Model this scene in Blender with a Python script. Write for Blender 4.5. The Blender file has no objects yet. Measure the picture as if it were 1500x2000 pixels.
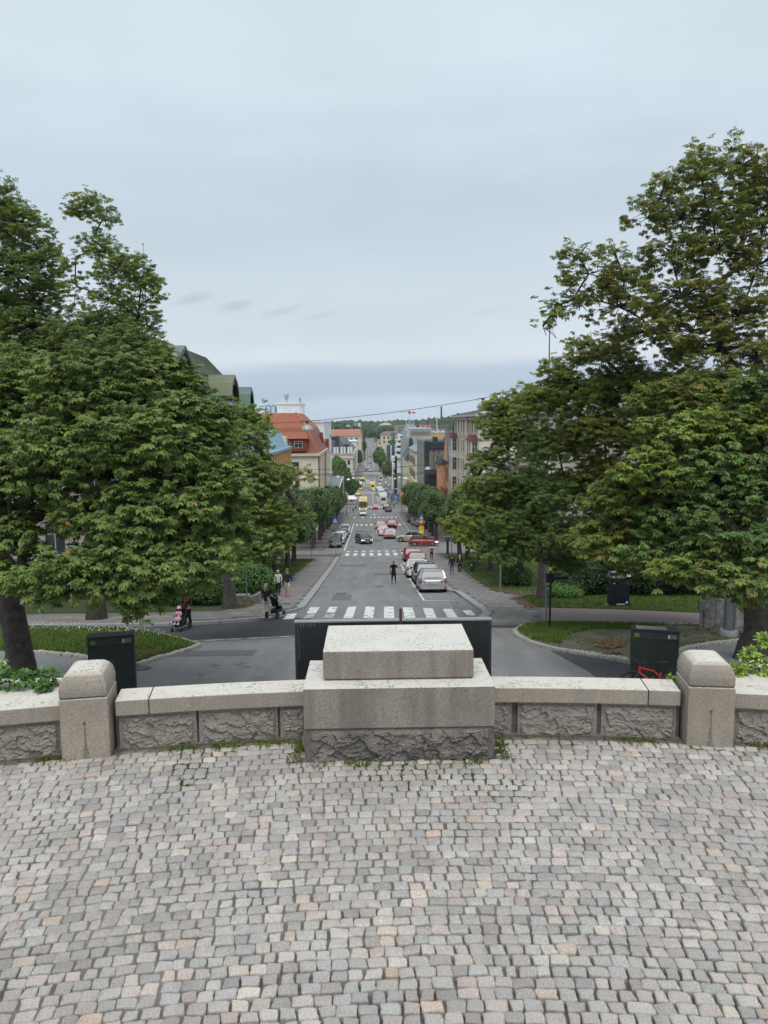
import bpy, bmesh, math, random
import numpy as np
from mathutils import Vector, Matrix, noise
R = math.radians
random.seed(7); rng = np.random.default_rng(7)
scene = bpy.context.scene
COL = scene.collection
# ------------------------------------------------------------------ camera
F = 1450.; PITCH = R(6.88); YAW = R(1.1); ROLL = R(0.5); CH = 3.0
cf = Vector((math.sin(YAW)*math.cos(PITCH), math.cos(YAW)*math.cos(PITCH), -math.sin(PITCH)))
cr = Vector((math.cos(YAW), -math.sin(YAW), 0)); cu = cr.cross(cf)
cr, cu = cr*math.cos(ROLL)-cu*math.sin(ROLL), cu*math.cos(ROLL)+cr*math.sin(ROLL)
cam = bpy.data.cameras.new('camera'); camo = bpy.data.objects.new('camera', cam); COL.objects.link(camo)
cam.sensor_fit = 'VERTICAL'; cam.sensor_height = 24; cam.lens = 24*F/2000
cam.clip_start = .05; cam.clip_end = 9000
camo.matrix_world = Matrix(((cr.x, cu.x, -cf.x, 0), (cr.y, cu.y, -cf.y, 0), (cr.z, cu.z, -cf.z, CH), (0, 0, 0, 1)))
scene.camera = camo
# ------------------------------------------------------------------ world, sun, exposure
SUN_EL, SUN_AZ = R(64), R(183)
w = bpy.data.worlds.new('World'); scene.world = w; w.use_nodes = True
nt = w.node_tree; N = nt.nodes; L = nt.links
bg = N['Background']; bg.inputs['Strength'].default_value = .80
sky = N.new('ShaderNodeTexSky'); sky.sky_type = 'NISHITA'; sky.sun_disc = False
sky.sun_elevation = SUN_EL; sky.sun_rotation = SUN_AZ; sky.altitude = 50
skm = N.new('ShaderNodeVectorMath'); skm.operation = 'SCALE'; skm.inputs['Scale'].default_value = .10
L.new(sky.outputs[0], skm.inputs[0])
tc = N.new('ShaderNodeTexCoord'); sp = N.new('ShaderNodeSeparateXYZ'); L.new(tc.outputs['Generated'], sp.inputs[0])
mp = N.new('ShaderNodeMapping'); mp.inputs['Scale'].default_value = (1.3, 1.3, 8.0); L.new(tc.outputs['Generated'], mp.inputs[0])
n1 = N.new('ShaderNodeTexNoise'); n1.inputs['Scale'].default_value = 1.6; n1.inputs['Detail'].default_value = 5; n1.inputs['Roughness'].default_value = .5
L.new(mp.outputs[0], n1.inputs['Vector'])
def wm(op, a, b=None, c=None):
    m = N.new('ShaderNodeMath'); m.operation = op
    for i, v in enumerate((a, b, c)):
        if v is None: continue
        if isinstance(v, (int, float)): m.inputs[i].default_value = v
        else: L.new(v, m.inputs[i])
    return m.outputs[0]
el = wm('MAXIMUM', sp.outputs['Z'], 0.0)
warp = wm('MULTIPLY', wm('SUBTRACT', n1.outputs[0], .5), wm('ADD', .05, wm('MULTIPLY', el, .6)))
el2 = wm('POWER', wm('MAXIMUM', wm('ADD', el, warp), 0.0), .5)
rmp = N.new('ShaderNodeValToRGB'); L.new(el2, rmp.inputs[0])
cr_ = rmp.color_ramp; cr_.interpolation = 'EASE'
def c3(r_, g, b): # sRGB 0-255 to linear
    f = lambda v: (v/255/12.92) if v <= 10.3 else ((v/255+.055)/1.055)**2.4
    return (f(r_), f(g), f(b), 1)
stops = [(0.0, c3(198, 210, 223)), (.13, c3(190, 205, 222)), (.19, c3(172, 189, 208)), (.25, c3(176, 192, 209)), (.30, c3(207, 216, 225)),
         (.40, c3(199, 211, 220)), (.52, c3(192, 206, 217)), (.66, c3(206, 219, 228)), (.80, c3(211, 223, 231)), (1.0, c3(213, 224, 231))]
while len(cr_.elements) < len(stops): cr_.elements.new(.5)
for e, (p_, c_) in zip(cr_.elements, stops): e.position = p_; e.color = c_
# soft large-scale mottling of the cloud sheet
mp2 = N.new('ShaderNodeMapping'); mp2.inputs['Scale'].default_value = (1.3, 1.3, 3.2); mp2.inputs['Location'].default_value = (3.1, .4, 1.7); L.new(tc.outputs['Generated'], mp2.inputs[0])
n2 = N.new('ShaderNodeTexNoise'); n2.inputs['Scale'].default_value = 3.0; n2.inputs['Detail'].default_value = 6; n2.inputs['Roughness'].default_value = .48
L.new(mp2.outputs[0], n2.inputs['Vector'])
mot = wm('ADD', .885, wm('MULTIPLY', n2.outputs[0], .24))
# a few thin grey wisps low over the roofs: direction-space ellipses broken up by noise
dirx = wm('DIVIDE', sp.outputs['X'], sp.outputs['Y']); dirz = wm('DIVIDE', sp.outputs['Z'], sp.outputs['Y'])
mp3 = N.new('ShaderNodeMapping'); mp3.inputs['Scale'].default_value = (9, 9, 30); L.new(tc.outputs['Generated'], mp3.inputs[0])
n3 = N.new('ShaderNodeTexNoise'); n3.inputs['Scale'].default_value = 2.2; n3.inputs['Detail'].default_value = 4; L.new(mp3.outputs[0], n3.inputs['Vector'])
nz = wm('SUBTRACT', n3.outputs[0], .5)
wisp = None
for (px, py, rx, ry, a) in ((375, 583, 44, 12, .85), (462, 597, 40, 12, .9), (550, 608, 46, 9, .7), (625, 616, 40, 7, .5), (960, 607, 60, 8, .25)):
    d = cf*F+cr*(px-750)-cu*(py-1000); ax = d.x/d.y; az = d.z/d.y
    sx, sz = rx/F, ry/F
    u = wm('SUBTRACT', dirx, ax); v = wm('SUBTRACT', wm('SUBTRACT', dirz, az), wm('MULTIPLY', u, .22))
    v = wm('ADD', v, wm('MULTIPLY', nz, sz*1.6))
    q = wm('ADD', wm('POWER', wm('DIVIDE', u, sx), 2), wm('POWER', wm('DIVIDE', v, sz), 2))
    e_ = wm('MULTIPLY', wm('MAXIMUM', wm('SUBTRACT', 1, q), 0), a*.16)
    wisp = e_ if wisp is None else wm('MAXIMUM', wisp, e_)
mot2 = wm('MULTIPLY', mot, wm('SUBTRACT', 1, wm('MULTIPLY', wisp, wm('GREATER_THAN', sp.outputs['Y'], 0))))
cl = N.new('ShaderNodeVectorMath'); cl.operation = 'SCALE'; L.new(rmp.outputs[0], cl.inputs[0]); L.new(mot2, cl.inputs['Scale'])
mx = N.new('ShaderNodeMix'); mx.data_type = 'RGBA'; mx.inputs[0].default_value = .94
L.new(skm.outputs[0], mx.inputs[6]); L.new(cl.outputs[0], mx.inputs[7]); L.new(mx.outputs[2], bg.inputs[0])
# lift of the cloud sheet overhead is left to the exposure; one broad veiled sun
sl = bpy.data.lights.new('sun', 'SUN'); sl.energy = 1.5; sl.angle = R(40); sl.color = (1, .98, .945)
so = bpy.data.objects.new('sun', sl); COL.objects.link(so)
sd = Vector((math.sin(SUN_AZ)*math.cos(SUN_EL), math.cos(SUN_AZ)*math.cos(SUN_EL), math.sin(SUN_EL)))
so.rotation_euler = sd.to_track_quat('Z', 'Y').to_euler(); so.location = (0, 0, 60)
vs = scene.view_settings; vs.view_transform = 'Standard'; vs.look = 'None'; vs.exposure = 0.5; vs.gamma = 1; vs.use_curve_mapping = False
cy = scene.cycles
cy.max_bounces = 5; cy.diffuse_bounces = 3; cy.glossy_bounces = 2; cy.transmission_bounces = 3; cy.transparent_max_bounces = 6; cy.volume_bounces = 0
cy.use_denoising = True
# ------------------------------------------------------------------ mapping helpers
KN = [(7.0, -2.9), (12, -3.4), (19, -4.3), (28, -5.45), (37, -6.7), (50, -8.4), (70, -10.9), (92, -13.4), (120, -15.8), (154, -18.3), (177, -19.7),
      (225, -22.9), (330, -28.0), (400, -28.6), (600, -29.3), (700, -28), (800, -24), (1000, -17), (1200, -12), (1600, -4), (3000, -2)]
KX = [k[0] for k in KN]; KZ = [k[1] for k in KN]
def G(y): return float(np.interp(y, KX, KZ))
def ray(px, py): return cf*F+cr*(px-750)-cu*(py-1000)
def at(px, py, D):
    d = ray(px, py); return Vector((0, 0, CH))+d*(D/d.y)
def onz(px, py, z):
    d = ray(px, py); return Vector((0, 0, CH))+d*((z-CH)/d.z)
def proj(p):
    d = Vector(p)-Vector((0, 0, CH)); k = d.dot(cf); return 750+F*d.dot(cr)/k, 1000-F*d.dot(cu)/k
def gp(px, py, off=0.0):
    d = ray(px, py); lo = 7.0; hi = None; y = 7.0
    while y < 3000:
        if CH+d.z*y/d.y <= G(y)+off: hi = y; break
        lo = y; y *= 1.01
    if hi is None: hi = 3000
    for _ in range(30):
        m = (lo+hi)/2
        if CH+d.z*m/d.y <= G(m)+off: hi = m
        else: lo = m
    p = at(px, py, hi); return Vector((p.x, p.y, G(p.y)))
def slope(y): return math.atan2(G(y+1.5)-G(y-1.5), 3.0)
# ------------------------------------------------------------------ objects
def tag(o, label=None, cat=None, group=None, kind=None):
    if label: o['label'] = label
    if cat: o['category'] = cat
    if group: o['group'] = group
    if kind: o['kind'] = kind
    return o
def thing(name, label, cat, loc=(0, 0, 0), rz=0, group=None, rx=0, kind=None):
    o = bpy.data.objects.new(name, None); COL.objects.link(o); o.empty_display_size = .1
    o.location = loc; o.rotation_euler = (rx, 0, rz)
    return tag(o, label, cat, group, kind)
KIDS = {}
def link(name, me, parent=None):
    o = bpy.data.objects.new(name, me); COL.objects.link(o)
    if parent: o.parent = parent; KIDS.setdefault(parent.name, []).append(o)
    return o
def copy_tree(o, parent=None):
    c = o.copy(); COL.objects.link(c)
    if parent: c.parent = parent; KIDS.setdefault(parent.name, []).append(c)
    for k in KIDS.get(o.name, []): copy_tree(k, c)
    return c
def np_mesh(name, V, Fc, mats, smooth=False, tint=None, mi=None):
    """V (n,3); Fc (m,k) all faces of one size"""
    me = bpy.data.meshes.new(name); V = np.asarray(V, np.float32); Fc = np.asarray(Fc, np.int32)
    m, k = Fc.shape
    me.vertices.add(len(V)); me.vertices.foreach_set('co', V.ravel())
    me.loops.add(m*k); me.loops.foreach_set('vertex_index', Fc.ravel())
    me.polygons.add(m); me.polygons.foreach_set('loop_start', np.arange(0, m*k, k, dtype=np.int32))
    try: me.polygons.foreach_set('loop_total', np.full(m, k, np.int32))
    except Exception: pass
    me.polygons.foreach_set('use_smooth', np.full(m, bool(smooth)))
    for mt in (mats if isinstance(mats, (list, tuple)) else [mats]): me.materials.append(mt)
    if mi is not None: me.polygons.foreach_set('material_index', np.asarray(mi, np.int32))
    me.update(calc_edges=True)
    if tint is not None:
        a = me.attributes.new('tint', 'FLOAT_COLOR', 'POINT'); t = np.asarray(tint, np.float32)
        if t.shape[1] == 3: t = np.c_[t, np.ones(len(t))]
        a.data.foreach_set('color', t.astype(np.float32).ravel())
    return me
class MB:
    def __init__(s): s.v = []; s.f = []; s.m = []
    def add(s, vs_, fs, mi=0):
        o = len(s.v); s.v += [tuple(p) for p in vs_]; s.f += [tuple(i+o for i in f) for f in fs]; s.m += [mi]*len(fs); return s
    def box(s, x0, x1, y0, y1, z0, z1, mi=0, M=None, taper=None):
        tx, ty = taper or (0, 0)
        vv = [(x0, y0, z0), (x1, y0, z0), (x1, y1, z0), (x0, y1, z0), (x0+tx, y0+ty, z1), (x1-tx, y0+ty, z1), (x1-tx, y1-ty, z1), (x0+tx, y1-ty, z1)]
        if M is not None: vv = [M @ Vector(p) for p in vv]
        return s.add(vv, [(0, 3, 2, 1), (4, 5, 6, 7), (0, 1, 5, 4), (1, 2, 6, 5), (2, 3, 7, 6), (3, 0, 4, 7)], mi)
    def tube(s, pts, rad, n=8, mi=0, cap=True):
        pts = [Vector(p) for p in pts]; k = len(pts)
        rad = rad if isinstance(rad, (list, tuple)) else [rad]*k
        vv = []; up = None
        for i, p in enumerate(pts):
            t = (pts[min(i+1, k-1)]-pts[max(i-1, 0)])
            if t.length < 1e-9: t = Vector((0, 0, 1))
            t.normalize()
            a = t.cross(Vector((0, 0, 1)) if abs(t.z) < .95 else Vector((1, 0, 0))).normalized() if up is None else (up-t*up.dot(t)).normalized()
            up = a; b = t.cross(a)
            for j in range(n):
                q = 2*math.pi*j/n; vv.append(p+(a*math.cos(q)+b*math.sin(q))*rad[i])
        fs = [(i*n+j, i*n+(j+1) % n, (i+1)*n+(j+1) % n, (i+1)*n+j) for i in range(k-1) for j in range(n)]
        if cap: fs += [tuple(range(n-1, -1, -1)), tuple(range((k-1)*n, k*n))]
        return s.add(vv, fs, mi)
    def cyl(s, p, r0, h, n=16, r1=None, mi=0, axis='z'):
        p = Vector(p); d = {'x': Vector((h, 0, 0)), 'y': Vector((0, h, 0)), 'z': Vector((0, 0, h))}[axis]
        return s.tube([p, p+d], [r0, r0 if r1 is None else r1], n, mi)
    def lathe(s, prof, n=16, c=(0, 0, 0), mi=0):
        vv = [(c[0]+r*math.cos(2*math.pi*j/n), c[1]+r*math.sin(2*math.pi*j/n), c[2]+z) for r, z in prof for j in range(n)]
        fs = [(i*n+j, i*n+(j+1) % n, (i+1)*n+(j+1) % n, (i+1)*n+j) for i in range(len(prof)-1) for j in range(n)]
        fs += [tuple(range(n-1, -1, -1)), tuple(range((len(prof)-1)*n, len(prof)*n))]
        return s.add(vv, fs, mi)
    def loft(s, rings, mi=0, cap=True, closed=True):
        n = len(rings[0]); vv = [p for r_ in rings for p in r_]
        fs = [(i*n+j, i*n+(j+1) % n, (i+1)*n+(j+1) % n, (i+1)*n+j) for i in range(len(rings)-1) for j in range(n if closed else n-1)]
        if cap: fs += [tuple(range(n-1, -1, -1)), tuple(range((len(rings)-1)*n, len(rings)*n))]
        return s.add(vv, fs, mi)
    def prism(s, poly, z0, z1, mi=0, axis='z'):
        n = len(poly)
        if axis == 'z': vv = [(x, y, z0) for x, y in poly]+[(x, y, z1) for x, y in poly]
        elif axis == 'y': vv = [(x, z0, z) for x, z in poly]+[(x, z1, z) for x, z in poly]
        else: vv = [(z0, y, z) for y, z in poly]+[(z1, y, z) for y, z in poly]
        return s.add(vv, [tuple(range(n-1, -1, -1)), tuple(range(n, 2*n))]+[(i, (i+1) % n, n+(i+1) % n, n+i) for i in range(n)], mi)
    def mesh(s, name, mats, smooth=False, off=None, recalc=True, bevel=0):
        me = bpy.data.meshes.new(name)
        v = s.v if off is None else [(p[0]-off[0], p[1]-off[1], p[2]-off[2]) for p in s.v]
        me.from_pydata(v, [], s.f)
        for mt in (mats if isinstance(mats, (list, tuple)) else [mats]): me.materials.append(mt)
        me.polygons.foreach_set('material_index', s.m)
        if recalc or bevel:
            bm = bmesh.new(); bm.from_mesh(me)
            if bevel:
                bmesh.ops.remove_doubles(bm, verts=bm.verts, dist=1e-5)
                bmesh.ops.bevel(bm, geom=list(bm.edges), offset=bevel, segments=2, affect='EDGES', profile=.6, clamp_overlap=True)
            bmesh.ops.recalc_face_normals(bm, faces=bm.faces); bm.to_mesh(me); bm.free()
        me.polygons.foreach_set('use_smooth', [bool(smooth)]*len(me.polygons))
        if smooth:
            try: me.set_sharp_from_angle(angle=R(40 if smooth is True else smooth))
            except Exception: pass
        return me
    def build(s, name, mats, parent=None, smooth=False, world=False, recalc=True, bevel=0, label=None, kind=None):
        me = s.mesh(name, mats, smooth, parent.location if (world and parent) else None, recalc, bevel)
        o = link(name, me, parent)
        if label: o['label'] = label
        if kind: o['kind'] = kind
        return o
# ------------------------------------------------------------------ materials
MATS = {}
def nmat(name):
    m = bpy.data.materials.new(name); m.use_nodes = True; t = m.node_tree
    return m, t, t.nodes, t.links, t.nodes['Principled BSDF']
def rgba(c): return (c[0], c[1], c[2], 1)
def mat(name, col, rough=.7, metal=0, var=.12, scale=6, bump=0, bscale=40, spec=.4, detail=4, col2=None, emit=0, coat=0, tint=False, coord='Object', orand=0):
    """procedural surface: base colour mottled by noise towards col2, optional bump"""
    if name in MATS: return MATS[name]
    m, t, n, l, b = nmat(name)
    b.inputs['Roughness'].default_value = rough; b.inputs['Metallic'].default_value = metal
    b.inputs['Specular IOR Level'].default_value = spec; b.inputs['Coat Weight'].default_value = coat
    tcn = n.new('ShaderNodeTexCoord'); no = n.new('ShaderNodeTexNoise'); no.inputs['Scale'].default_value = scale; no.inputs['Detail'].default_value = detail
    l.new(tcn.outputs[coord], no.inputs['Vector'])
    mixn = n.new('ShaderNodeMix'); mixn.data_type = 'RGBA'
    rr = n.new('ShaderNodeMapRange'); rr.inputs[1].default_value = .3; rr.inputs[2].default_value = .7; l.new(no.outputs[0], rr.inputs[0]); l.new(rr.outputs[0], mixn.inputs[0])
    lo = col2 if col2 else tuple(c*(1-var) for c in col); hi = col if col2 else tuple(min(1, c*(1+var)) for c in col)
    mixn.inputs[6].default_value = rgba(hi); mixn.inputs[7].default_value = rgba(lo)
    out = mixn.outputs[2]
    if tint:
        at_ = n.new('ShaderNodeAttribute'); at_.attribute_name = 'tint'
        mm = n.new('ShaderNodeMix'); mm.data_type = 'RGBA'; mm.blend_type = 'MULTIPLY'; mm.inputs[0].default_value = 1
        l.new(out, mm.inputs[6]); l.new(at_.outputs['Color'], mm.inputs[7]); out = mm.outputs[2]
    if orand:
        oi = n.new('ShaderNodeObjectInfo'); hs = n.new('ShaderNodeHueSaturation'); mr = n.new('ShaderNodeMapRange')
        mr.inputs[3].default_value = 1-orand; mr.inputs[4].default_value = 1+orand; l.new(oi.outputs['Random'], mr.inputs[0]); l.new(mr.outputs[0], hs.inputs['Value']); l.new(out, hs.inputs['Color']); out = hs.outputs[0]
    l.new(out, b.inputs['Base Color'])
    if emit: l.new(out, b.inputs['Emission Color']); b.inputs['Emission Strength'].default_value = emit
    if bump:
        nb = n.new('ShaderNodeTexNoise'); nb.inputs['Scale'].default_value = bscale; nb.inputs['Detail'].default_value = 5; l.new(tcn.outputs[coord], nb.inputs['Vector'])
        bp = n.new('ShaderNodeBump'); bp.inputs['Strength'].default_value = bump; bp.inputs['Distance'].default_value = .01; l.new(nb.outputs[0], bp.inputs['Height']); l.new(bp.outputs[0], b.inputs['Normal'])
    MATS[name] = m; return m
def granite(name, base, dark, top_tone=None, speck=.5, rough=.85, bump=.5, sc=1.0, tint=False, topdirt=None, stains=None, disp=.004):
    """speckled granite: coarse crystal speckle, cloudy tone, optional pale tone with dark specks on upward faces and run-down stains"""
    if name in MATS: return MATS[name]
    m, t, n, l, b = nmat(name); b.inputs['Roughness'].default_value = rough; b.inputs['Specular IOR Level'].default_value = .3
    tcn = n.new('ShaderNodeTexCoord'); geo = n.new('ShaderNodeNewGeometry')
    P = geo.outputs['Position'] if not tint else tcn.outputs['Object']
    def nz_(scale, det=3, ro=.6, vec=None):
        q = n.new('ShaderNodeTexNoise'); q.inputs['Scale'].default_value = scale; q.inputs['Detail'].default_value = det; q.inputs['Roughness'].default_value = ro
        l.new(vec or P, q.inputs['Vector']); return q.outputs[0]
    def ramp(v, a, c_):
        q = n.new('ShaderNodeMapRange'); q.inputs[1].default_value = a; q.inputs[2].default_value = c_; l.new(v, q.inputs[0]); return q.outputs[0]
    def mixc(f, A, B, mode='MIX'):
        q = n.new('ShaderNodeMix'); q.data_type = 'RGBA'; q.blend_type = mode
        for i, v in ((0, f), (6, A), (7, B)):
            if isinstance(v, tuple): q.inputs[i].default_value = rgba(v)
            elif isinstance(v, (int, float)): q.inputs[i].default_value = v
            else: l.new(v, q.inputs[i])
        return q.outputs[2]
    def mth(op, a, b_):
        q = n.new('ShaderNodeMath'); q.operation = op
        for i, v in enumerate((a, b_)):
            if isinstance(v, (int, float)): q.inputs[i].default_value = v
            else: l.new(v, q.inputs[i])
        return q.outputs[0]
    c = mixc(ramp(nz_(3.5*sc, 5), .3, .7), base, tuple(v*.78 for v in base))
    vor = n.new('ShaderNodeTexVoronoi'); vor.inputs['Scale'].default_value = 190*sc; l.new(P, vor.inputs['Vector'])
    sepc = n.new('ShaderNodeSeparateColor'); l.new(vor.outputs['Color'], sepc.inputs[0])
    c = mixc(mth('MULTIPLY', ramp(sepc.outputs[0], .62, .8), speck), c, dark)
    c = mixc(mth('MULTIPLY', ramp(sepc.outputs[1], .7, .9), speck*.5), c, tuple(min(1, v*1.5) for v in base))
    c = mixc(mth('MULTIPLY', ramp(nz_(60*sc, 3), .5, .75), speck*.6), c, dark)
    if tint:
        mo = nz_(26, 6, .72); c = mixc(mth('MULTIPLY', ramp(mo, .50, .72), .55), c, tuple(v*.55 for v in base)); c = mixc(mth('MULTIPLY', ramp(nz_(34, 5, .75), .55, .70), .45), c, tuple(min(1, v*1.45) for v in base))
        ve = n.new('ShaderNodeTexNoise'); ve.inputs['Scale'].default_value = 1.6; ve.inputs['Detail'].default_value = 6; ve.inputs['Roughness'].default_value = .65; l.new(geo.outputs['Position'], ve.inputs['Vector'])
        c = mixc(mth('MULTIPLY', ramp(ve.outputs[0], .50, .72), .38), c, (.36, .31, .265)); ve2 = n.new('ShaderNodeTexNoise'); ve2.inputs['Scale'].default_value = 3.7; ve2.inputs['Detail'].default_value = 5; l.new(geo.outputs['Position'], ve2.inputs['Vector']); c = mixc(mth('MULTIPLY', ramp(ve2.outputs[0], .55, .75), .35), c, (.19, .175, .16))
        a_ = n.new('ShaderNodeAttribute'); a_.attribute_name = 'tint'; c = mixc(1.0, c, a_.outputs['Color'], 'MULTIPLY')
    if stains:
        mps = n.new('ShaderNodeMapping'); mps.inputs['Scale'].default_value = (5, 5, .6); l.new(P, mps.inputs[0])
        c = mixc(mth('MULTIPLY', ramp(nz_(1.0, 4, .6, mps.outputs[0]), .48, .68), .55), c, stains)
    if top_tone:
        sz_ = n.new('ShaderNodeSeparateXYZ'); l.new(geo.outputs['Normal'], sz_.inputs[0])
        up = ramp(sz_.outputs[2], .55, .9)
        c = mixc(mth('MULTIPLY', up, .82), c, top_tone)  # upward faces mixed towards one even pale tone
        c = mixc(mth('MULTIPLY', up, mth('MULTIPLY', ramp(nz_(38, 6, .7), .52, .62), ramp(nz_(4, 3), .38, .6))), c, (.16, .17, .15))
        c = mixc(mth('MULTIPLY', up, ramp(nz_(90, 3, .6), .62, .72)), c, (.13, .12, .11))
    if topdirt:
        c = mixc(mth('MULTIPLY', ramp(nz_(7, 5), .45, .65), .5), c, topdirt)
    l.new(c, b.inputs['Base Color'])
    bp = n.new('ShaderNodeBump'); bp.inputs['Strength'].default_value = bump; bp.inputs['Distance'].default_value = disp
    l.new(mth('ADD', nz_(110*sc, 3), mth('MULTIPLY', nz_(25*sc, 5), 1.2)), bp.inputs['Height']); l.new(bp.outputs[0], b.inputs['Normal'])
    MATS[name] = m; return m
def glassy(name, col=(.03, .04, .05), rough=.12, spec=.8):
    return mat(name, col, rough=rough, var=.35, scale=1.5, spec=spec)
# ================================================================== GROUND
def pxpoly(pts): return [(gp(*p).x, gp(*p).y) for p in pts]
def drape(polys, off, skirt=0):
    bm = bmesh.new()
    for poly in polys:
        vs_ = [bm.verts.new((x, y, 0)) for x, y in poly]; bm.faces.new(vs_)
    bmesh.ops.triangulate(bm, faces=bm.faces[:])
    ys = [p[1] for q in polys for p in q]
    for k in KX:
        if min(ys) < k < max(ys):
            bmesh.ops.bisect_plane(bm, geom=bm.verts[:]+bm.edges[:]+bm.faces[:], plane_co=(0, k, 0), plane_no=(0, 1, 0))
    if skirt:
        be = [e for e in bm.edges if e.is_boundary]
        r_ = bmesh.ops.extrude_edge_only(bm, edges=be); low = [v for v in r_['geom'] if isinstance(v, bmesh.types.BMVert)]
        lowset = set(low)
    else: lowset = set()
    for v in bm.verts: v.co.z = G(v.co.y)+off-(skirt if v in lowset else 0)
    for f in bm.faces:
        f.normal_update()
        if f.normal.z < -1e-4: f.normal_flip()
    return bm
def sheet(name, polys, off, m, kind='structure', parent=None, skirt=0, label=None):
    if polys and isinstance(polys[0][0], (int, float)): polys = [polys]
    bm = drape(polys, off, skirt); me = bpy.data.meshes.new(name); bm.to_mesh(me); bm.free(); me.materials.append(m)
    o = link(name, me, parent)
    if kind: o['kind'] = kind
    if label: o['label'] = label
    return o
def inpoly(P, poly):
    x, y = P[:, 0], P[:, 1]; c = np.zeros(len(P), bool); n = len(poly)
    for i in range(n):
        x1, y1 = poly[i]; x2, y2 = poly[(i+1) % n]
        if y1 == y2: continue
        t = ((y1 > y) != (y2 > y)) & (x < (x2-x1)*(y-y1)/(y2-y1)+x1); c ^= t
    return c
def scatter(poly, n):
    a = np.array(poly); lo, hi = a.min(0), a.max(0); P = rng.uniform(lo, hi, (n*3, 2)); P = P[inpoly(P, poly)]; return P[:n]
def rect(x0, x1, y0, y1): return [(x0, y0), (x1, y0), (x1, y1), (x0, y1)]

def asphalt(name, base, patch, worn=.3):
    m, t, n, l, b = nmat(name); b.inputs['Roughness'].default_value = .88; b.inputs['Specular IOR Level'].default_value = .25
    g = n.new('ShaderNodeNewGeometry')
    def nz_(s, d=4, r_=.6, sc=None):
        q = n.new('ShaderNodeTexNoise'); q.inputs['Scale'].default_value = s; q.inputs['Detail'].default_value = d; q.inputs['Roughness'].default_value = r_
        if sc:
            mp_ = n.new('ShaderNodeMapping'); mp_.inputs['Scale'].default_value = sc; l.new(g.outputs['Position'], mp_.inputs[0]); l.new(mp_.outputs[0], q.inputs['Vector'])
        else: l.new(g.outputs['Position'], q.inputs['Vector'])
        return q.outputs[0]
    def rp(v, a, c_):
        q = n.new('ShaderNodeMapRange'); q.inputs[1].default_value = a; q.inputs[2].default_value = c_; l.new(v, q.inputs[0]); return q.outputs[0]
    def mx_(f, A, B, k=1.0):
        q = n.new('ShaderNodeMix'); q.data_type = 'RGBA'
        mu = n.new('ShaderNodeMath'); mu.operation = 'MULTIPLY'; l.new(f, mu.inputs[0]); mu.inputs[1].default_value = k; l.new(mu.outputs[0], q.inputs[0])
        for i, v in ((6, A), (7, B)):
            if isinstance(v, tuple): q.inputs[i].default_value = rgba(v)
            else: l.new(v, q.inputs[i])
        return q.outputs[2]
    c = mx_(rp(nz_(.35, 6), .35, .65), base, patch)
    c = mx_(rp(nz_(1.1, 4, .6, (1, .05, 1)), .42, .7), c, tuple(v*1.28 for v in base), worn*2.4); c = mx_(rp(nz_(.9, 5, .6, (1, .10, 1)), .55, .72), c, tuple(v*.70 for v in base), .55)
    c = mx_(rp(nz_(2.2, 5, .65), .55, .7), c, tuple(v*.72 for v in base), .45)
    c = mx_(rp(nz_(45, 2), .45, .75), c, tuple(min(1, v*1.5) for v in base), .5)
    vo = n.new('ShaderNodeTexVoronoi'); vo.feature = 'DISTANCE_TO_EDGE'; vo.inputs['Scale'].default_value = .22; vo.inputs['Randomness'].default_value = 1
    wv = n.new('ShaderNodeMix'); wv.data_type = 'VECTOR'; wv.inputs[0].default_value = .35
    nv = n.new('ShaderNodeTexNoise'); nv.inputs['Scale'].default_value = .8; nv.inputs['Detail'].default_value = 6; l.new(g.outputs['Position'], nv.inputs['Vector'])
    va = n.new('ShaderNodeVectorMath'); va.operation = 'MULTIPLY_ADD'; l.new(nv.outputs['Color'], va.inputs[0]); va.inputs[1].default_value = (3.5, 3.5, 0); l.new(g.outputs['Position'], va.inputs[2])
    l.new(va.outputs[0], vo.inputs['Vector'])
    cr1 = rp(vo.outputs['Distance'], .010, .002); gate = rp(nz_(.16, 2), .5, .6)
    mu = n.new('ShaderNodeMath'); mu.operation = 'MULTIPLY'; l.new(cr1, mu.inputs[0]); l.new(gate, mu.inputs[1])
    c = mx_(mu.outputs[0], c, tuple(v*.45 for v in base), .8)
    l.new(c, b.inputs['Base Color'])
    bp = n.new('ShaderNodeBump'); bp.inputs['Strength'].default_value = .35; bp.inputs['Distance'].default_value = .004; l.new(nz_(120, 2), bp.inputs['Height']); l.new(bp.outputs[0], b.inputs['Normal'])
    return m
ASPH = asphalt('asphalt_worn', (.200, .198, .196), (.162, .161, .162))
ASPH2 = asphalt('asphalt_dark', (.072, .074, .08), (.06, .061, .067), .1)
PAVE = mat('paving_grey', (.235, .215, .205), rough=.9, col2=(.19, .175, .168), scale=1.2, bump=.3, bscale=60, orand=.10)
PAVEB = mat('paving_base', (.12, .112, .105), rough=.95, var=.25, scale=2.0)
PAVET = mat('paving_tan', (.30, .25, .20), rough=.9, var=.15, scale=3, orand=.14)
BRICKP = mat('path_reddish', (.20, .155, .145), rough=.9, col2=(.155, .125, .118), scale=2.5, bump=.3, bscale=50)
KERB = granite('kerb_granite', (.36, .37, .38), (.15, .15, .16), speck=.4, sc=.5)
KERB2 = granite('kerb_rough', (.46, .44, .40), (.2, .19, .17), speck=.4, sc=.6, topdirt=(.30, .28, .24))
GRASSB = mat('turf', (.050, .085, .020), rough=1, col2=(.075, .088, .028), scale=1.6, bump=.6, bscale=25)
SOIL = mat('bare_soil', (.145, .125, .100), rough=1, col2=(.095, .085, .065), scale=3, bump=.6, bscale=30)
TERR = mat('far_ground', (.11, .105, .09), rough=1, col2=(.07, .085, .045), scale=.03)
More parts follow.
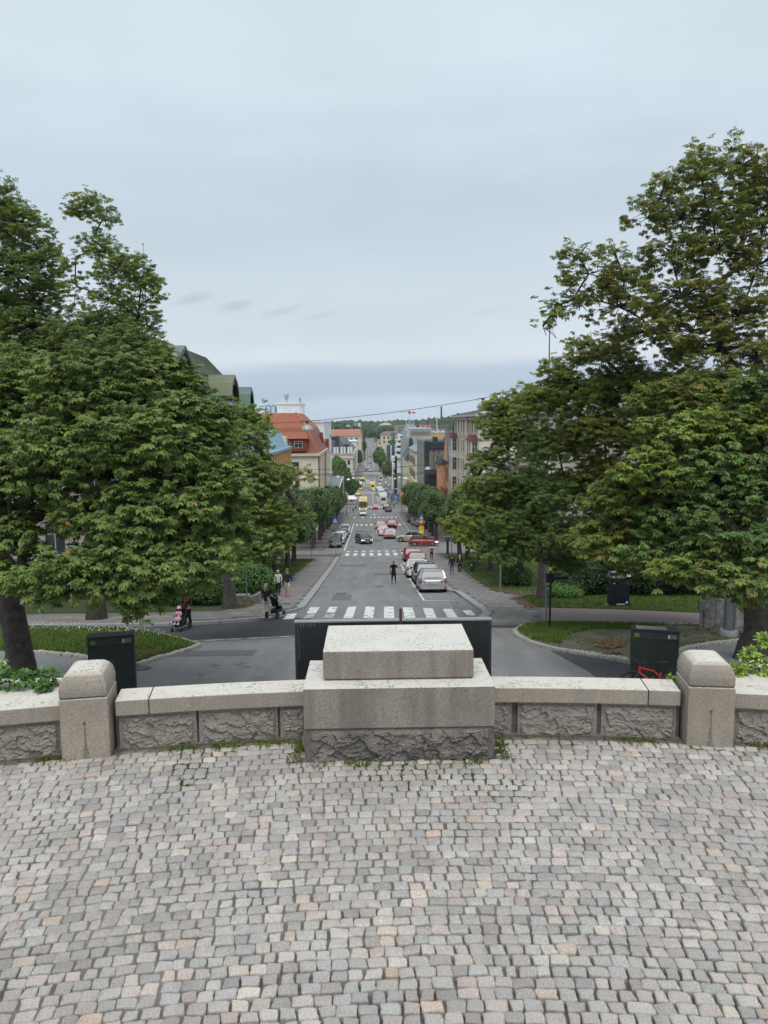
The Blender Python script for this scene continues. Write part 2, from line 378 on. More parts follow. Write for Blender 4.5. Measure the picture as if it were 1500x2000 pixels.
BLADE = mat('grass_blade', (.085, .15, .028), rough=.8, var=.3, scale=2.2, tint=True)
def paint_mat(name, col, wear):
    m, t, n, l, b = nmat(name); b.inputs['Roughness'].default_value = .7
    g = n.new('ShaderNodeNewGeometry'); a = n.new('ShaderNodeTexNoise'); a.inputs['Scale'].default_value = 2.6; a.inputs['Detail'].default_value = 7; a.inputs['Roughness'].default_value = .7; l.new(g.outputs['Position'], a.inputs['Vector'])
    q = n.new('ShaderNodeMapRange'); q.inputs[1].default_value = wear; q.inputs[2].default_value = wear+.05; l.new(a.outputs[0], q.inputs[0])
    x = n.new('ShaderNodeMix'); x.data_type = 'RGBA'; l.new(q.outputs[0], x.inputs[0]); x.inputs[6].default_value = rgba(col); x.inputs[7].default_value = (.15, .15, .15, 1); l.new(x.outputs[2], b.inputs['Base Color'])
    return m
PAINT = paint_mat('road_paint', (.68, .68, .65), .545); PAINTW = paint_mat('road_paint_worn', (.5, .5, .48), .50)

# ground sheet to the horizon
BIG = 2600
sheet('ground', [rect(-BIG, BIG, -300, 3000)], -.03, TERR)
# main street, square in front of the terrace, cross street
LW = pxpoly([(0, 1226), (83, 1224), (187, 1223), (300, 1222), (364, 1220), (428, 1216.5), (488, 1212), (513, 1209), (550, 1200), (586, 1190)])
street = sheet('road', [rect(-60, 60, 7.05, 34.0), [(-60, 34.0), (60, 34.0), (60, 41.5), (-60, 41.5)], rect(-3.6, 7.0, 41.5, 92), rect(-60, 70, 92, 110),
                        rect(-6.2, 7.0, 110, 205), rect(-60, 70, 205, 226), rect(-4.2, 6.6, 226, 1000)], .0, ASPH)
sheet('road_patch', [pxpoly([(1075, 1271), (1150, 1280), (1240, 1301), (1262, 1345), (1198, 1352), (1150, 1312)]),
                     pxpoly([(40, 1228), (187, 1225.5), (364, 1222.5), (488, 1214.5), (560, 1202), (590, 1208), (700, 1215), (700, 1238), (575, 1241.5), (330, 1252), (240, 1232), (60, 1229)])], .012, ASPH2)
# sidewalks, raised 0.12 m
swl = LW+[(-3.6, 41.5), (-3.6, 86)]+pxpoly([(636, 1084)])+[(-14, 86), (-14, 84)]+pxpoly([(600, 1104), (572, 1128), (548, 1150), (526, 1165), (513, 1173), (486, 1189), (460, 1193), (436, 1195), (364, 1197), (300, 1199.5), (180, 1201), (0, 1203)])
LWX = LW[-1][0]
swl = LW+[(-3.72, 39.6), (-3.72, 86), (-14, 86), (-14, 83.5), (-6.3, 83.5)]+pxpoly([(600, 1104), (572, 1128), (548, 1150), (526, 1165), (513, 1173), (486, 1189), (460, 1193), (436, 1195), (364, 1197), (300, 1199.5), (180, 1201), (0, 1203)])
sheet('sidewalk', [swl], .11, PAVEB, skirt=.14)
rk = pxpoly([(888, 1157), (905, 1170), (922, 1182), (937, 1193), (944, 1199), (938, 1207), (925, 1213), (905, 1218)])
RKL = [(5.02, 90), (5.02, 48)]+rk
swr = [(5.4, 90), (5.4, 48)]+[(x+.02, y+.02) for x, y in rk[1:]]+pxpoly([(960, 1226), (1008, 1226), (1060, 1218), (1052, 1190), (1025, 1180), (1004, 1172), (1030, 1166), (966, 1158), (932, 1137), (908, 1118), (889, 1098)])+[(8.3, 84), (8.3, 90)]
sheet('sidewalk', [swr], .11, PAVEB, skirt=.14)
sheet('sidewalk', [rect(-16, -6.3, 98, 205), rect(7.3, 17, 112, 205), rect(-60, -4.2, 226, 330), rect(6.6, 17, 226, 900), rect(-16, -4.2, 330, 900)], .11, PAVE, skirt=.14)
path = sheet('path', [pxpoly([(1060, 1218), (1052, 1190), (1200, 1193.5), (1370, 1201), (1500, 1206), (1500, 1226), (1200, 1221.5)])], .10, BRICKP, skirt=.12)
# lawns
lawnL = [(-6.5, 83.0)]+pxpoly([(600, 1104.5), (572, 1128.5), (548, 1150.5), (526, 1165.5), (513, 1173.5), (486, 1189), (460, 1192.5), (436, 1194.5), (364, 1196.5), (180, 1200)])+[(-40, 37.5), (-40, 83.0)]
sheet('lawn', [lawnL], .13, GRASSB, skirt=.15)
lawnR = [(8.35, 84)]+pxpoly([(890, 1098), (909, 1118), (933, 1137), (967, 1157), (1030, 1165)])+pxpoly([(1300, 1165)])+[(50, 46), (50, 84)]
lawnR2 = pxpoly([(1006, 1171.5), (1028, 1179), (1054, 1189.5), (1200, 1192.5), (1370, 1200), (1500, 1204), (1500, 1160), (1300, 1160), (1060, 1166.5)])
sheet('lawn', [lawnR], .13, GRASSB, skirt=.15); sheet('lawn', [lawnR2], .125, GRASSB, skirt=.15)
sheet('path', [pxpoly([(1030, 1167), (1060, 1166), (1300, 1162), (1300, 1157), (966, 1158.5)])], .138, SOIL)
# islands
islL = pxpoly([(384, 1263), (345, 1276), (300, 1288), (262, 1301), (235, 1305), (200, 1290), (160, 1283), (100, 1277), (45, 1273), (0, 1271), (0, 1226), (100, 1229), (230, 1230), (300, 1240), (350, 1252)])
islR = pxpoly([(1009, 1233), (1016, 1243), (1040, 1256), (1080, 1268), (1115, 1274), (1150, 1280), (1200, 1288), (1243, 1296), (1290, 1285), (1335, 1268), (1385, 1259), (1440, 1253), (1500, 1250), (1500, 1227), (1380, 1224), (1200, 1221), (1100, 1221), (1055, 1219), (1025, 1224)])
sheet('island_lawn', [islL], .10, GRASSB, skirt=.12); sheet('island_soil', [islR], .10, SOIL, skirt=.12)
sheet('soil_bed', [pxpoly([(255, 1301), (262, 1280), (290, 1272), (312, 1276), (300, 1288)])], .105, SOIL)
sheet('lawn', [pxpoly([(1013, 1234), (1030, 1225), (1058, 1220.5), (1200, 1222.5), (1290, 1224), (1240, 1232), (1150, 1231), (1110, 1243), (1090, 1262), (1040, 1252)])], .105, GRASSB)
def kerb_line(name, pts, wid, ln, h, m, rough=.012, off=0, side=1, lab=None):
    root = bpy.data.objects.new(name, None); COL.objects.link(root); root['kind'] = 'structure'
    vs_ = []
    for k in range(5):
        mb = MB(); q = bmesh.new(); bmesh.ops.create_cube(q, size=1)
        for v in q.verts:
            v.co.x += random.uniform(-rough, rough)*6; v.co.y += random.uniform(-rough, rough)*6; v.co.z += random.uniform(-rough, rough)*3
        if rough > .006: bmesh.ops.bevel(q, geom=q.edges[:], offset=.09, segments=2, affect='EDGES')
        me = bpy.data.meshes.new('kerb_stone'); q.to_mesh(me); q.free(); me.materials.append(m); vs_.append(me)
    seg = [Vector((x, y, 0)) for x, y in pts]; d = 0; n = 0
    for a, b_ in zip(seg[:-1], seg[1:]):
        Ls = (b_-a).length; k = max(1, round(Ls/ln)); u_ = (b_-a).normalized()
        for i in range(k):
            if n >= 290: break
            l_ = Ls/k; c_ = a+u_*(i+.5)*l_+Vector((-u_.y, u_.x, 0))*side*(wid/2+random.uniform(-rough, rough))
            o = link('kerb_stone', vs_[n % 5], root); o.location = (c_.x, c_.y, G(c_.y)+h/2-.05+off+random.uniform(-rough, rough)*.5)
            o.scale = (l_*.975-(.01 if rough > .006 else 0), wid, h+.1); o.rotation_mode = 'XYZ'
            dy = G(b_.y)-G(a.y); o.rotation_euler = (0, -math.atan2(dy, Ls), math.atan2(u_.y, u_.x)); n += 1
    return root
kerb_line('kerb', [(-3.6, 86), (-3.6, 39.4)], .42, 1.0, .125, KERB, .003, side=-1)
kerb_line('kerb', LW[::-1], .16, .9, .125, KERB, .003, side=1)
kerb_line('kerb', RKL, .42, 1.0, .125, KERB, .003, side=1)
kerb_line('kerb', [(7.0, 205), (7.0, 112)], .3, 2.0, .13, KERB, .003, side=1)
kerb_line('kerb', [(-3.7, 226), (-3.9, 205), (-4.8, 178), (-6.2, 168)], .3, 1.5, .13, KERB, .003, side=-1)
kerb_line('kerb', islL[:9], .22, .26, .11, KERB2, .018, side=1)
kerb_line('kerb', islL[0:1]+islL[:9:-1], .18, .28, .11, KERB2, .018, side=-1)
kerb_line('kerb', islR[0:13], .22, .24, .11, KERB2, .018, side=-1)
kerb_line('kerb', islR[4:9], .22, .24, .10, KERB2, .018, side=1, off=.01)
kerb_line('kerb', [islR[0]]+islR[:13:-1], .16, .3, .11, KERB2, .018, side=1)
# individual paving slabs
def slabs(poly, dx, dy, m, off, limit=290, ang=0, name='sidewalk_paving', gap=.03, near=(0, 40)):
    root = bpy.data.objects.new(name, None); COL.objects.link(root); root['kind'] = 'structure'
    a = np.array(poly); x0, y0 = a.min(0)-3; x1, y1 = a.max(0)+3
    ca, sa = math.cos(ang), math.sin(ang); cx_, cy_ = a.mean(0); cells = []
    W_ = max(x1-x0, y1-y0)
    for j in range(int(-W_/dy), int(W_/dy)+1):
        for i in range(int(-W_/dx), int(W_/dx)+1):
            u_, v_ = (i+.5*(j % 2))*dx, j*dy; x, y = cx_+u_*ca-v_*sa, cy_+u_*sa+v_*ca
            if x0 < x < x1 and y0 < y < y1: cells.append((x, y))
    C_ = np.array(cells); ok = np.ones(len(C_), bool)
    for sx in (-.48, .48):
        for sy in (-.48, .48):
            ok &= inpoly(C_+np.array([sx*dx*ca-sy*dy*sa, sx*dx*sa+sy*dy*ca]), poly)
    C_ = C_[ok]; C_ = C_[np.argsort(np.hypot(C_[:, 0]-near[0], C_[:, 1]-near[1]))]
    mb = MB(); mb.box(-dx/2+gap/2, dx/2-gap/2, -dy/2+gap/2, dy/2-gap/2, -.03, 0); me = mb.mesh('paving_slab', m)
    for x, y in C_[:limit]:
        o = link('paving_slab', me, root); o.location = (x, y, G(y)+off+random.uniform(-.003, .003)); o.rotation_euler = (slope(y), 0, ang)
    if len(C_) > limit:
        mb = MB()
        for x, y in C_[limit:]:
            M = Matrix.Translation((x, y, G(y)+off)) @ Matrix.Rotation(ang, 4, 'Z') @ Matrix.Rotation(slope(y), 4, 'X'); mb.box(-dx/2+gap/2, dx/2-gap/2, -dy/2+gap/2, dy/2-gap/2, -.03, 0, M=M)
        mb.build('paving_slab', m, root, kind='stuff', recalc=False)
    return root
slabs(swr, .72, 1.15, PAVE, .125, near=(6, 38))
slabs(swl, .62, 1.0, PAVE, .125, near=(-7, 37))
slabs(pxpoly([(83, 1215), (187, 1214.5), (300, 1213), (488, 1205), (500, 1198), (400, 1205.5), (187, 1206.5), (83, 1207)]), .55, .55, PAVET, .140, near=(-8, 36))
# road markings
def strips(name, rects, m, off=.014, label=None):
    root = bpy.data.objects.new(name, None); COL.objects.link(root); root['kind'] = 'structure'
    for r_ in rects: sheet('stripe', [r_], off, m, kind=None, parent=root)
    return root
def zpx(rows, y0, y1, W_=None):
    out = []
    for (xa, xb) in rows: out.append(pxpoly([(xa, y1), (xb, y1), (xb+.0, y0), (xa, y0)]))
    return out
q4 = lambda a: pxpoly([(500+x/3, 980+y/3) for x, y in a])
z1 = [[(155, 690), (222, 688), (240, 656), (188, 657)], [(510, 684), (566, 684), (588, 615), (540, 616)], [(628, 684), (686, 684), (696, 615), (642, 615)],
      [(749, 684), (812, 684), (806, 616), (751, 616)], [(872, 690), (938, 690), (916, 620), (860, 620)], [(1003, 692), (1064, 692), (1034, 625), (978, 625)],
      [(1132, 692), (1192, 688), (1148, 629), (1094, 629)], [(1240, 668), (1288, 666), (1258, 637), (1208, 637)]]
z1w = [[(275, 686), (328, 684), (346, 660), (300, 661)], [(388, 685), (450, 683), (462, 658), (410, 660)]]
z1 += [[(296, 656), (350, 656), (374, 619), (318, 620)], [(412, 650), (462, 650), (478, 617), (430, 618)]]
strips('zebra_crossing', [q4(a) for a in z1], PAINT); strips('zebra_crossing', [q4(a) for a in z1w], PAINTW)
strips('zebra_crossing', [rect(-3.1+i*1.0, -2.62+i*1.0, 88.6, 93.2) for i in range(9)]+[rect(-3.1+i*1.0, -2.62+i*1.0, 95.2, 96.6) for i in range(9)], PAINT)
strips('zebra_crossing', [rect(-3.0+i*1.0, -2.5+i*1.0, 152, 156.5) for i in (0, 1, 2, 3, 8, 9)], PAINT)
strips('zebra_crossing', [rect(-4.0+i*1.0, -3.5+i*1.0, 176, 179.6) for i in (0, 2, 4, 5, 6, 7, 8, 9, 10)], PAINT)
strips('zebra_crossing', [rect(-3.0+i*1.1, -2.4+i*1.1, 227, 233) for i in range(8)], PAINT)
strips('zebra_crossing', [rect(-3.2+i*1.1, -2.6+i*1.1, 324, 330) for i in range(9)], PAINT)
strips('zebra_crossing', [rect(-3.2+i*1.1, -2.6+i*1.1, 372, 380) for i in range(6)], PAINT)
strips('zebra_crossing', [rect(-3.6+i*1.2, -2.9+i*1.2, 468, 476) for i in range(9)]+[rect(-3.6+i*1.2, -2.9+i*1.2, 440, 448) for i in range(9)], PAINT)
strips('lane_marking', [rect(-3.55, -3.38, 97, 160), rect(1.1, 1.25, 130, 150), rect(1.1, 1.25, 182, 196), rect(1.1, 1.25, 236, 320), rect(-.2, .0, 500, 900), rect(3.0, 3.2, 500, 900), rect(-3.0, -2.8, 500, 900),
                         rect(2.9, 3.06, 236, 470)], PAINT)
strips('parking_marking', [rect(3.08, 3.2, 42.6, 49.0), rect(3.2, 5.0, 42.6, 42.75), rect(3.05, 3.17, 51, 58.5), rect(3.05, 3.17, 66, 75), rect(3.17, 5.0, 66, 66.15), rect(-6.2, -3.8, 99.5, 99.7)], PAINT)
strips('lane_marking', [pxpoly([(325, 1256.5), (325, 1254.6), (575, 1242.4), (575, 1244)])], PAINTW, off=.02)
strips('slab_line', [], PAINT) if False else None
# manhole covers and asphalt repairs
for k, (x_, y_, r_) in enumerate(((-1.9, 47.5, .36), (.6, 52, .3), (-.8, 30.5, .38), (2.6, 71, .33), (.4, 84, .33), (-7.5, 23.5, .33), (1.2, 100, .35), (-1.5, 122, .35), (-4.8, 41, .3))):
    mb = MB(); n_ = 20; mb.lathe([(.02, 0), (r_*.86, 0), (r_*.88, -.006), (r_*.93, -.006), (r_*.95, 0), (r_, 0), (r_, -.03)], n_)
    o = mb.build('manhole_cover', mat('cast_iron', (.075, .07, .065), rough=.6, scale=30), None); o['kind'] = 'structure'; o.location = (x_, y_, G(y_)+(.14 if x_ == -4.8 else .022)); o.rotation_euler = (slope(y_), 0, 0)
ASPH3 = asphalt('asphalt_patch', (.135, .133, .132), (.115, .114, .115), .15)
sheet('road_patch', [rect(-2.4, -1.2, 43.5, 46.8), rect(.2, 3.0, 62, 64.2), rect(-3.1, -.4, 73, 75), rect(-9.5, -4.2, 25.5, 26.6), rect(1.6, 2.3, 24, 33.5), rect(-1.0, 2.0, 113, 117), rect(-3, .5, 134, 137)], .008, ASPH3)
# bicycle symbol painted on the carriageway
def bike_mark(c, s):
    mb = MB(); Z = .014
    def ring(cx_, cy_, r0, r1, sx=1, n=28):
        for i in range(n):
            a, b_ = 2*math.pi*i/n, 2*math.pi*(i+1)/n
            P = [(cx_+r_*math.cos(t)*sx, cy_+r_*math.sin(t)) for r_, t in ((r0, a), (r1, a), (r1, b_), (r0, b_))]
            mb.add([(c[0]+x*s, c[1]+y*s, G(c[1]+y*s)+Z) for x, y in P], [(0, 1, 2, 3)])
    def bar(x0, y0, x1, y1, w_=.09):
        dx, dy = x1-x0, y1-y0; l_ = math.hypot(dx, dy); nx, ny = -dy/l_*w_/2, dx/l_*w_/2
        mb.add([(c[0]+x*s, c[1]+y*s, G(c[1]+y*s)+Z+.002) for x, y in ((x0+nx, y0+ny), (x0-nx, y0-ny), (x1-nx, y1-ny), (x1+nx, y1+ny))], [(0, 1, 2, 3)])
    ring(-.75, -.3, .34, .48); ring(.75, -.3, .34, .48); ring(0, 0, 1.62, 1.76, 1.0)
    for b_ in ((-.75, -.3, -.35, .5), (-.35, .5, .5, .5), (.5, .5, .75, -.3), (-.35, .5, 0, -.3), (0, -.3, .5, .5), (-.75, -.3, 0, -.3), (.5, .5, .45, .85), (.45, .85, .7, .85), (-.5, .75, -.15, .75)): bar(*b_)
    o = mb.build('bicycle_marking', PAINTW); o['kind'] = 'structure'
p = gp(681, 1127); bike_mark((p.x, p.y), .62)
# grass blades on the lawns and islands (uncountable)
def blades(name, poly, n, h, off, col=((1, 1, 1), (1.5, 1.25, 1.0)), wd=.02, lean=.5, patch=None):
    P = scatter(poly, n)
    if patch: P = P[np.array([noise.noise(Vector((x*patch, y*patch, 3.3))) for x, y in P]) > -.12]
    n = len(P); z = np.interp(P[:, 1], KX, KZ)+off; a = rng.uniform(0, 2*np.pi, n); hh = h*rng.uniform(.5, 1.35, n)
    d = np.c_[np.cos(a), np.sin(a)]; l_ = rng.uniform(-lean, lean, (n, 2))*hh[:, None]
    V = np.empty((n, 3, 3)); V[:, 0, :2] = P-d*wd; V[:, 1, :2] = P+d*wd; V[:, 2, :2] = P+l_; V[:, 0, 2] = V[:, 1, 2] = z; V[:, 2, 2] = z+hh
    t = rng.uniform(0, 1, (n, 1)); T = np.array(col[0])*(1-t)+np.array(col[1])*t
    me = np_mesh(name, V.reshape(-1, 3), np.arange(3*n).reshape(-1, 3), BLADE, tint=np.repeat(T, 3, 0)); o = link(name, me); o['kind'] = 'stuff'; return o
blades('grass', islL, 26000, .10, .10)
blades('grass', pxpoly([(1011, 1233), (1030, 1224), (1058, 1220), (1200, 1222), (1300, 1224.5), (1240, 1234), (1150, 1233), (1110, 1245), (1095, 1263), (1040, 1254)]), 12000, .12, .10)
blades('grass', islR, 6000, .07, .10, patch=.9, col=((1, 1, 1), (1.6, 1.2, 1)))
blades('grass', pxpoly([(1006, 1171.5), (1028, 1179), (1054, 1189.5), (1200, 1192.5), (1370, 1200), (1500, 1204), (1500, 1160), (1300, 1160), (1060, 1166.5)]), 22000, .10, .125)
blades('grass', [(-6.5, 83.0)]+pxpoly([(600, 1104.5), (572, 1128.5), (548, 1150.5), (526, 1165.5), (513, 1173.5)])+[(-13, 45), (-14, 83.0)], 14000, .10, .13, wd=.03)
blades('grass', [(8.4, 84)]+pxpoly([(890, 1098), (909, 1118), (933, 1137), (967, 1157), (1030, 1165)])+[(16, 46), (18, 84)], 14000, .10, .13, wd=.03)
# small white flowers along the island's far edge
P = scatter(pxpoly([(60, 1240), (330, 1250), (300, 1238), (60, 1225)]), 260); V = []; 
V = np.empty((len(P), 4, 3)); z = np.interp(P[:, 1], KX, KZ)+.10+rng.uniform(.1, .26, len(P)); s_ = .018
for k, (dx, dz) in enumerate(((-s_, 0), (0, -s_*.7), (s_, 0), (0, s_*.7))): V[:, k, 0] = P[:, 0]+dx; V[:, k, 1] = P[:, 1]+dz; V[:, k, 2] = z+dz*.6
o = link('white_flowers', np_mesh('white_flowers', V.reshape(-1, 3), np.arange(4*len(P)).reshape(-1, 4), mat('petal', (.7, .7, .68), var=.05))); o['kind'] = 'stuff'
# fallen leaves
def litter(poly, n, cols, s_, off):
    P = scatter(poly, n); n = len(P); a = rng.uniform(0, 6.28, n); V = np.empty((n, 4, 3)); z = np.interp(P[:, 1], KX, KZ)+off
    sz = s_*rng.uniform(.6, 1.4, n)
    for k in range(4):
        r_ = sz*(1 if k % 2 == 0 else .45); V[:, k, 0] = P[:, 0]+np.cos(a+k*np.pi/2)*r_; V[:, k, 1] = P[:, 1]+np.sin(a+k*np.pi/2)*r_; V[:, k, 2] = z+rng.uniform(0, .05, n)
    T = np.array(cols)[rng.integers(0, len(cols), n)]
    o = link('fallen_leaves', np_mesh('fallen_leaves', V.reshape(-1, 3), np.arange(4*n).reshape(-1, 4), mat('dry_leaf', (1, 1, 1), var=.3, scale=8, tint=True), tint=np.repeat(T, 4, 0))); o['kind'] = 'stuff'
brown = [(.16, .07, .035), (.22, .11, .05), (.11, .06, .035), (.25, .16, .07)]
litter(pxpoly([(1160, 1268), (1175, 1256), (1215, 1256), (1222, 1268), (1190, 1274)]), 900, brown, .07, .11)
litter(pxpoly([(1180, 1281), (1210, 1278), (1215, 1283), (1185, 1286)]), 120, brown, .06, .1)
litter(pxpoly([(932, 1139), (966, 1160), (1030, 1168), (1070, 1166), (1020, 1160), (965, 1153)]), 500, brown, .07, .14)
litter(pxpoly([(1000, 1172), (1025, 1192), (1052, 1192), (1012, 1172)]), 260, brown, .07, .14)
litter(pxpoly([(460, 1192), (486, 1187), (513, 1172), (490, 1172), (456, 1183)]), 500, brown, .07, .15)
litter(pxpoly([(262, 1296), (265, 1280), (300, 1272), (325, 1278), (300, 1288)]), 260, brown, .05, .12)
litter([(4.4, 38), (5.0, 38), (5.0, 43), (4.6, 43)], 60, brown, .05, .01)
# ================================================================== TERRACE
CX, CY, CR = .357, -10.813, 17.655            # the parapet is an arc about this centre
def arc(r_, x): return CY+math.sqrt(max(r_*r_-(x-CX)**2, 0))
mb = MB(); mb.prism([(-9, -4), (9, -4)]+[(x, arc(CR+.12, x)) for x in np.linspace(9, -9, 25)], -3.2, -.045)
o = mb.build('terrace_bed', mat('joint_sand', (.175, .16, .14), rough=1, col2=(.055, .052, .048), scale=1.4, bump=.8, bscale=90)); o['kind'] = 'structure'
STONE = granite('cobble_granite', (.45, .428, .405), (.13, .13, .135), speck=.34, sc=.8, tint=True, rough=.85, bump=.8, disp=.004)
PAL = [((1.0, .98, .97), 28), ((.93, .96, .98), 20), ((1.12, 1.0, .97), 18), ((.82, .83, .85), 13), ((1.18, 1.02, .95), 8), ((1.25, 1.02, .86), 2.5), ((.92, .84, .82), 9), ((1.12, 1.10, 1.05), 9), ((1.38, 1.06, .82), .8), ((1.3, 1.22, 1.05), 2), ((.96, 1.02, 1.04), 5)]
pw = np.array([p_[1] for p_ in PAL], float); pw /= pw.sum()
def stone_geo(w_, d_, seed):
    """one sett: an uneven rounded four-sided block with a broken, slightly crowned top"""
    r_ = np.random.default_rng(seed); cs = []
    base = np.array([(-w_/2, -d_/2), (w_/2, -d_/2), (w_/2, d_/2), (-w_/2, d_/2)])+r_.uniform(-.0095, .0095, (4, 2))
    pts = []
    for i in range(4):
        a, b_ = base[i], base[(i+1) % 4]; c_ = base[i-1]; k = r_.uniform(.04, .15)
        pts.append(a+(c_-a)*k); pts.append(a+(b_-a)*k); pts.append(a+(b_-a)*.5+r_.uniform(-.0045, .0045, 2))
    pts = np.array(pts); n = len(pts)
    rings = [(1.0, -.05), (1.0, -.011), (.972, -.0035), (.90, .0), (.5, .0015)]
    V = [];
    tilt = r_.uniform(-.05, .05, 2)
    for s_, z in rings:
        q = pts*s_; zz = z+r_.uniform(-.0022, .0022, n)+(q@tilt if z > -.02 else 0); V.append(np.c_[q, zz])
    V.append(np.array([[0, 0, .0015+r_.uniform(-.0015, .002)]])); V = np.vstack(V)
    Fq = [(i*n+j, i*n+(j+1) % n, (i+1)*n+(j+1) % n, (i+1)*n+j) for i in range(4) for j in range(n)]
    Ft = [(4*n+j, 4*n+(j+1) % n, 5*n) for j in range(n)]
    return V, Fq, Ft
pav = bpy.data.objects.new('cobblestone_pavement', None); COL.objects.link(pav); pav['kind'] = 'structure'; pav['label'] = 'pink and grey granite setts laid in curved rows on the terrace'
stones = []
r_ = CR-.045; row = 0
while r_ > 12.9:
    yy_ = CY+r_; ROWH = float(np.interp(yy_, [2.5, 3.5, 4.7, 6.2, 7], [.078, .080, .087, .099, .1005])); WM_ = float(np.interp(yy_, [3.4, 4.7, 6.2], [.104, .099, .108])); r_ -= ROWH+rng.uniform(-.003, .004); row += 1
    s0 = rng.uniform(0, .1); x = -6.2
    half = math.asin(min(.999, 5.2/r_)); a = math.pi/2+half
    while a > math.pi/2-half:
        w_ = float(np.clip(rng.normal(WM_, .0155), .074, .15)); a -= w_/r_
        th = a+w_/r_/2
        x, y = CX+r_*math.cos(th), CY+r_*math.sin(th)
        u_, v_ = proj((x, y, 0)) if y > 1 else (0, 9999)
        if not (-160 < u_ < 1660 and v_ < 2110): continue
        # pedestal and pillars stand on the paving
        if -.66 < x < 1.15 and y > 6.32: continue
        stones.append((x, y, th-math.pi/2, w_-rng.uniform(.004, .012), ROWH-rng.uniform(.002, .009), v_, u_))
# order by size in view: nearest the bottom edge first
inside = [s for s in stones if -20 < s[6] < 1520 and s[5] < 2030]
cxy = Vector((.05, 2.0, 0)); stones.sort(key=lambda s: (0 if (-20 < s[6] < 1520 and s[5] < 2030) else 1, -s[5]))
print('cobbles', len(stones))
def ptint(x, y, r0):
    t = np.array(PAL[r0.choice(len(PAL), p=pw)][0]); g_ = t.mean(); t = (g_+(t-g_)*.58)*np.array([1.012, .998, .982])*r0.uniform(.86, 1.12)
    dirt = noise.noise(Vector((x*.9, y*.9, 1.7)))*.10; return np.clip(t*(1+dirt), 0, 2)
Vs, Fs4, Fs3, Ts = [], [], [], []; base_i = 0
for i, (x, y, a, w_, d_, v_, u_) in enumerate(stones):
    r0 = np.random.default_rng(i+100); V, Fq, Ft = stone_geo(w_, d_, i); t = ptint(x, y, r0); zoff = r0.uniform(-.004, .003)+noise.noise(Vector((x*1.3, y*1.3, 0)))*.008
    if v_ > 1990 and False: pass
    ca, sa = math.cos(a+r0.uniform(-.03, .03)), math.sin(a+r0.uniform(-.03, .03))
    if i < 300:
        me = bpy.data.meshes.new('cobblestone'); me.from_pydata(V.tolist(), [], Fq+Ft); me.materials.append(STONE)
        at_ = me.attributes.new('tint', 'FLOAT_COLOR', 'POINT'); at_.data.foreach_set('color', np.tile(np.r_[t, 1], len(V)).astype(np.float32))
        me.polygons.foreach_set('use_smooth', [True]*len(me.polygons))
        o = link('cobblestone', me, pav); o.location = (x, y, zoff); o.rotation_euler = (0, 0, math.atan2(sa, ca))
    else:
        W_ = np.c_[x+V[:, 0]*ca-V[:, 1]*sa, y+V[:, 0]*sa+V[:, 1]*ca, V[:, 2]+zoff]
        Vs.append(W_); Fs4 += [tuple(k+base_i for k in f) for f in Fq]; Fs3 += [tuple(k+base_i for k in f) for f in Ft]; Ts.append(np.tile(t, (len(V), 1))); base_i += len(V)
me = bpy.data.meshes.new('cobblestone'); me.from_pydata(np.vstack(Vs).tolist(), [], Fs4+Fs3); me.materials.append(STONE)
at_ = me.attributes.new('tint', 'FLOAT_COLOR', 'POINT'); TT = np.vstack(Ts); at_.data.foreach_set('color', np.c_[TT, np.ones(len(TT))].astype(np.float32).ravel())
me.polygons.foreach_set('use_smooth', [True]*len(me.polygons))
o = link('cobblestone', me, pav); o['kind'] = 'stuff'
# sand lying level with the stones where the joints are full (mid terrace), as a low uneven sheet
nx, ny = 150, 90; gx = np.linspace(-4.6, 4.8, nx); gy = np.linspace(3.0, 6.9, ny); X, Y = np.meshgrid(gx, gy)
Z = np.array([[ min(-.0065, -.0105+.007*noise.noise(Vector((x*.8, y*.8, 5)))+.004*noise.noise(Vector((x*3.1, y*3.1, 9)))-(.03*min(1, max(0, (y*-1+4.5)/.8))*max(0, min(1, (x+1.3)*.9))))+.008*noise.noise(Vector((x*1.3, y*1.3, 0))) for x in gx] for y in gy])
V = np.c_[X.ravel(), Y.ravel(), Z.ravel()]; I = np.arange(nx*ny).reshape(ny, nx)
Fc = np.stack([I[:-1, :-1], I[:-1, 1:], I[1:, 1:], I[1:, :-1]], -1).reshape(-1, 4)
cy_ = V[Fc].mean(1); keep = np.hypot(cy_[:, 0]-CX, cy_[:, 1]-CY) < CR+.02
o = link('joint_sand', np_mesh('joint_sand', V, Fc[keep], mat('joint_sand_light', (.215, .19, .165), rough=1, col2=(.085, .076, .066), scale=2.2, bump=.6, bscale=120), smooth=True)); o['kind'] = 'structure'
# ---- parapet wall
GR = granite('granite_dressed', (.40, .345, .28), (.13, .115, .10), top_tone=(.66, .625, .56), speck=.5, stains=(.26, .225, .185), sc=.8)
GRP = granite('granite_pedestal', (.33, .29, .24), (.10, .088, .075), top_tone=(.68, .655, .60), speck=.55, stains=(.15, .125, .105), sc=.8)
GRR = granite('granite_rockfaced', (.42, .365, .32), (.12, .105, .095), speck=.5, stains=(.29, .245, .21), bump=1.0, sc=.7, disp=.02, topdirt=(.30, .26, .23))
GRD = granite('granite_base_dark', (.28, .25, .225), (.09, .08, .075), speck=.45, stains=(.12, .11, .10), bump=1.0, sc=.7, disp=.02, topdirt=(.13, .12, .11))
DARKJ = mat('joint_dark', (.13, .12, .11), rough=1, var=.3, scale=8)
def polar(th, r_, z): return (CX+r_*math.cos(th), CY+r_*math.sin(th), z)
def thx(x, r_=CR): return math.acos((x-CX)/r_)
wall = thing('parapet_wall', 'low curved granite parapet wall with rock-faced blocks under pale coping stones', 'wall', (CX, CR+CY, 0))
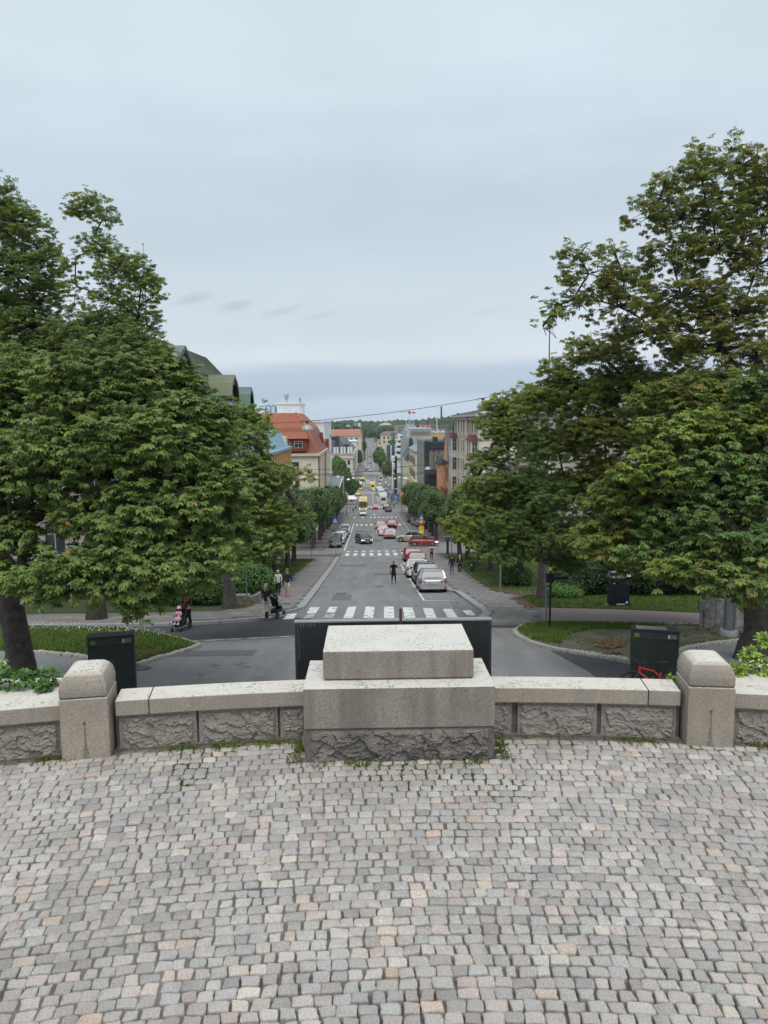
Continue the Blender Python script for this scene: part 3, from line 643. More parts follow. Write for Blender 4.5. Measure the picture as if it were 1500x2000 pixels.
def arcblock(x0, x1, r0, r1, z0, z1, name, m, segs=4, gap=.004, bevel=.008, top_slope=0, smooth=False):
    a0, a1 = thx(x0+gap), thx(x1-gap); mb = MB(); rings = []
    for i in range(segs+1):
        t = a0+(a1-a0)*i/segs; rings.append([polar(t, r0, z0), polar(t, r1, z0), polar(t, r1, z1), polar(t, r0, z1-top_slope)])
    mb.loft(rings); return mb.build(name, m, wall, world=True, bevel=bevel, smooth=smooth)
def rock(x0, x1, z0, z1, parent, m, r0=CR, amp=.055, seed=0, flat=None, margin=.03, name='rock_faced_block', yflat=None):
    """rock-faced block: a flat margin and a broken, bulging face made as displaced geometry"""
    nx_ = max(8, int((x1-x0)/.0085)); nz_ = max(8, int((z1-z0)/.0085)); V = []
    for j in range(nz_+1):
        for i in range(nx_+1):
            s, t = i/nx_, j/nz_; x = x0+(x1-x0)*s; z = z0+(z1-z0)*t
            e = min((x-x0), (x1-x), (z1-z)*1.3)/margin if True else 1; e = max(0, min(1, (e-.6)*1.6))
            wx = x+.05*noise.noise(Vector((x*7, z*7, seed+5))); wz = z+.05*noise.noise(Vector((x*7, z*7, seed+9)))
            vd, vp = noise.voronoi(Vector((wx*9, wz*11, seed*1.7))); c_ = vp[0]; hsh = noise.cell(c_*37.1); hs2 = noise.cell(c_*19.7+Vector((3, 1, 2)))
            b = .35+.30*noise.ridged_multi_fractal(Vector((wx*2.8+seed*7, wz*5.0+wx*1.2, seed)), 1.0, 2.1, 4, .9, 2.0)+.35*noise.fractal(Vector((x*2.6+seed, z*3.2, seed*3)), .9, 2.1, 3)+.22*(hsh-.5)+.5*(hs2-.5)*(wx*9-c_.x)+.5*(hsh-.5)*(wz*11-c_.y)
            vd2, vp2 = noise.voronoi(Vector((wx*26, wz*30, seed))); h3 = noise.cell(vp2[0]*11.3); b += .10*(h3-.5)+.28*(h3-.5)*(wz*30-vp2[0].y)+.07*noise.noise(Vector((x*60, z*60, seed)))
            d = e*amp*max(.12, min(1.5, b+.25*math.sin(t*math.pi)))
            if yflat is None:
                th = thx(x); p = polar(th, r0-d, z)
            else: p = (x, yflat-d, z)
            V.append(p)
    I = np.arange((nx_+1)*(nz_+1)).reshape(nz_+1, nx_+1)
    Fc = np.stack([I[:-1, :-1], I[:-1, 1:], I[1:, 1:], I[1:, :-1]], -1).reshape(-1, 4)
    V = np.array(V)-np.array(parent.location)
    # closing sides and back so that the block is solid
    n0 = len(V); back = V.copy(); back[:, 1] += .2
    B = [0, nx_, nz_*(nx_+1)+nx_, nz_*(nx_+1)]; V = np.vstack([V, back[B]])
    edges = [I[0, :], I[:, -1], I[-1, ::-1], I[::-1, 0]]
    me = bpy.data.meshes.new(name); fs = [tuple(f) for f in Fc.tolist()]
    for k, e in enumerate(edges): fs.append(tuple(int(v) for v in e[::-1])+(n0+k, n0+(k+1) % 4))
    me.from_pydata(V.tolist(), [], fs); me.materials.append(m); me.polygons.foreach_set('use_smooth', [len(f) == 4 and True for f in fs])
    try: me.set_sharp_from_angle(angle=R(22))
    except Exception: pass
    return link(name, me, parent)
def px2x(px, D=6.75): return at(px, 1400, D).x
XL, XR = -6.8, 7.4
PL = (-2.812, -2.375); PR = (2.905, 3.335)         # pillar faces
ped = (-.60, 1.10)
core_spans = [(XL, PL[0]), (PL[1], ped[0]), (ped[1], PR[0]), (PR[1], XR)]
for a, b_ in core_spans:
    arcblock(a, b_, CR+.045, CR+.26, -.03, .338, 'wall_core', DARKJ, 8, gap=0, bevel=0)
    arcblock(a, b_, CR-.02, CR+.05, -.03, .012, 'plinth', DARKJ, 8, gap=0, bevel=0)
arcblock(XL, XR, CR+.05, CR+.25, -3.1, -.04, 'retaining_face', GRR, 20, gap=0, bevel=0)
blocks = [(XL, -5.6), (-5.6, -4.55), (-4.55, -3.62), (-3.60, PL[0]-.03), (PL[1]+.03, px2x(384)), (px2x(389), px2x(541)), (px2x(546), ped[0]-.02),
          (ped[1]+.02, px2x(1002)), (px2x(1014), px2x(1166)), (px2x(1175), PR[0]-.035), (PR[1]+.04, 4.25), (4.28, 5.3), (5.33, XR)]
for k, (a, b_) in enumerate(blocks): rock(a, b_, .0, .325, wall, GRR, r0=CR+.012, amp=.036, seed=k+1, margin=.035)
cop = [(XL, -5.1), (-5.1, -3.95), (-3.95, PL[0]-.012), (PL[1]+.012, px2x(298)), (px2x(298), ped[0]-.01), (ped[1]+.01, px2x(1255, 6.8)), (px2x(1255, 6.8), PR[0]-.012), (PR[1]+.012, 4.9), (4.9, XR)]
for a, b_ in cop: arcblock(a, b_, CR-.045, CR+.285, .342, .487, 'coping_stone', GR, 5, gap=.004, bevel=.009)
def pillar(x0, x1, lab, rz):
    xm = (x0+x1)/2; ym = arc(CR, xm); t = thing('stone_pillar', lab, 'pillar', (xm, ym-.10, 0), rz, group='granite pillars of the parapet')
    hw = (x1-x0)/2*.96; y0, y1 = -.04, .42
    mb = MB(); mb.box(-hw, hw, y0, y1, -.05, .563); mb.build('pillar_shaft', GR, t, bevel=.014)
    # cap: pillow-shaped block with rounded shoulders
    rings = []
    prof = [(0, .578), (0, .66), (.012, .72), (.035, .765), (.07, .797), (.105, .81)]
    for ins, z in prof:
        s_ = ins; X0, X1, Y0, Y1 = -hw+.004+s_*1.15, hw-.004-s_*1.15, y0+.004+s_*.9, y1-.004-s_*.9
        rings.append([(X0, Y0, z), (X1, Y0, z), (X1, Y1, z), (X0, Y1, z)])
    mb = MB(); mb.loft(rings); mb.build('pillar_cap', GR, t, bevel=.010, smooth=50)
    mb = MB(); mb.box(-hw+.012, hw-.012, y0+.012, y1-.012, .562, .579); mb.build('mortar_joint', DARKJ, t)
    # rusty pin hole with the run-down stain below it
    ir = mat('rust', (.20, .085, .03), rough=.9, var=.4, scale=30)
    mb = MB(); mb.tube([(.0, y0-.006, .34), (.0, y0+.02, .34)], .011, 8); mb.build('iron_pin', ir, t)
    for z0_, z1_, wa_, wb_, mm_ in ((.335, .12, .005, .009, mat('stain_rust', (.24, .15, .085), rough=1, var=.3, scale=25)), (.13, -.0, .012, .034, mat('stain_dark', (.15, .13, .11), rough=1, col2=(.26, .23, .19), scale=28))):
        mb = MB(); n_ = 16; Lp = [(-(wa_+(wb_-wa_)*i/n_)*random.uniform(.5, 1.25), z0_+(z1_-z0_)*i/n_) for i in range(n_+1)]; Rp = [((wa_+(wb_-wa_)*i/n_)*random.uniform(.5, 1.25), z0_+(z1_-z0_)*i/n_) for i in range(n_+1)]
        for i in range(n_): mb.add([(Lp[i][0], y0-.0022, Lp[i][1]), (Rp[i][0], y0-.0022, Rp[i][1]), (Rp[i+1][0], y0-.0022, Rp[i+1][1]), (Lp[i+1][0], y0-.0022, Lp[i+1][1])], [(0, 1, 2, 3)])
        mb.build('run_stain', mm_, t, recalc=False)
    return t
pillar(*PL, 'square granite pillar with rounded cap at the left, beside the black bin', R(9)); pillar(*PR, 'square granite pillar with rounded cap at the right, beside the red bicycle', R(-8.5))
# ---- pedestal
pd = thing('stone_pedestal', 'large stepped granite plinth of three blocks in the middle of the parapet', 'pedestal', (.24, 6.3, 0))
rock(-.585, 1.075, -.0, .300, pd, GRD, amp=.055, seed=21, yflat=6.335, margin=.04, name='base_block')
for sx, x in ((-1, -.585), (1, 1.075)):
    # returns of the base, rough on their sides
    nV = []; ny_, nz_ = 30, 14
    for j in range(nz_+1):
        for i in range(ny_+1):
            y = 6.335+i*.75/ny_; z = .292*j/nz_; e = min(1, max(0, (y-6.355)/.03))*min(1, max(0, (.285-z)/.03+.1))
            d = .05*e*max(.1, .5+.8*noise.fractal(Vector((y*4+sx, z*5, 4)), .9, 2, 4)); nV.append((x+sx*d-.24, y-6.3, z))
    I = np.arange((ny_+1)*(nz_+1)).reshape(nz_+1, ny_+1); Fc = np.stack([I[:-1, :-1], I[:-1, 1:], I[1:, 1:], I[1:, :-1]], -1).reshape(-1, 4)
    link('base_side', np_mesh('base_side', nV, Fc, GRD), pd)
mb = MB(); mb.box(-.585, 1.075, 6.34, 7.08, -.05, .30); mb.build('base_core', GRD, pd, world=True)
mb = MB(); mb.box(-.607, 1.093, 6.318, 7.12, .304, .672); mb.build('middle_block', GRP, pd, world=True, bevel=.006)
mb = MB(); mb.box(-.44, .93, 6.52, 7.40, .684, .948); mb.build('top_block', GRP, pd, world=True, bevel=.016)
mb = MB(); mb.box(-.425, .915, 6.535, 7.36, .67, .686); mb.box(-.595, 1.08, 6.33, 7.1, .296, .306); mb.build('mortar_joint', DARKJ, pd, world=True)
# ---- dark sign board seen from behind, and the rusty stake
BLK = mat('dark_sheet_metal', (.022, .024, .026), rough=.45, var=.25, scale=3, spec=.5)
sg = thing('sign_board', 'wide dark grey board seen from behind, just beyond the stepped plinth', 'sign', (.25, 7.95, -2.9))
mb = MB(); mb.box(-.835, 1.32, 7.90, 7.925, -.9, .838); mb.build('board_panel', BLK, sg, world=True, bevel=.003)
mb = MB(); mb.box(-.838, 1.323, 7.895, 7.99, .839, .853); mb.build('top_rail', mat('aluminium', (.35, .36, .37), rough=.4, metal=.7, var=.1), sg, world=True)
mb = MB()
for x in (-.60, 1.1): mb = MB(); mb.box(x-.03, x+.03, 7.93, 7.99, -3.0, .8); mb.build('post', BLK, sg, world=True)
mb = MB()
for x in (-.82, 1.30): mb = MB(); mb.box(x-.012, x+.012, 7.889, 7.902, -.9, .836); mb.build('edge_strip', mat('dark_trim', (.04, .042, .045), rough=.5), sg, world=True)
mb = MB(); mb.box(.985, .995, 7.886, 7.894, .78, .838); mb.build('clamp', mat('dark_trim', (.04, .042, .045), rough=.5), sg, world=True)
mb = MB()
for k in range(7): mb.box(-.80+k*.03, -.795+k*.03, 7.8965, 7.899, .805-random.random()*.02, .83)
for k in range(16): z = .75-k*.022+random.random()*.01; x = -.795+random.uniform(-.008, .008); mb.box(x, x+.006, 7.8965, 7.899, z, z+.012)
mb.build('scratch_marks', mat('scratched', (.2, .2, .2), rough=.7), sg, world=True, kind='stuff')
st = thing('iron_stake', 'short rusty iron bar standing upright behind the top of the plinth', 'stake', (.31, 7.6, -.04))
mb = MB(); mb.box(.297, .325, 7.585, 7.61, -2.9, 1.06); mb.box(.302, .320, 7.58, 7.586, .88, 1.04); mb.build('bar', mat('rusty_iron', (.075, .04, .03), rough=.85, var=.4, scale=20), st, world=True)
# ---- moss and small weeds in the joints and along the foot of the wall
def weeds(name, pts, h, wd, tints, n_each):
    P = np.array(pts); n = len(P)*n_each; B = np.repeat(P, n_each, 0)+np.c_[rng.normal(0, .018, (n, 2)), np.zeros(n)]
    a = rng.uniform(0, 6.28, n); hh = h*rng.uniform(.3, 1.3, n); d = np.c_[np.cos(a), np.sin(a)]; V = np.empty((n, 4, 3)); l_ = rng.uniform(-1, 1, (n, 2))*hh[:, None]*1.1
    V[:, 0, :2] = B[:, :2]; V[:, 1, :2] = B[:, :2]+l_*.6+d*wd; V[:, 2, :2] = B[:, :2]+l_; V[:, 3, :2] = B[:, :2]+l_*.6-d*wd
    V[:, 0, 2] = -.02; V[:, 1, 2] = V[:, 3, 2] = hh*.65-.01; V[:, 2, 2] = hh-.012
    T = np.array(tints)[rng.integers(0, len(tints), n)]
    o = link(name, np_mesh(name, V.reshape(-1, 3), np.arange(4*n).reshape(-1, 4), BLADE, tint=np.repeat(T, 4, 0))); o['kind'] = 'stuff'
pts = []
for _ in range(1500):
    x = rng.uniform(-4, 4.4); dr = abs(rng.normal(0, .07))
    if noise.noise(Vector((x*2.6, 0, 7))) > .05 or rng.random() < .10:
        if ped[0]-.03 < x < ped[1]+.03: pts.append((x, 6.30-dr*.8, 0)) if noise.noise(Vector((x*3, 1, 7))) > 0 else None
        else: pts.append((x, arc(CR-.02-dr, x), 0))
for _ in range(200):
    s_ = random.choice((-1, 1)); pts.append(((ped[0]-.06-abs(rng.normal(0, .04))) if s_ < 0 else (ped[1]+.06+abs(rng.normal(0, .04))), rng.uniform(6.28, 6.75), 0))
weeds('joint_weeds', pts, .036, .006, [(1.0, .9, .9), (1.7, 1.2, 1.1), (1.3, 1.05, 1), (1.9, 1.1, 1.4)], 4)
# moss threads following the joints near the pedestal and right side
pts = []
for (x, y, a, w_, d_, v_, u_) in stones:
    dn = noise.noise(Vector((x*.8+4, y*1.1, 2.2)))
    near = max(0, 1-abs(arc(CR, x)-y)/.9)
    ctr = max(0, 1-math.hypot((x-.55)/1.5, (y-5.95)/.75))
    if dn*.8+near*.5+ctr*1.0 > .48 and y > 4.9 and 350 < u_ < 1500:
        for _ in range(20):
            if rng.random() < .5: pts.append((x-w_/2-.006, y+rng.uniform(-d_/2, d_/2), 0))
            else: pts.append((x+rng.uniform(-w_/2, w_/2), y-d_/2-.006, 0))
weeds('joint_moss', pts, .013, .008, [(1.4, .95, 1.0), (1.8, 1.2, 1.2), (1.1, .7, 1.0)], 4)
# outer ledge strip with planting behind the left and right ends of the wall
led = thing('planter_ledge', 'stone ledge with green leaves behind the left end of the parapet', 'ledge', (-4.2, 7.3, 0))
mb = MB(); mb.box(-6.9, -2.9, arc(CR, -4.2)+.35, 7.6, -3, .37); mb.build('ledge_slab', GR, led, world=True, bevel=.01)
led = thing('planter_ledge', 'stone ledge with flowering shrub behind the right end of the parapet', 'ledge', (4.9, 7.3, 0))
mb = MB(); mb.box(3.40, 7.4, arc(CR, 4.9)+.40, 7.6, -3, .40); mb.build('ledge_slab', GR, led, world=True, bevel=.01)
# ================================================================== BUILDINGS
WALLC = {}
def plaster(name, c, c2=None, sc=.5): return mat(name, c, rough=.9, col2=c2 or tuple(v*.82 for v in c), scale=sc, bump=.15, bscale=12)
PINK = plaster('plaster_pink', (.60, .48, .49)); YEL = plaster('plaster_yellow', (.78, .58, .28)); ORP = plaster('plaster_orange_pilaster', (.76, .46, .20))
BEI = plaster('plaster_beige', (.80, .72, .60)); CRM = plaster('plaster_cream', (.68, .62, .50)); WHI = plaster('panel_white', (.78, .79, .79)); GRY = plaster('plaster_grey', (.34, .35, .35))
MAUVE = plaster('trim_mauve', (.50, .41, .39)); ORA = plaster('plaster_orange', (.74, .40, .24)); BRD = plaster('stone_red', (.27, .10, .08)); TAN = plaster('plaster_tan', (.50, .36, .17))
CREMY = plaster('plaster_pale_yellow', (.70, .63, .44)); PALEB = plaster('panel_pale_blue', (.45, .52, .58)); BRNC = plaster('concrete_brown', (.30, .26, .22))
def roofmat(name, c, c2, sc=(.5, .5, .5), rough=.6):
    return mat(name, c, rough=rough, col2=c2, scale=.9, bump=.2, bscale=8)
COPPER = roofmat('roof_green_copper', (.115, .145, .095), (.16, .16, .09)); COPPERV = roofmat('roof_verdigris', (.12, .20, .16), (.10, .15, .12))
BLUER = roofmat('roof_pale_blue', (.30, .44, .56), (.24, .36, .47)); REDT = roofmat('roof_red_tile', (.34, .10, .045), (.22, .075, .04)); DARKR = roofmat('roof_dark_slate', (.045, .055, .07), (.03, .035, .045), rough=.45)
REDW = plaster('red_wall', (.24, .055, .035)); ORR = roofmat('roof_orange', (.42, .16, .09), (.33, .13, .08)); BRR = roofmat('roof_brown', (.20, .15, .12), (.15, .12, .10))
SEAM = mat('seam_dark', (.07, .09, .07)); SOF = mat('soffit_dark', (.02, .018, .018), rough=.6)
GLS = glassy('window_glass'); GLSB = glassy('curtain_glass', (.055, .075, .075), .1); FRW = mat('frame_white', (.55, .54, .51)); FRD = mat('frame_dark', (.09, .075, .07)); FRB = mat('frame_brown', (.16, .10, .08))
GUT = mat('downpipe', (.10, .05, .045), rough=.5)
WM = {}
def window_mesh(w_, h, fr, surround=None, style=0):
    key = (round(w_, 2), round(h, 2), fr.name, surround.name if surround else '', style)
    if key in WM: return WM[key]
    mb = MB(); t = .07
    for a in ((-w_/2, -w_/2+t, 0, h), (w_/2-t, w_/2, 0, h), (-w_/2+t, w_/2-t, 0, t), (-w_/2+t, w_/2-t, h-t, h)): mb.box(a[0], a[1], -.05, .02, a[2], a[3])
    mb.box(-.025, .025, -.045, .02, t, h-t)
    if style != 2: mb.box(-w_/2+t, w_/2-t, -.043, .02, h*.66, h*.66+.05)
    if surround:
        s_ = .16
        for a in ((-w_/2-s_, -w_/2-.002, -s_*.2, h+s_), (w_/2+.002, w_/2+s_, -s_*.2, h+s_), (-w_/2-.002, w_/2+.002, h+.002, h+s_)): mb.box(a[0], a[1], -.09, .02, a[2], a[3], 1)
        mb.box(-w_/2-.24, w_/2+.24, -.16, .02, -.13, -.035, 1)
    me = mb.mesh('window', [fr, surround or fr]); g = MB(); g.box(-w_/2+t, w_/2-t, -.022, .01, t, h-t); gm = g.mesh('pane', GLS)
    WM[key] = (me, gm); return WM[key]
def face(parent, org, u, wins, fr=None, surround=None, style=0, name='window'):
    """wins: list of (s, z, w, h) along the wall line from org in horizontal direction u; the outward normal is to the right of u"""
    ux, uy = u; ang = math.atan2(uy, ux)
    for s_, z, w_, h in wins:
        me, gm = window_mesh(w_, h, fr or FRW, surround, style)
        o = link(name, me, parent); o.location = (org[0]+ux*s_-parent.location.x, org[1]+uy*s_-parent.location.y, z-parent.location.z); o.rotation_euler = (0, 0, ang)
        p_ = link('pane', gm, o)
def grid(s0, s1, n, zs, w_, h): return [(s0+(s1-s0)*(i+.5)/n, z, w_, h) for z in zs for i in range(n)]
def bld(name, label, cat, x, y, group=None): return thing(name, label, cat, (x, y, G(y)), 0, group)
def block(b, name, x0, x1, y0, y1, z0, z1, m, **k):
    mb = MB(); mb.box(x0, x1, y0, y1, z0, z1, **k); return mb.build(name, m, b, world=True)
def bands(b, name, x0, x1, y0, y1, zs, th, pr, m):
    for z in zs:
        mb = MB(); mb.box(x0-pr, x1+pr, y0-pr, y1+pr, z, z+th); mb.build(name, m, b, world=True)
def hip(b, name, x0, x1, y0, y1, z0, z1, ins, m, seams=None, sm=None):
    ix, iy = ins if isinstance(ins, tuple) else (ins, ins)
    mb = MB(); mb.box(x0, x1, y0, y1, z0, z1, taper=(ix, iy)); r_ = mb.build(name, m, b, world=True)
    if seams:
        mb = MB()
        n = int((y1-y0)/seams)
        for i in range(1, n):
            t = i/n; ya, yb = y0+(y1-y0)*t, y0+iy+(y1-y0-2*iy)*t
            mb.tube([(x1+.01, ya, z0+.02), (x1-ix+.01, yb, z1+.02)], .035, 4); mb.tube([(x0-.01, ya, z0+.02), (x0+ix-.01, yb, z1+.02)], .035, 4)
        n = int((x1-x0)/seams)
        for i in range(1, n):
            t = i/n; mb.tube([(x0+(x1-x0)*t, y0-.01, z0+.02), (x0+ix+(x1-x0-2*ix)*t, y0+iy-.01, z1+.02)], .035, 4)
        o = mb.build('roof_seam', sm or SEAM, r_); o.location = (-b.location.x, -b.location.y, -b.location.z); o['kind'] = 'stuff'
    return r_
# --- L1 pink house with green copper mansard
b = bld('pink_house', 'large pink apartment house with steep green copper mansard behind the left trees', 'house', -26, 62)
X1 = -13.5; block(b, 'wall', -62, X1, 44, 84.5, -13.2, 3.0, PINK)
mb = MB(); mb.box(-62.1, X1+.12, 43.9, 84.6, -13.2, -9.0); mb.build('plinth', MAUVE, b, world=True)
bands(b, 'cornice', -62, X1, 44, 84.5, (-5.6, -2.4, .6), .22, .16, PINK); bands(b, 'cornice', -62, X1, 44, 84.5, (2.85,), .35, .45, COPPERV)
hip(b, 'mansard_roof', -62, X1-.1, 44.1, 84.4, 3.22, 7.6, (1.7, 1.7), COPPERV, seams=.9)
hip(b, 'upper_roof', -60.6, X1-1.7, 45.9, 82.6, 7.6, 9.7, (1.3, 5), COPPER, seams=1.1)
face(b, (X1, 44), (0, 1), [(s, z, 1.25, 1.9) for z in (-7.8, -4.7, -1.5, 1.0-.1) for s in (2.5, 5.3, 8.5, 11.2, 14.5, 18, 21, 24, 27.3, 30, 33, 36.5, 38.9)], FRD, MAUVE)
face(b, (-62, 44), (1, 0), [(s, z, 1.3, 1.9) for z in (-7.8, -4.7, -1.5) for s in np.arange(3, 47, 3.1)], FRW, PINK)
def gable(b, yc, w_, z0, z1, zt, xo, depth, wall, roof):
    h = w_/2; prof = [(-h, z0), (h, z0), (h, z1), (h*.62, zt-.5), (-h*.62, zt-.5), (-h, z1)]
    mb = MB(); mb.prism([(yc+y, z) for y, z in prof], xo-depth, xo, axis='x'); g = mb.build('gable_dormer', wall, b, world=True)
    off = tuple(-v for v in b.location)
    def sub(nm, mb_, m):
        o = mb_.build(nm, m, g); o.location = off; return o
    mb = MB(); H = h+.45; pts = [(-H, z1-.3), (-H*.62-.1, zt-.35), (-.001, zt+.45), (H*.62+.1, zt-.35), (H, z1-.3)]
    outer = [(yc+y, z) for y, z in pts]; inner = [(yc+y*.93, z-.28) for y, z in pts]
    for i in range(4):
        a, c, d, e = outer[i], outer[i+1], inner[i+1], inner[i]
        mb.prism([a, c, d, e], xo-depth-.4, xo+.55, axis='x')
    sub('gable_roof', mb, roof)
    mb = MB(); 
    for i in range(4):
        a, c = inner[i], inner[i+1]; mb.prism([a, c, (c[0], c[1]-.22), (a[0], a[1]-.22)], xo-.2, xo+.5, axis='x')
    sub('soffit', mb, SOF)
    mb = MB(); mb.box(xo+.01, xo+.06, yc-.9, yc+.9, z0+.6, z1-.1); sub('window', mb, GLS)
    mb = MB()
    for k in range(12): yy = yc-h*.8+k*h*1.6/11; mb.box(xo+.06, xo+.4, yy-.06, yy+.06, zt-.45, zt-.25)
    o = sub('dentil', mb, PINK); o['kind'] = 'stuff'
    return g
gable(b, 53.0, 4.6, 3.2, 6.2, 8.0, X1+.25, 5, PINK, COPPERV); gable(b, 72.2, 3.4, 3.2, 5.9, 7.2, X1+.25, 5, PINK, COPPER); gable(b, 81.8, 2.4, 3.0, 5.0, 6.5, X1+.3, 4, PINK, COPPERV)
mb = MB(); pts = [(68+1.5*math.cos(t), 3.2+2.2*math.sin(t)) for t in np.linspace(0, math.pi, 10)]; mb.prism(pts, X1-2.5, X1+.1, axis='x'); mb.build('arched_dormer', COPPERV, b, world=True)
mb = MB(); pts = [(68+1.1*math.cos(t), 3.3+1.75*math.sin(t)) for t in np.linspace(0, math.pi, 10)]; mb.prism(pts, X1+.101, X1+.16, axis='x'); mb.build('arched_window', GLS, b, world=True)
mb = MB(); mb.tube([(-17.5, 61, 8), (-17.7, 61, 14.5)], .035, 5); mb.build('antenna', FRD, b, world=True)
t = thing('flagpole', 'thin pale flagpole rising over the left tree crowns', 'flagpole', (-19.5, 60, 9)); mb = MB(); mb.tube([(0, 0, -1.5), (0, 0, 8.4)], [.06, .035], 6); mb.lathe([(.01, 8.4), (.11, 8.46), (.11, 8.5), (.01, 8.56)], 8); mb.build('pole', FRW, t)
t.location = (at(285, 600, 62).x, 62, 8.9)
# --- L2 yellow house with pale blue roof
b = bld('yellow_house', 'yellow house with orange pilasters and pale blue metal roof', 'house', -22, 110)
block(b, 'wall', -45, X1, 97, 126, -18, -1.1, YEL); bands(b, 'cornice', -45, X1, 97, 126, (-1.25,), .4, .5, BLUER); bands(b, 'cornice', -45, X1, 97, 126, (-6.2, -10.4), .25, .2, CRM)
hip(b, 'mansard_roof', -45, X1, 97, 126, -.85, 1.7, (1.3, 1.3), BLUER, seams=1.2, sm=BLUER); hip(b, 'upper_roof', -43.7, X1-1.3, 98.3, 124.7, 1.7, 3.7, (6, 7), BLUER, seams=1.5, sm=BLUER)
for i in range(10):
    yy = 97.3+i*3.13; block(b, 'pilaster', X1+.002, X1+.35, yy, yy+.75, -17, -1.3, ORP)
face(b, (X1, 97), (0, 1), [(2.3+i*3.13, z, 1.2, 2.1) for z in (-5.2, -9.3, -13.6) for i in range(9)], FRB, CRM)
face(b, (-45, 97), (1, 0), [(s, z, 1.2, 2.1) for z in (-5.2, -9.3, -13.6) for s in np.arange(2, 31, 2.9)], FRB, CRM)
block(b, 'roof_turret', X1-1.4, X1-.1, 122.5, 124.3, -.8, .9, CRM)
# --- L3 beige house with red tiled roof
b = bld('tiled_house', 'beige house with tall red tiled mansard roof and red dormer band', 'house', -18, 150)
xa, xb = -26.5, -9.6; block(b, 'wall', xa, xb, 139, 172, -20, -2.2, BEI)
bands(b, 'cornice', xa, xb, 139, 172, (-3.1,), .5, .45, CRM); bands(b, 'cornice', xa, xb, 139, 172, (-7.4,), .22, .16, CRM)
hip(b, 'tiled_roof', xa, xb+.2, 139-.2, 172, -2.6, 2.1, (2.2, 2.4), REDT); hip(b, 'tiled_roof', xa+2.2, xb-2.0, 141.2, 169.8, 2.1, 5.0, (2.6, 5), REDT)
mb = MB()
for k in range(9): mb.tube([(xb-.05-k*.0-(2.0/9)*k, 139.0+k*.26, -2.5+k*.52), (xb-.05-(2.0/9)*(k+1), 139.0+(k+1)*.26, -2.5+(k+1)*.52)], .16, 6)
mb.tube([(xb-2.0, 141.2, 2.15), (xb-4.6, 146.2, 5.05)], .15, 6); mb.tube([(xa+2.2, 141.2, 2.15), (xa+4.8, 146.2, 5.05)], .15, 6); mb.build('ridge_tile', mat('ridge_light', (.42, .15, .07)), b, world=True)
for k in range(13): # tile courses as raised steps
    z = -2.4+k*.36; f = (z+2.6)/4.7; mb = MB(); mb.box(xa+2.2*f-.03, xb+.2-2.2*f+.03, 138.8+2.4*f-.03, 172-2.4*f, z, z+.07); o = mb.build('tile_course', REDT, b, world=True)
mb = MB(); mb.box(-16.9, -11.6, 138.4, 141.5, -2.2, .15); d = mb.build('dormer', REDW, b, world=True); hip(b, 'dormer_roof', -17.3, -11.2, 138.0, 142.5, .15, 1.3, (.5, 1.6), REDT)
face(b, (-17, 138.4), (1, 0), [(1.6, -1.6, 1.5, 1.3), (3.9, -1.6, 1.5, 1.3)], FRW)
face(b, (xa, 139), (1, 0), [(s, z, 1.9, 2.6) for z in (-6.8, -11.0, -15.2) for s in (2, 5.2, 8.6, 12.4)], FRB, CRM, 1)
face(b, (xb, 139), (0, 1), [(s, z, 1.3, 2.3) for z in (-6.8, -11.0, -15.2) for s in np.arange(3, 32, 3.2)], FRB, CRM)
for yy in (141.5, 147, 155, 163, 170): block(b, 'pilaster', xb+.002, xb+.55, yy, yy+1.0, -19, -3.2, BEI)
mb = MB(); mb.tube([(xb+.15, 139.6, -3.0), (xb+.15, 139.6, -18)], .09, 6); mb.tube([(xb+.6, 153, -3.0), (xb+.6, 153, -18)], .09, 6); mb.build('downpipe', GUT, b, world=True)
block(b, 'chimney', xb-1.0, xb-.3, 160, 161, -1.5, 1.0, REDW)
block(b, 'parapet_gable', xb-.2, xb+.5, 168, 169, -3, -.6, REDW)
# --- L4 white slab
b = bld('white_block', 'tall plain white office block with grey penthouse behind the tiled roof', 'office block', -18, 188)
block(b, 'wall', -40, -10.4, 174, 206, -22.5, 3.1, plaster('render_white', (.86, .87, .87))); block(b, 'roof_edge', -40.2, -10.2, 173.8, 206.2, 3.1, 3.5, WHI)
pe = at(547, 803, 190).x, at(591, 803, 190).x
block(b, 'penthouse', pe[0], pe[1], 184, 197, 3.5, 7.7, WHI); block(b, 'penthouse_cap', pe[0]-.2, pe[1]+.3, 183.7, 197.2, 7.7, 8.0, WHI)
face(b, (-10.4, 174), (0, 1), [(s, z, .9, 1.0) for z in (-12, -5.5, -1) for s in (24, 28)], FRD)
mb = MB()
for x in np.arange(pe[0], pe[1], .6): mb.box(x, x+.04, 183.94, 183.99, 3.6, 7.6)
o = mb.build('panel_joint', GRY, b, world=True); o['kind'] = 'stuff'
mb = MB(); p0 = at(560, 790, 190); mb.tube([(p0.x, 190, 8.0), (p0.x, 190, 9.0)], .12, 6); mb.prism([(p0.x-.55, 10.4), (p0.x-.42, 9.0), (p0.x+.42, 9.0), (p0.x+.55, 10.4), (p0.x+.3, 10.1), (p0.x-.3, 10.1)], 189.6, 190.4, axis='y'); mb.tube([(p0.x+3.4, 190, 8), (p0.x+3.4, 190, 9.3)], .3, 6); mb.build('roof_emblem', GRY, b, world=True)
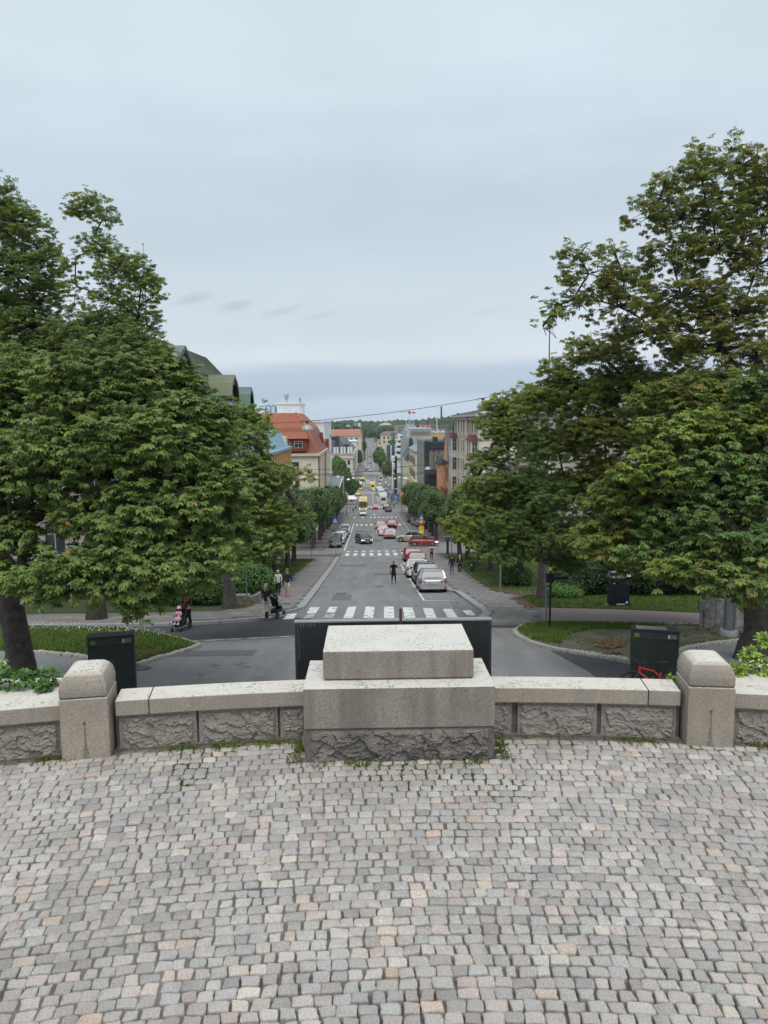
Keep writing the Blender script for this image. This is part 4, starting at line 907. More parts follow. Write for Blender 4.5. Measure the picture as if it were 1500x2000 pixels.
# blue letters on the roof line
def text_obj(body, size, m, parent, loc, rot, name='lettering', ext=.02, align='CENTER'):
    cu_ = bpy.data.curves.new(name, 'FONT'); cu_.body = body; cu_.size = size; cu_.extrude = ext; cu_.align_x = align; cu_.align_y = 'CENTER'; cu_.resolution_u = 2
    tmp = bpy.data.objects.new('tmp', cu_); COL.objects.link(tmp); dg = bpy.context.evaluated_depsgraph_get(); me = bpy.data.meshes.new_from_object(tmp.evaluated_get(dg)); bpy.data.objects.remove(tmp)
    me.materials.clear(); me.materials.append(m); o = link(name, me, parent); o.location = loc; o.rotation_euler = rot; return o
text_obj('mc', 4.2, mat('letter_blue', (.16, .24, .33)), b, (at(536, 797, 186).x+18, -2.0, 5.3+22-.2+1), (R(90), 0, 0), ext=.1)
o = COL.objects[-1]; p = at(536, 796, 186); o.location = (p.x-b.location.x, 186-b.location.y, p.z-b.location.z)
mb = MB()
for k in range(7): x = at(524+k*4, 803, 186).x; mb.tube([(x, 186.2, 3.4), (x, 186.2, p.z+1.4)], .05, 4)
mb.tube([(at(522, 800, 186).x, 186.25, p.z-1.5), (at(549, 800, 186).x, 186.25, p.z-1.5)], .05, 4); mb.build('sign_frame', GRY, b, world=True)
# --- R1 beige corner house
X2 = 16.0
b = bld('beige_corner_house', 'tall beige corner house with mauve pilasters and small red bay roofs', 'house', 28, 122)
zt = 3.8; yN, yF = 107.5, 139.5
block(b, 'wall', X2, 48, yN, yF, -19, zt, BEI); block(b, 'cornice', X2-.7, 48.7, yN-.7, yF+.7, zt, zt+.35, FRW)
hip(b, 'roof', X2-.75, 48.7, yN-.75, yF+.75, zt+.36, zt+1.5, (6, 6), mat('roof_pale_metal', (.36, .39, .38), rough=.5, var=.1, scale=.5), seams=2.2)
block(b, 'eaves_trim_band', X2-.35, 48, yN-.35, yF+.35, zt-.5, zt-.01, MAUVE)  # mauve trim band round the wall top, under the cornice
block(b, 'penthouse', X2+4, 44, yN+3, yF-2, zt+.9, 5.9, mat('penthouse_glass', (.36, .44, .44), rough=.3, var=.1))
block(b, 'chimney', 26, 29, yN+2.2, yN+4, zt, 6.6, BEI)
bands(b, 'string_course', X2, 48, yN, yF, (.35,), .45, .14, MAUVE); bands(b, 'string_course', X2, 48, yN, yF, (-6.2,), .3, .1, BEI)
for i in range(7):
    yy = yN+.1+i*4.6; block(b, 'pilaster', X2-.16, X2-.002, yy, yy+.9, -17, zt-.55, MAUVE if i in (2, 6) else BEI)
for (ya, yb) in ((yN+1.2, yN+5.6), (yF-5.2, yF-.8)):
    block(b, 'bay_window', X2-1.15, X2-.004, ya, yb, -17.2, .2, plaster('plaster_bay', (.74, .65, .58))); mb = MB(); mb.box(X2-1.4, X2-.003, ya-.25, yb+.25, .2, 1.1, taper=(.5, .6)); mb.build('bay_roof', mat('roof_dark_red', (.14, .035, .03)), b, world=True)
    face(b, (X2-1.15, ya), (0, 1), [(s, z, 1.1, 2.4) for z in (-2.2, -5.6, -9.1, -12.5) for s in (1.1, 3.3)][::1], FRW, None)
    face(b, (X2-1.15, ya), (1, 0), [(.57, z, .8, 2.3) for z in (-2.2, -5.6, -9.1, -12.5)], FRW)
# street face runs away from us, its outward normal points to -X
def face_r(b, X, ya, yb, wins, fr, sur=None, style=0): face(b, (X, yb), (0, -1), [((yb-ya)-s, z, w_, h) for s, z, w_, h in wins], fr, sur, style)
face_r(b, X2, yN, yF, [(s, z, 1.25, 2.1) for z in (1.2, -2.1, -5.5, -9.0, -12.4) for s in (7.2, 9.5, 12.4, 15.0, 17.6, 20.4, 23.2, 25.2)], FRD, BEI)
face_r(b, X2, yN, yF, [(s, 1.3, 1.0, 2.0) for s in (2.2, 4.2, 28, 30)], FRD, BEI)
face(b, (X2, yN), (1, 0), [(s, z, 1.2, 2.1) for z in (1.2, -2.1, -5.5, -9.0, -12.4) for s in np.arange(6, 31, 3.4)], FRD, BEI)
mb = MB(); mb.tube([(X2-.2, yF+.1, zt), (X2-.2, yF+.1, -17)], .08, 6); mb.tube([(X2-.5, yN+10.5, zt), (X2-.1, yN+10.5, zt-1)], .08, 6); mb.build('downpipe', SOF, b, world=True)
# --- R2 orange house with dark spires
b = bld('orange_house', 'narrow orange house with red stone ground floors and steep dark gables', 'house', 22, 156)
X3 = 15.7; ya, yb = 143, 168.5
block(b, 'wall', X3, 36, ya, yb, -19.5, -4.6, ORA); block(b, 'wall', 17.5, 34, ya+.5, yb, -4.6, -2.4, ORA)
block(b, 'stone_front', X3-.35, X3-.003, ya, ya+14, -19.5, -11.0, BRD); block(b, 'stone_bay', X3-1.0, X3-.36, ya+4, ya+10, -19.5, -10.2, BRD)
mb = MB(); mb.prism([(ya-.3, -4.6), (ya+4.7, 1.4), (ya+9.7, -4.6)], X3-.5, 30, axis='x'); mb.build('gable_roof', DARKR, b, world=True)
mb = MB(); mb.prism([(ya+.6, -4.7), (ya+4.7, .3), (ya+8.8, -4.7)], X3-.56, X3-.5, axis='x'); mb.build('gable_wall', ORA, b, world=True)
mb = MB(); mb.box(17.0, 33, ya+9.5, yb+.3, -4.2, 1.6, taper=(4, 3.0)); mb.build('steep_roof', DARKR, b, world=True)
mb = MB(); mb.lathe([(1.9, 0), (1.4, 1.0), (.5, 2.0), (.02, 2.5)], 8, (X3-.1, ya+12.2, -5.6)); mb.build('turret_roof', DARKR, b, world=True)
mb = MB(); mb.lathe([(1.5, -13), (1.5, 0)], 8, (X3-.1, ya+12.2, -5.6)); mb.build('turret', ORA, b, world=True)
mb = MB(); mb.box(X3-.6, X3+6, ya-.5, ya+11, -5.1, -4.62); mb.box(X3-.3, X3+5, ya+11, yb+.4, -5.1, -4.66); mb.build('eaves', SOF, b, world=True)
face_r(b, X3, ya, yb, [(s, z, 1.1, 2.9) for z in (-9.0,) for s in (2.0, 5.0, 8.0, 11.6, 19, 22)], FRB)
face_r(b, X3-1.0, ya+4, ya+10, [(s, z, 1.2, 2.6) for z in (-14.2,) for s in (1.4, 4.4)], FRD)
face(b, (X3, ya), (1, 0), [(s, z, 1.2, 2.6) for z in (-8.8, -13.5) for s in (1.6, 4.4, 8, 12)], FRB)
# --- R3 dark glass block
b = bld('glass_block', 'dark modern block with grey green glass side towards the street', 'office block', 20, 187)
xg = 12.9; ya, yb = 172.5, 203; zt = -1.4
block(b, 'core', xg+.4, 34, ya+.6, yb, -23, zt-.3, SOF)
mb = MB(); 
block(b, 'corner_pier', xg-.1, xg+.9, ya-.2, ya+.9, -23, zt, DARKR)
for z0, z1 in ((-21.8, -17.8), (-16.9, -12.6), (-11.7, -8.2)): pass
for k, (z0, z1, m_) in enumerate(((-3.2, -1.6, DARKR), (-9.4, -8.1, DARKR), (-13.8, -12.6, DARKR), (-19.4, -17.4, GRY))): block(b, 'spandrel', xg+.9, 34, ya, ya+.6, z0, z1, m_)
BL_ = mat('blind_pale', (.24, .23, .20), rough=.6, var=.3, scale=3)
for k in range(6):
    x = xg+1.0+k*1.15
    for z0, z1 in ((-8.0, -3.3), (-12.5, -9.5), (-17.3, -13.9)):
        mb = MB(); mb.box(x, x+1.08, ya+.3, ya+.36, z0, z1); o = mb.build('pane', (BL_ if (z0 == -8.0 and k < 5) or (z0 == -12.5 and k in (2, 3)) else GLS), b, world=True)
        mb = MB(); mb.box(x+1.08, x+1.15, ya+.1, ya+.37, z0, z1); mb.build('mullion', SOF, b, world=True)
ncol = 10
for i in range(ncol):
    for j, (z0, z1) in enumerate(((-22.5, -19), (-18.94, -15.5), (-15.44, -12.0), (-11.94, -8.5), (-8.44, -5), (-4.94, zt))):
        y0 = ya+1.0+i*(yb-ya-1)/ncol; mb = MB(); mb.box(xg+.1, xg+.3, y0+.02, y0+(yb-ya-1)/ncol-.02, z0, z1); mb.build('glass_panel', mat('green_glass_panel', (.20, .235, .22), rough=.25, col2=(.13, .16, .155), scale=.12, spec=.7), b, world=True)
mb = MB(); mb.tube([(16, 180, zt-.3), (16, 180, zt+.8)], .6, 8); mb.box(18, 22, 176, 180, zt-.3, zt+.9); mb.build('roof_plant', DARKR, b, world=True)
# --- beyond the market: R4 cream facade, R5 house with dark turret, R6 mosaic-topped slab, gold slab
b = bld('cream_house', 'cream street house with blue grey roof past the dark glass block', 'house', 18, 243)
block(b, 'wall', 14.1, 30, 227, 263, -27, -6.3, CREMY); bands(b, 'cornice', 14.1, 30, 227, 263, (-6.3,), .4, .4, BRR); bands(b, 'cornice', 14.1, 30, 227, 263, (-15.5,), .5, .3, CREMY); hip(b, 'roof', 14, 30, 227, 263, -5.9, -4.4, (2, 3), mat('roof_grey_blue', (.24, .28, .32)))
face_r(b, 14.1, 227, 263, [(s, z, 1.3, 2.4) for z in (-10.4, -14.6, -19.8, -24) for s in np.arange(2, 35, 3)], FRB)
face(b, (14.1, 227), (1, 0), [(s, z, 1.3, 2.4) for z in (-10.4, -14.6, -19.8) for s in (2, 5, 8, 11)], FRB)
b = bld('turret_house', 'pale yellow house with dark pointed turret roof beyond the market corner', 'house', 18, 280)
block(b, 'wall', 13.4, 24, 266, 300, -29, -10.5, CREMY); hip(b, 'roof', 13.2, 24, 266, 300, -10.5, -5.0, (3.5, 3), DARKR)
mb = MB(); mb.lathe([(2.0, -18), (2.0, 0)], 8, (15.0, 267, -10.5)); mb.build('turret', CREMY, b, world=True); mb = MB(); mb.lathe([(2.4, 0), (1.1, 2.6), (.75, 3.0), (.75, 7.4), (.02, 8.4)], 8, (15, 267, -10.5)); mb.build('turret_roof', DARKR, b, world=True)
block(b, 'tower_slab', 12.9, 16.2, 302, 306, -29, -3.2, GRY)
face(b, (13.4, 266), (1, 0), [(s, z, 1.0, 2.6) for z in (-15.5, -20.5) for s in (4.8, 7.0, 9)], FRD)
block(b, 'shop_base', 13.2, 15.6, 264.5, 265.9, -29, -17.5, TAN)
b = bld('mosaic_slab', 'tall pale grey slab with brown diamond frieze along its top', 'office block', 24, 352)
xm0, xm1 = at(800, 850, 340).x, at(843, 850, 340).x; ztm = at(820, 838.5, 340).z
MOS = mat('stone_mosaic', (.44, .43, .38), rough=.9, col2=(.33, .33, .30), scale=6, detail=6)
block(b, 'wall', xm0, xm1, 340, 380, -28.5, ztm, MOS); block(b, 'roof_edge', xm0-.1, xm1+.2, 339.8, 380, ztm, ztm+.5, PALEB)
block(b, 'side_strip', xm0-1.4, xm0-.003, 340.2, 380, -28.5, ztm-.2, PALEB)
FRZ = mat('frieze_brown', (.20, .13, .10))
n_ = 9
for i in range(n_):
    x = xm0+.6+(xm1-xm0-1.2)*(i+.5)/n_; z = ztm-1.7; mb = MB(); r0, r1 = .95, .6
    P = [(x, z-r0*1.5), (x+r0*.8, z), (x, z+r0*1.1), (x-r0*.8, z)]; Q = [(x, z-r1*1.3), (x+r1*.7, z), (x, z+r1), (x-r1*.7, z)]
    for k in range(4): mb.prism([P[k], P[(k+1) % 4], Q[(k+1) % 4], Q[k]], 339.9, 339.998, axis='y')
    mb.build('diamond', FRZ, b, world=True)
b = bld('gold_slab', 'ochre plain gable wall rising beside the grey mosaic slab', 'building', 32, 345)
block(b, 'wall', xm1+.3, xm1+14, 344, 366, -28, at(850, 845, 344).z, TAN); block(b, 'roof', xm1+.2, xm1+14, 343.8, 366.2, at(850, 845, 344).z, at(850, 844, 344).z, PALEB)
mb = MB(); xr = at(848, 860, 330).x; mb.box(xr, xr+9, 330, 342, -28, at(850, 868, 330).z); mb.build('lower_hall', WHI, b, world=True)
mb = MB(); p = at(853.5, 838, 300); q = at(853, 791, 300)
t = thing('roof_mast', 'tall thin white mast standing above the ochre wall', 'mast', (p.x, 344, at(850, 845, 344).z-.2)); q = at(853, 791, 344); p = at(853.5, 838, 344); mb.tube([(p.x, 344, p.z-2), (q.x, 344, q.z)], [.22, .14], 6); mb.build('pole', WHI, t, world=True)
# --- R7 white terraced block, column sign, teal glass
b = bld('terraced_block', 'white stepped block with long balconies on the right of the far street', 'building', 26, 480)
zb = [at(780, y, 470).z for y in (894, 881, 870, 860, 850)]
for i, (xa_, xb_) in enumerate(((771, 800), (771.5, 800), (773, 800), (776, 800))):
    x0, x1 = at(xa_, 870, 470).x, at(xb_+4, 870, 470).x
    block(b, 'storey', x0+1, x1, 471, 500, zb[i]-.2 if i else -29, zb[i+1], WHI); block(b, 'balcony_front', x0, x1-.5, 469, 470.9, zb[i], zb[i]+(zb[i+1]-zb[i])*.55, WHI)
    mb = MB(); mb.box(x0+1.6, x1-2, 470.9, 470.998, zb[i]+(zb[i+1]-zb[i])*.55, zb[i+1]-.5); mb.build('window_band', GLS, b, world=True)
block(b, 'roof_tower', at(785, 850, 480).x, at(800, 850, 480).x, 475, 490, zb[4], at(790, 842, 480).z, GRY)
b = bld('glass_pavilion', 'teal glass pavilion beside the mid street trees', 'pavilion', 14, 500)
x0, x1 = at(755.5, 880, 500).x, at(771, 880, 500).x; block(b, 'glass_wall', x0, x1, 500, 512, -29, at(760, 869, 500).z, mat('teal_glass', (.06, .14, .15), rough=.2, var=.2, scale=.5)); block(b, 'mast', at(764, 880, 498).x-.4, at(764, 880, 498).x+.3, 498, 498.6, -29, at(760, 869, 500).z, WHI)
b = bld('sign_tower', 'narrow black tower with white spherical fittings by the bus stops', 'tower', 15, 330)
x0, x1 = at(770.5, 900, 300).x, at(776.5, 900, 300).x; block(b, 'tower_wall', x0, x1, 302.0+5, 312, -28, at(772, 891.5, 307).z, SOF); block(b, 'top_ring', x0-.2, x1+.2, 306.8, 312.2, at(772, 891.5, 307).z, at(772, 890.5, 307).z, GRY)
for y in (894, 899, 907, 911, 915): 
    mb = MB(); p = at(768.5, y, 306); q = bmesh.new(); bmesh.ops.create_icosphere(q, subdivisions=1, radius=.75); me = bpy.data.meshes.new('sphere_fitting'); q.to_mesh(me); q.free(); me.materials.append(WHI); o = link('sphere_fitting', me, b); o.location = (p.x-b.location.x, 306-b.location.y, p.z-b.location.z)
mb = MB(); p = at(766.5, 905, 306); mb.tube([(p.x, 306, -28), (p.x, 306, at(767, 890, 306).z)], .28, 6); mb.build('mast', WHI, b, world=True)
# --- left beyond the market: slate mansard, white block, orange roof
b = bld('mansard_palace', 'cream palace with dark slate mansard roof and white dormers, past the market', 'building', -24, 420)
D = 400; x1 = at(689, 880, D).x; z_e = at(670, 886.5, D).z; z_m = at(670, 856, D).z
block(b, 'wall', -62, x1, D, 500, -28.6, z_e, CRM); bands(b, 'cornice', -62, x1, D, 500, (z_e-.2, z_e-2.4), .5, .5, CRM)
hip(b, 'slate_roof', -62, x1, D, 500, z_e+.3, z_m, (8.3, 8), DARKR); block(b, 'ridge', -50, x1-8, D+7, D+9, z_m-.2, z_m+.6, DARKR)
mb = MB(); mb.box(x1-9.5, x1-7.6, D+3, D+20, z_m-4, z_m+1.0); mb.build('roof_crest', DARKR, b, world=True)
for xx in (653.5, 659, 667, 673, 680.5, 686): 
    p = at(xx, 883, D-.4); block(b, 'dormer', p.x-.55, p.x+.55, D+.2, D+3, z_e+.5, z_e+3.6, WHI)
p = at(656.5, 872, D); mb = MB(); mb.prism([(p.x+1.6*math.cos(a), p.z-1+1.8*math.sin(a)) for a in np.linspace(0, math.pi, 9)], D+1.5, D+5, axis='y'); mb.build('round_dormer', DARKR, b, world=True)
p = at(677, 871, D); mb = MB(); mb.box(p.x-1.4, p.x+1.4, D+2, D+6, p.z-1.2, p.z+.9); mb.build('dormer', DARKR, b, world=True)
face(b, (-62, D), (1, 0), [(s, z, 1.4, 2.4) for z in (z_e-5.8, z_e-10) for s in np.arange(34, 54, 3.4)], FRD)
face(b, (x1, D), (0, 1), [(s, z, 1.6, 2.6) for z in (z_e-5.8, z_e-10) for s in np.arange(4, 98, 8)], FRD)
b = bld('white_annex', 'white cubic block peeping out behind the slate mansard', 'building', -12, 530)
block(b, 'wall', at(681, 870, 520).x, at(696, 870, 520).x, 520, 560, -29, at(690, 862, 520).z, WHI); block(b, 'roof_edge', at(681, 870, 520).x-.3, at(696, 870, 520).x+.3, 519.6, 560.2, at(690, 862, 520).z, at(690, 861.3, 520).z, WHI)
b = bld('orange_roof_block', 'long beige block under an orange tiled roof on the far left side of the street', 'building', -22, 640)
D = 620; x0, x1 = at(630, 850, D).x, at(705, 850, D).x; z0, z1 = at(670, 851.5, D).z, at(670, 841, D).z
block(b, 'wall', x0, x1, D, 760, -29, z0, CRM); hip(b, 'tiled_roof', x0-.4, x1+.4, D-.5, 760, z0, z1, (1.5, 6), ORR)
face(b, (x0, D), (1, 0), [(s, z, 2.0, 2.0) for z in (z0-3.6, z0-7.6) for s in np.arange(3, x1-x0-1, 4.2)], FRD)
for px, y0_, y1_, m_ in ((652, 851, 834, FRW), (688, 862, 828, FRW)):
    p = at(px, y0_, 600); t = thing('roof_mast', 'thin white mast %s the orange tiled roof' % ('at the left end of' if px == 652 else 'at the right end of'), 'mast', p); mb = MB(); mb.tube([(0, 0, -3), (0, 0, at(px, y1_, 600).z-p.z)], .18, 5); mb.build('pole', m_, t)
b = bld('hill_house', 'dark stepped roofs with pale gables on the wooded hill at left', 'house', -30, 900)
for i, (xa_, xb_, ya_, yb_, m_) in enumerate(((676, 684, 830, 845, CRM), (684, 697, 832, 846, SOF), (680, 690, 827, 832, DARKR), (700, 704, 826, 846, WHI), (650, 676, 826.5, 829, DARKR), (690, 700, 826, 829, GRY))):
    D = 860+i*6; a, c = at(xa_, yb_, D), at(xb_, ya_, D); block(b, ('wall', 'wall', 'roof', 'chimney', 'roof', 'parapet')[i], a.x, c.x, D, D+12, a.z-8, c.z, m_)
# --- right far blocks
b = bld('pale_far_house', 'cream three storey house with brown roof at the right end of the far street', 'house', 20, 720)
D = 700; x0, x1 = at(744, 860, D).x, at(783, 860, D).x; z0, z1 = at(760, 849.5, D).z, at(760, 843.5, D).z
block(b, 'wall', x0, x1, D, 740, -29, z0, CREMY); hip(b, 'roof', x0-.5, x1+.5, D-.5, 740, z0, z1, (4, 6), BRR)
face(b, (x0, D), (1, 0), [(s, z, 1.5, 2.2) for z in (z0-3.8, z0-7.6) for s in np.arange(3, x1-x0, 4)], FRD)
b = bld('tan_block', 'tan flat roofed block on the slope behind the cream far house', 'building', 40, 910)
D = 900; block(b, 'wall', at(771, 840, D).x, at(793, 840, D).x, D, 930, -20, at(780, 830, D).z, plaster('far_tan', (.36, .30, .22))); face(b, (at(771, 840, D).x, D), (1, 0), [(s, at(780, 842, D).z, 2.4, 1.8) for s in (6, 9.5)]+[(s, at(780, 836, D).z, 2.4, 1.2) for s in (6, 9)], FRD)
b = bld('grey_far_block', 'grey block with pale vaulted roof at the wooded end of the street', 'building', 20, 1010)
D = 1000; block(b, 'wall', at(740, 840, D).x, at(752, 840, D).x, D, 1030, -20, at(745, 829, D).z, BRNC); mb = MB(); xa_, xb_ = at(740, 830, D).x, at(766, 830, D).x; zc = at(750, 830.5, D).z; mb.prism([(xa_, zc), (xb_, zc), (xb_-3, zc+2.4), ((xa_+xb_)/2, zc+3.6), (xa_+3, zc+1.6)], D-.5, D+30, axis='y'); mb.build('vaulted_roof', WHI, b, world=True)
b = bld('pale_blue_block', 'pale blue roof structure with two short masts behind the mosaic slab', 'building', 40, 600)
D = 600; block(b, 'wall', at(793, 840, D).x, at(813, 840, D).x, D, 620, -28, at(800, 831, D).z, PALEB); block(b, 'plant_room', at(794, 840, D).x, at(808, 840, D).x, D+2, 618, at(800, 831, D).z, at(800, 827.5, D).z, GRY)
for px in (793.5, 808): a = at(px, 832, 599); block(b, 'mast', a.x-.2, a.x+.2, 599, 599.4, a.z, at(px, 823, 599).z, WHI)
b = bld('red_far_house', 'reddish pink house on the wooded hillside far right', 'house', 110, 1310)
D = 1000; PK = plaster('far_red', (.50, .16, .15))
for i, (xa_, xb_, yy) in enumerate(((819, 829, 828), (826, 837, 829.5), (835, 844, 829))): a, c = at(xa_, 838, D+i*3), at(xb_, yy, D+i*3); block(b, 'wall', a.x, c.x, D+i*3, D+i*3+14, a.z-3, c.z, PK)
for px in (822, 831, 839): a = at(px, 833, D-.4); block(b, 'window', a.x-.8, a.x+.8, D-.3, D-.02, a.z-.9, a.z+.9, WHI)
t = thing('factory_chimney', 'tall slender brick chimney on the skyline over the wooded hill', 'chimney', at(862, 826, 1150)); a = at(862, 795, 1150); mb = MB(); mb.tube([(0, 0, -14), (0, 0, a.z-t.location.z)], [1.9, 1.3], 10); mb.build('shaft', plaster('chimney_brick', (.14, .075, .07)), t)
mb = MB(); mb.tube([(0, 0, a.z-t.location.z), (0, 0, a.z-t.location.z+.8)], [1.55, 1.55], 10); mb.build('cap', SOF, t)
# tower crane
t = thing('tower_crane', 'red and white tower crane standing on the skyline', 'crane', at(800, 830, 800)); zc = at(800, 808, 800).z-t.location.z
RC = mat('crane_red', (.50, .06, .05)); mb = MB()
for k in range(8):
    mb2 = MB(); z0 = -6+k*(zc+6)/8; z1 = z0+(zc+6)/8-.02
    for sx in (-.7, .7):
        for sy in (-.7, .7): mb2.tube([(sx, sy, z0), (sx, sy, z1)], .16, 4)
    mb2.tube([(-.7, -.7, z0), (.7, -.7, z1)], .12, 4); mb2.build('mast_section', WHI, t)
mb = MB(); mb.box(-1.3, 1.3, -1, 1, zc, zc+2.6); mb.build('cab', RC, t)
xl, xr = at(780, 806, 800).x-t.location.x, at(811, 806, 800).x-t.location.x
for k in range(7):
    x0 = xl+(0-xl)*k/7; mb2 = MB(); x1_ = x0-xl/7*1.0-.05
    mb2.box(x0, x1_, -.3, -.15, zc+1.2, zc+1.5); mb2.box(x0, x1_, -.3, -.15, zc+2.3, zc+2.5); mb2.tube([(x0, -.2, zc+1.3), ((x0+x1_)/2, -.2, zc+2.4), (x1_, -.2, zc+1.3)], .12, 4); mb2.build('jib_section', RC if k % 2 else WHI, t)
mb2 = MB(); mb2.box(1, xr, -.3, -.1, zc+1.2, zc+1.6); mb2.box(xr-3, xr, -.8, .8, zc+.2, zc+1.9); mb2.tube([(0, 0, zc+2.6), (0, 0, zc+5)], .25, 5); mb2.build('counter_jib', RC, t)
# small pavilion seen under the right trees
b = bld('garden_pavilion', 'small white pavilion glimpsed between the right hand trees', 'pavilion', 20, 92)
p = at(983, 912, 92); block(b, 'wall', p.x-1.0, p.x+5, 92, 96, G(92), p.z+.2, WHI); mb = MB(); mb.box(p.x-1.5, p.x+5.5, 91.6, 96.5, p.z+.2, p.z+1.0, taper=(1.2, 1)); mb.build('roof', BRR, b, world=True)
face(b, (p.x-1, 92), (1, 0), [(s, p.z-1.6, .9, 1.3) for s in (.9, 2.1, 3.3, 4.5)], FRD)
# light building with grey roof behind the right crowns
b = bld('grey_roof_house', 'light house with grey roof mostly hidden behind the right chestnuts', 'house', 40, 66)
block(b, 'wall', 22, 60, 60, 90, -13, 2.0, BEI); hip(b, 'roof', 21.5, 60.5, 59.5, 90.5, 2.0, 6.0, (6, 6), mat('roof_mid_grey', (.20, .20, .21)))
face(b, (22, 60), (1, 0), [(s, z, 1.4, 2) for z in (-8, -4, -.6) for s in np.arange(3, 36, 3.6)], FRD)
# grey granite memorial stone at left
t = thing('memorial_stone', 'weathered grey stone monument half hidden by the left chestnut leaves', 'monument', (gp(310, 1180).x, gp(310, 1180).y+6, G(44)))
mb = MB(); mb.box(-1.9, 1.9, -.6, .6, -.3, 1.0); mb.build('base', KERB, t, bevel=.04); mb = MB(); mb.box(-1.5, 1.2, -.45, .45, 1.0, 3.9, taper=(.12, .1)); mb.build('slab', GRR, t, bevel=.06)
mb = MB(); mb.box(1.22, 1.6, -.35, .35, 1.0, 3.4); mb.build('side_post', WHI, t)
# ---- wooded hills
def blob_field(name, pts, sizes, m, tints, sub=1, kind='stuff', parent=None, rough=.35):
    q = bmesh.new(); bmesh.ops.create_icosphere(q, subdivisions=sub, radius=1); V0 = np.array([v.co[:] for v in q.verts]); F0 = np.array([[v.index for v in f.verts] for f in q.faces]); q.free()
    n = len(pts); nv = len(V0); S = np.array(sizes); V = V0[None]*rng.uniform(1-rough, 1+rough, (n, nv, 1))*S[:, None, :]+np.array(pts)[:, None, :]
    Fc = (F0[None]+(np.arange(n)*nv)[:, None, None]).reshape(-1, 3)
    me = np_mesh(name, V.reshape(-1, 3), Fc, m, tint=np.repeat(np.array(tints), nv, 0)); o = link(name, me, parent)
    if kind: o['kind'] = kind
    return o
FARL = mat('far_foliage', (.050, .078, .034), rough=1, var=.4, scale=.5, tint=True, bump=1, bscale=1.2)
def hill(x, y): # extra height of the wooded ground beside the street
    r_ = x-.0; h = 0
    h += 14*math.exp(-((x-150)/75)**2-((y-1150)/260)**2)+9*math.exp(-((x-330)/120)**2-((y-1150)/300)**2)
    h += 10*math.exp(-((x+110)/70)**2-((y-1000)/200)**2)
    return h
pts, sz, tn = [], [], []
for _ in range(7500):
    y = rng.uniform(760, 1700)**1.0; xm = 40+y*.34; x = rng.uniform(-xm, xm)
    if abs(x-1) < 11 and y < 985: continue
    if y < 950 and abs(x) < 60 and rng.random() < .5: continue
    pr = .25 if y < 900 else 1
    if rng.random() > pr: continue
    s_ = rng.uniform(3.0, 6.0); zz = G(y)+hill(x, y)+rng.uniform(2, 7); pts.append((x, y, zz)); sz.append((s_, s_, s_*rng.uniform(.8, 1.35))); k = rng.uniform(.6, 1.35); tn.append((k*rng.uniform(.85, 1.2), k, k*rng.uniform(.7, 1.1)))
blob_field('distant_wood', pts, sz, FARL, tn, 1)
gm = MB(); nx_, ny_ = 60, 30; gx = np.linspace(-700, 700, nx_); gy = np.linspace(700, 2000, ny_); V = [(x, y, G(y)+hill(x, y)-.4+(0 if abs(x) > 12 else -1.5)) for y in gy for x in gx]
I = np.arange(nx_*ny_).reshape(ny_, nx_); o = link('hills', np_mesh('hills', V, np.stack([I[:-1, :-1], I[:-1, 1:], I[1:, 1:], I[1:, :-1]], -1).reshape(-1, 4), mat('hill_ground', (.04, .055, .025), rough=1)), None); o['kind'] = 'structure'
# roofs of the town between the street fronts and the wood
k = 0
for (xa_, xb_, yt, D, m1, m2) in ((598, 640, 846, 520, WHI, BRR), (846, 872, 832, 520, CRM, DARKR), (812, 822, 835, 760, CRM, BRR), (846, 857, 836, 800, WHI, ORR), (706, 711, 862, 760, CRM, BRR), (738, 744, 858, 760, BEI, ORR), (764, 772, 845, 560, GRY, DARKR)):
    a, c = at(xa_, yt, D), at(xb_, yt, D); b = bld('town_house', ['white house with brown roof hidden behind the tiled house', 'cream block with dark roof behind the glass block', 'small cream house under the wooded hill right of the crane', 'white house with orange roof just under the tall mast', 'narrow cream house on the left kerb at the street end', 'narrow beige house on the right kerb at the street end', 'grey house with dark roof above the teal pavilion'][k], 'house', (a.x+c.x)/2, D); k += 1
    block(b, 'wall', a.x, c.x, D, D+14, G(D)-1, a.z-2, m1); hip(b, 'roof', a.x-.4, c.x+.4, D-.4, D+14.4, a.z-2, a.z, (2 if c.x-a.x > 6 else .6, 3), m2)
    face(b, (a.x, D), (1, 0), [(s_, a.z-5, 1.4, 2) for s_ in np.arange(1.8, c.x-a.x-.5, 3.2)][:6], FRD)
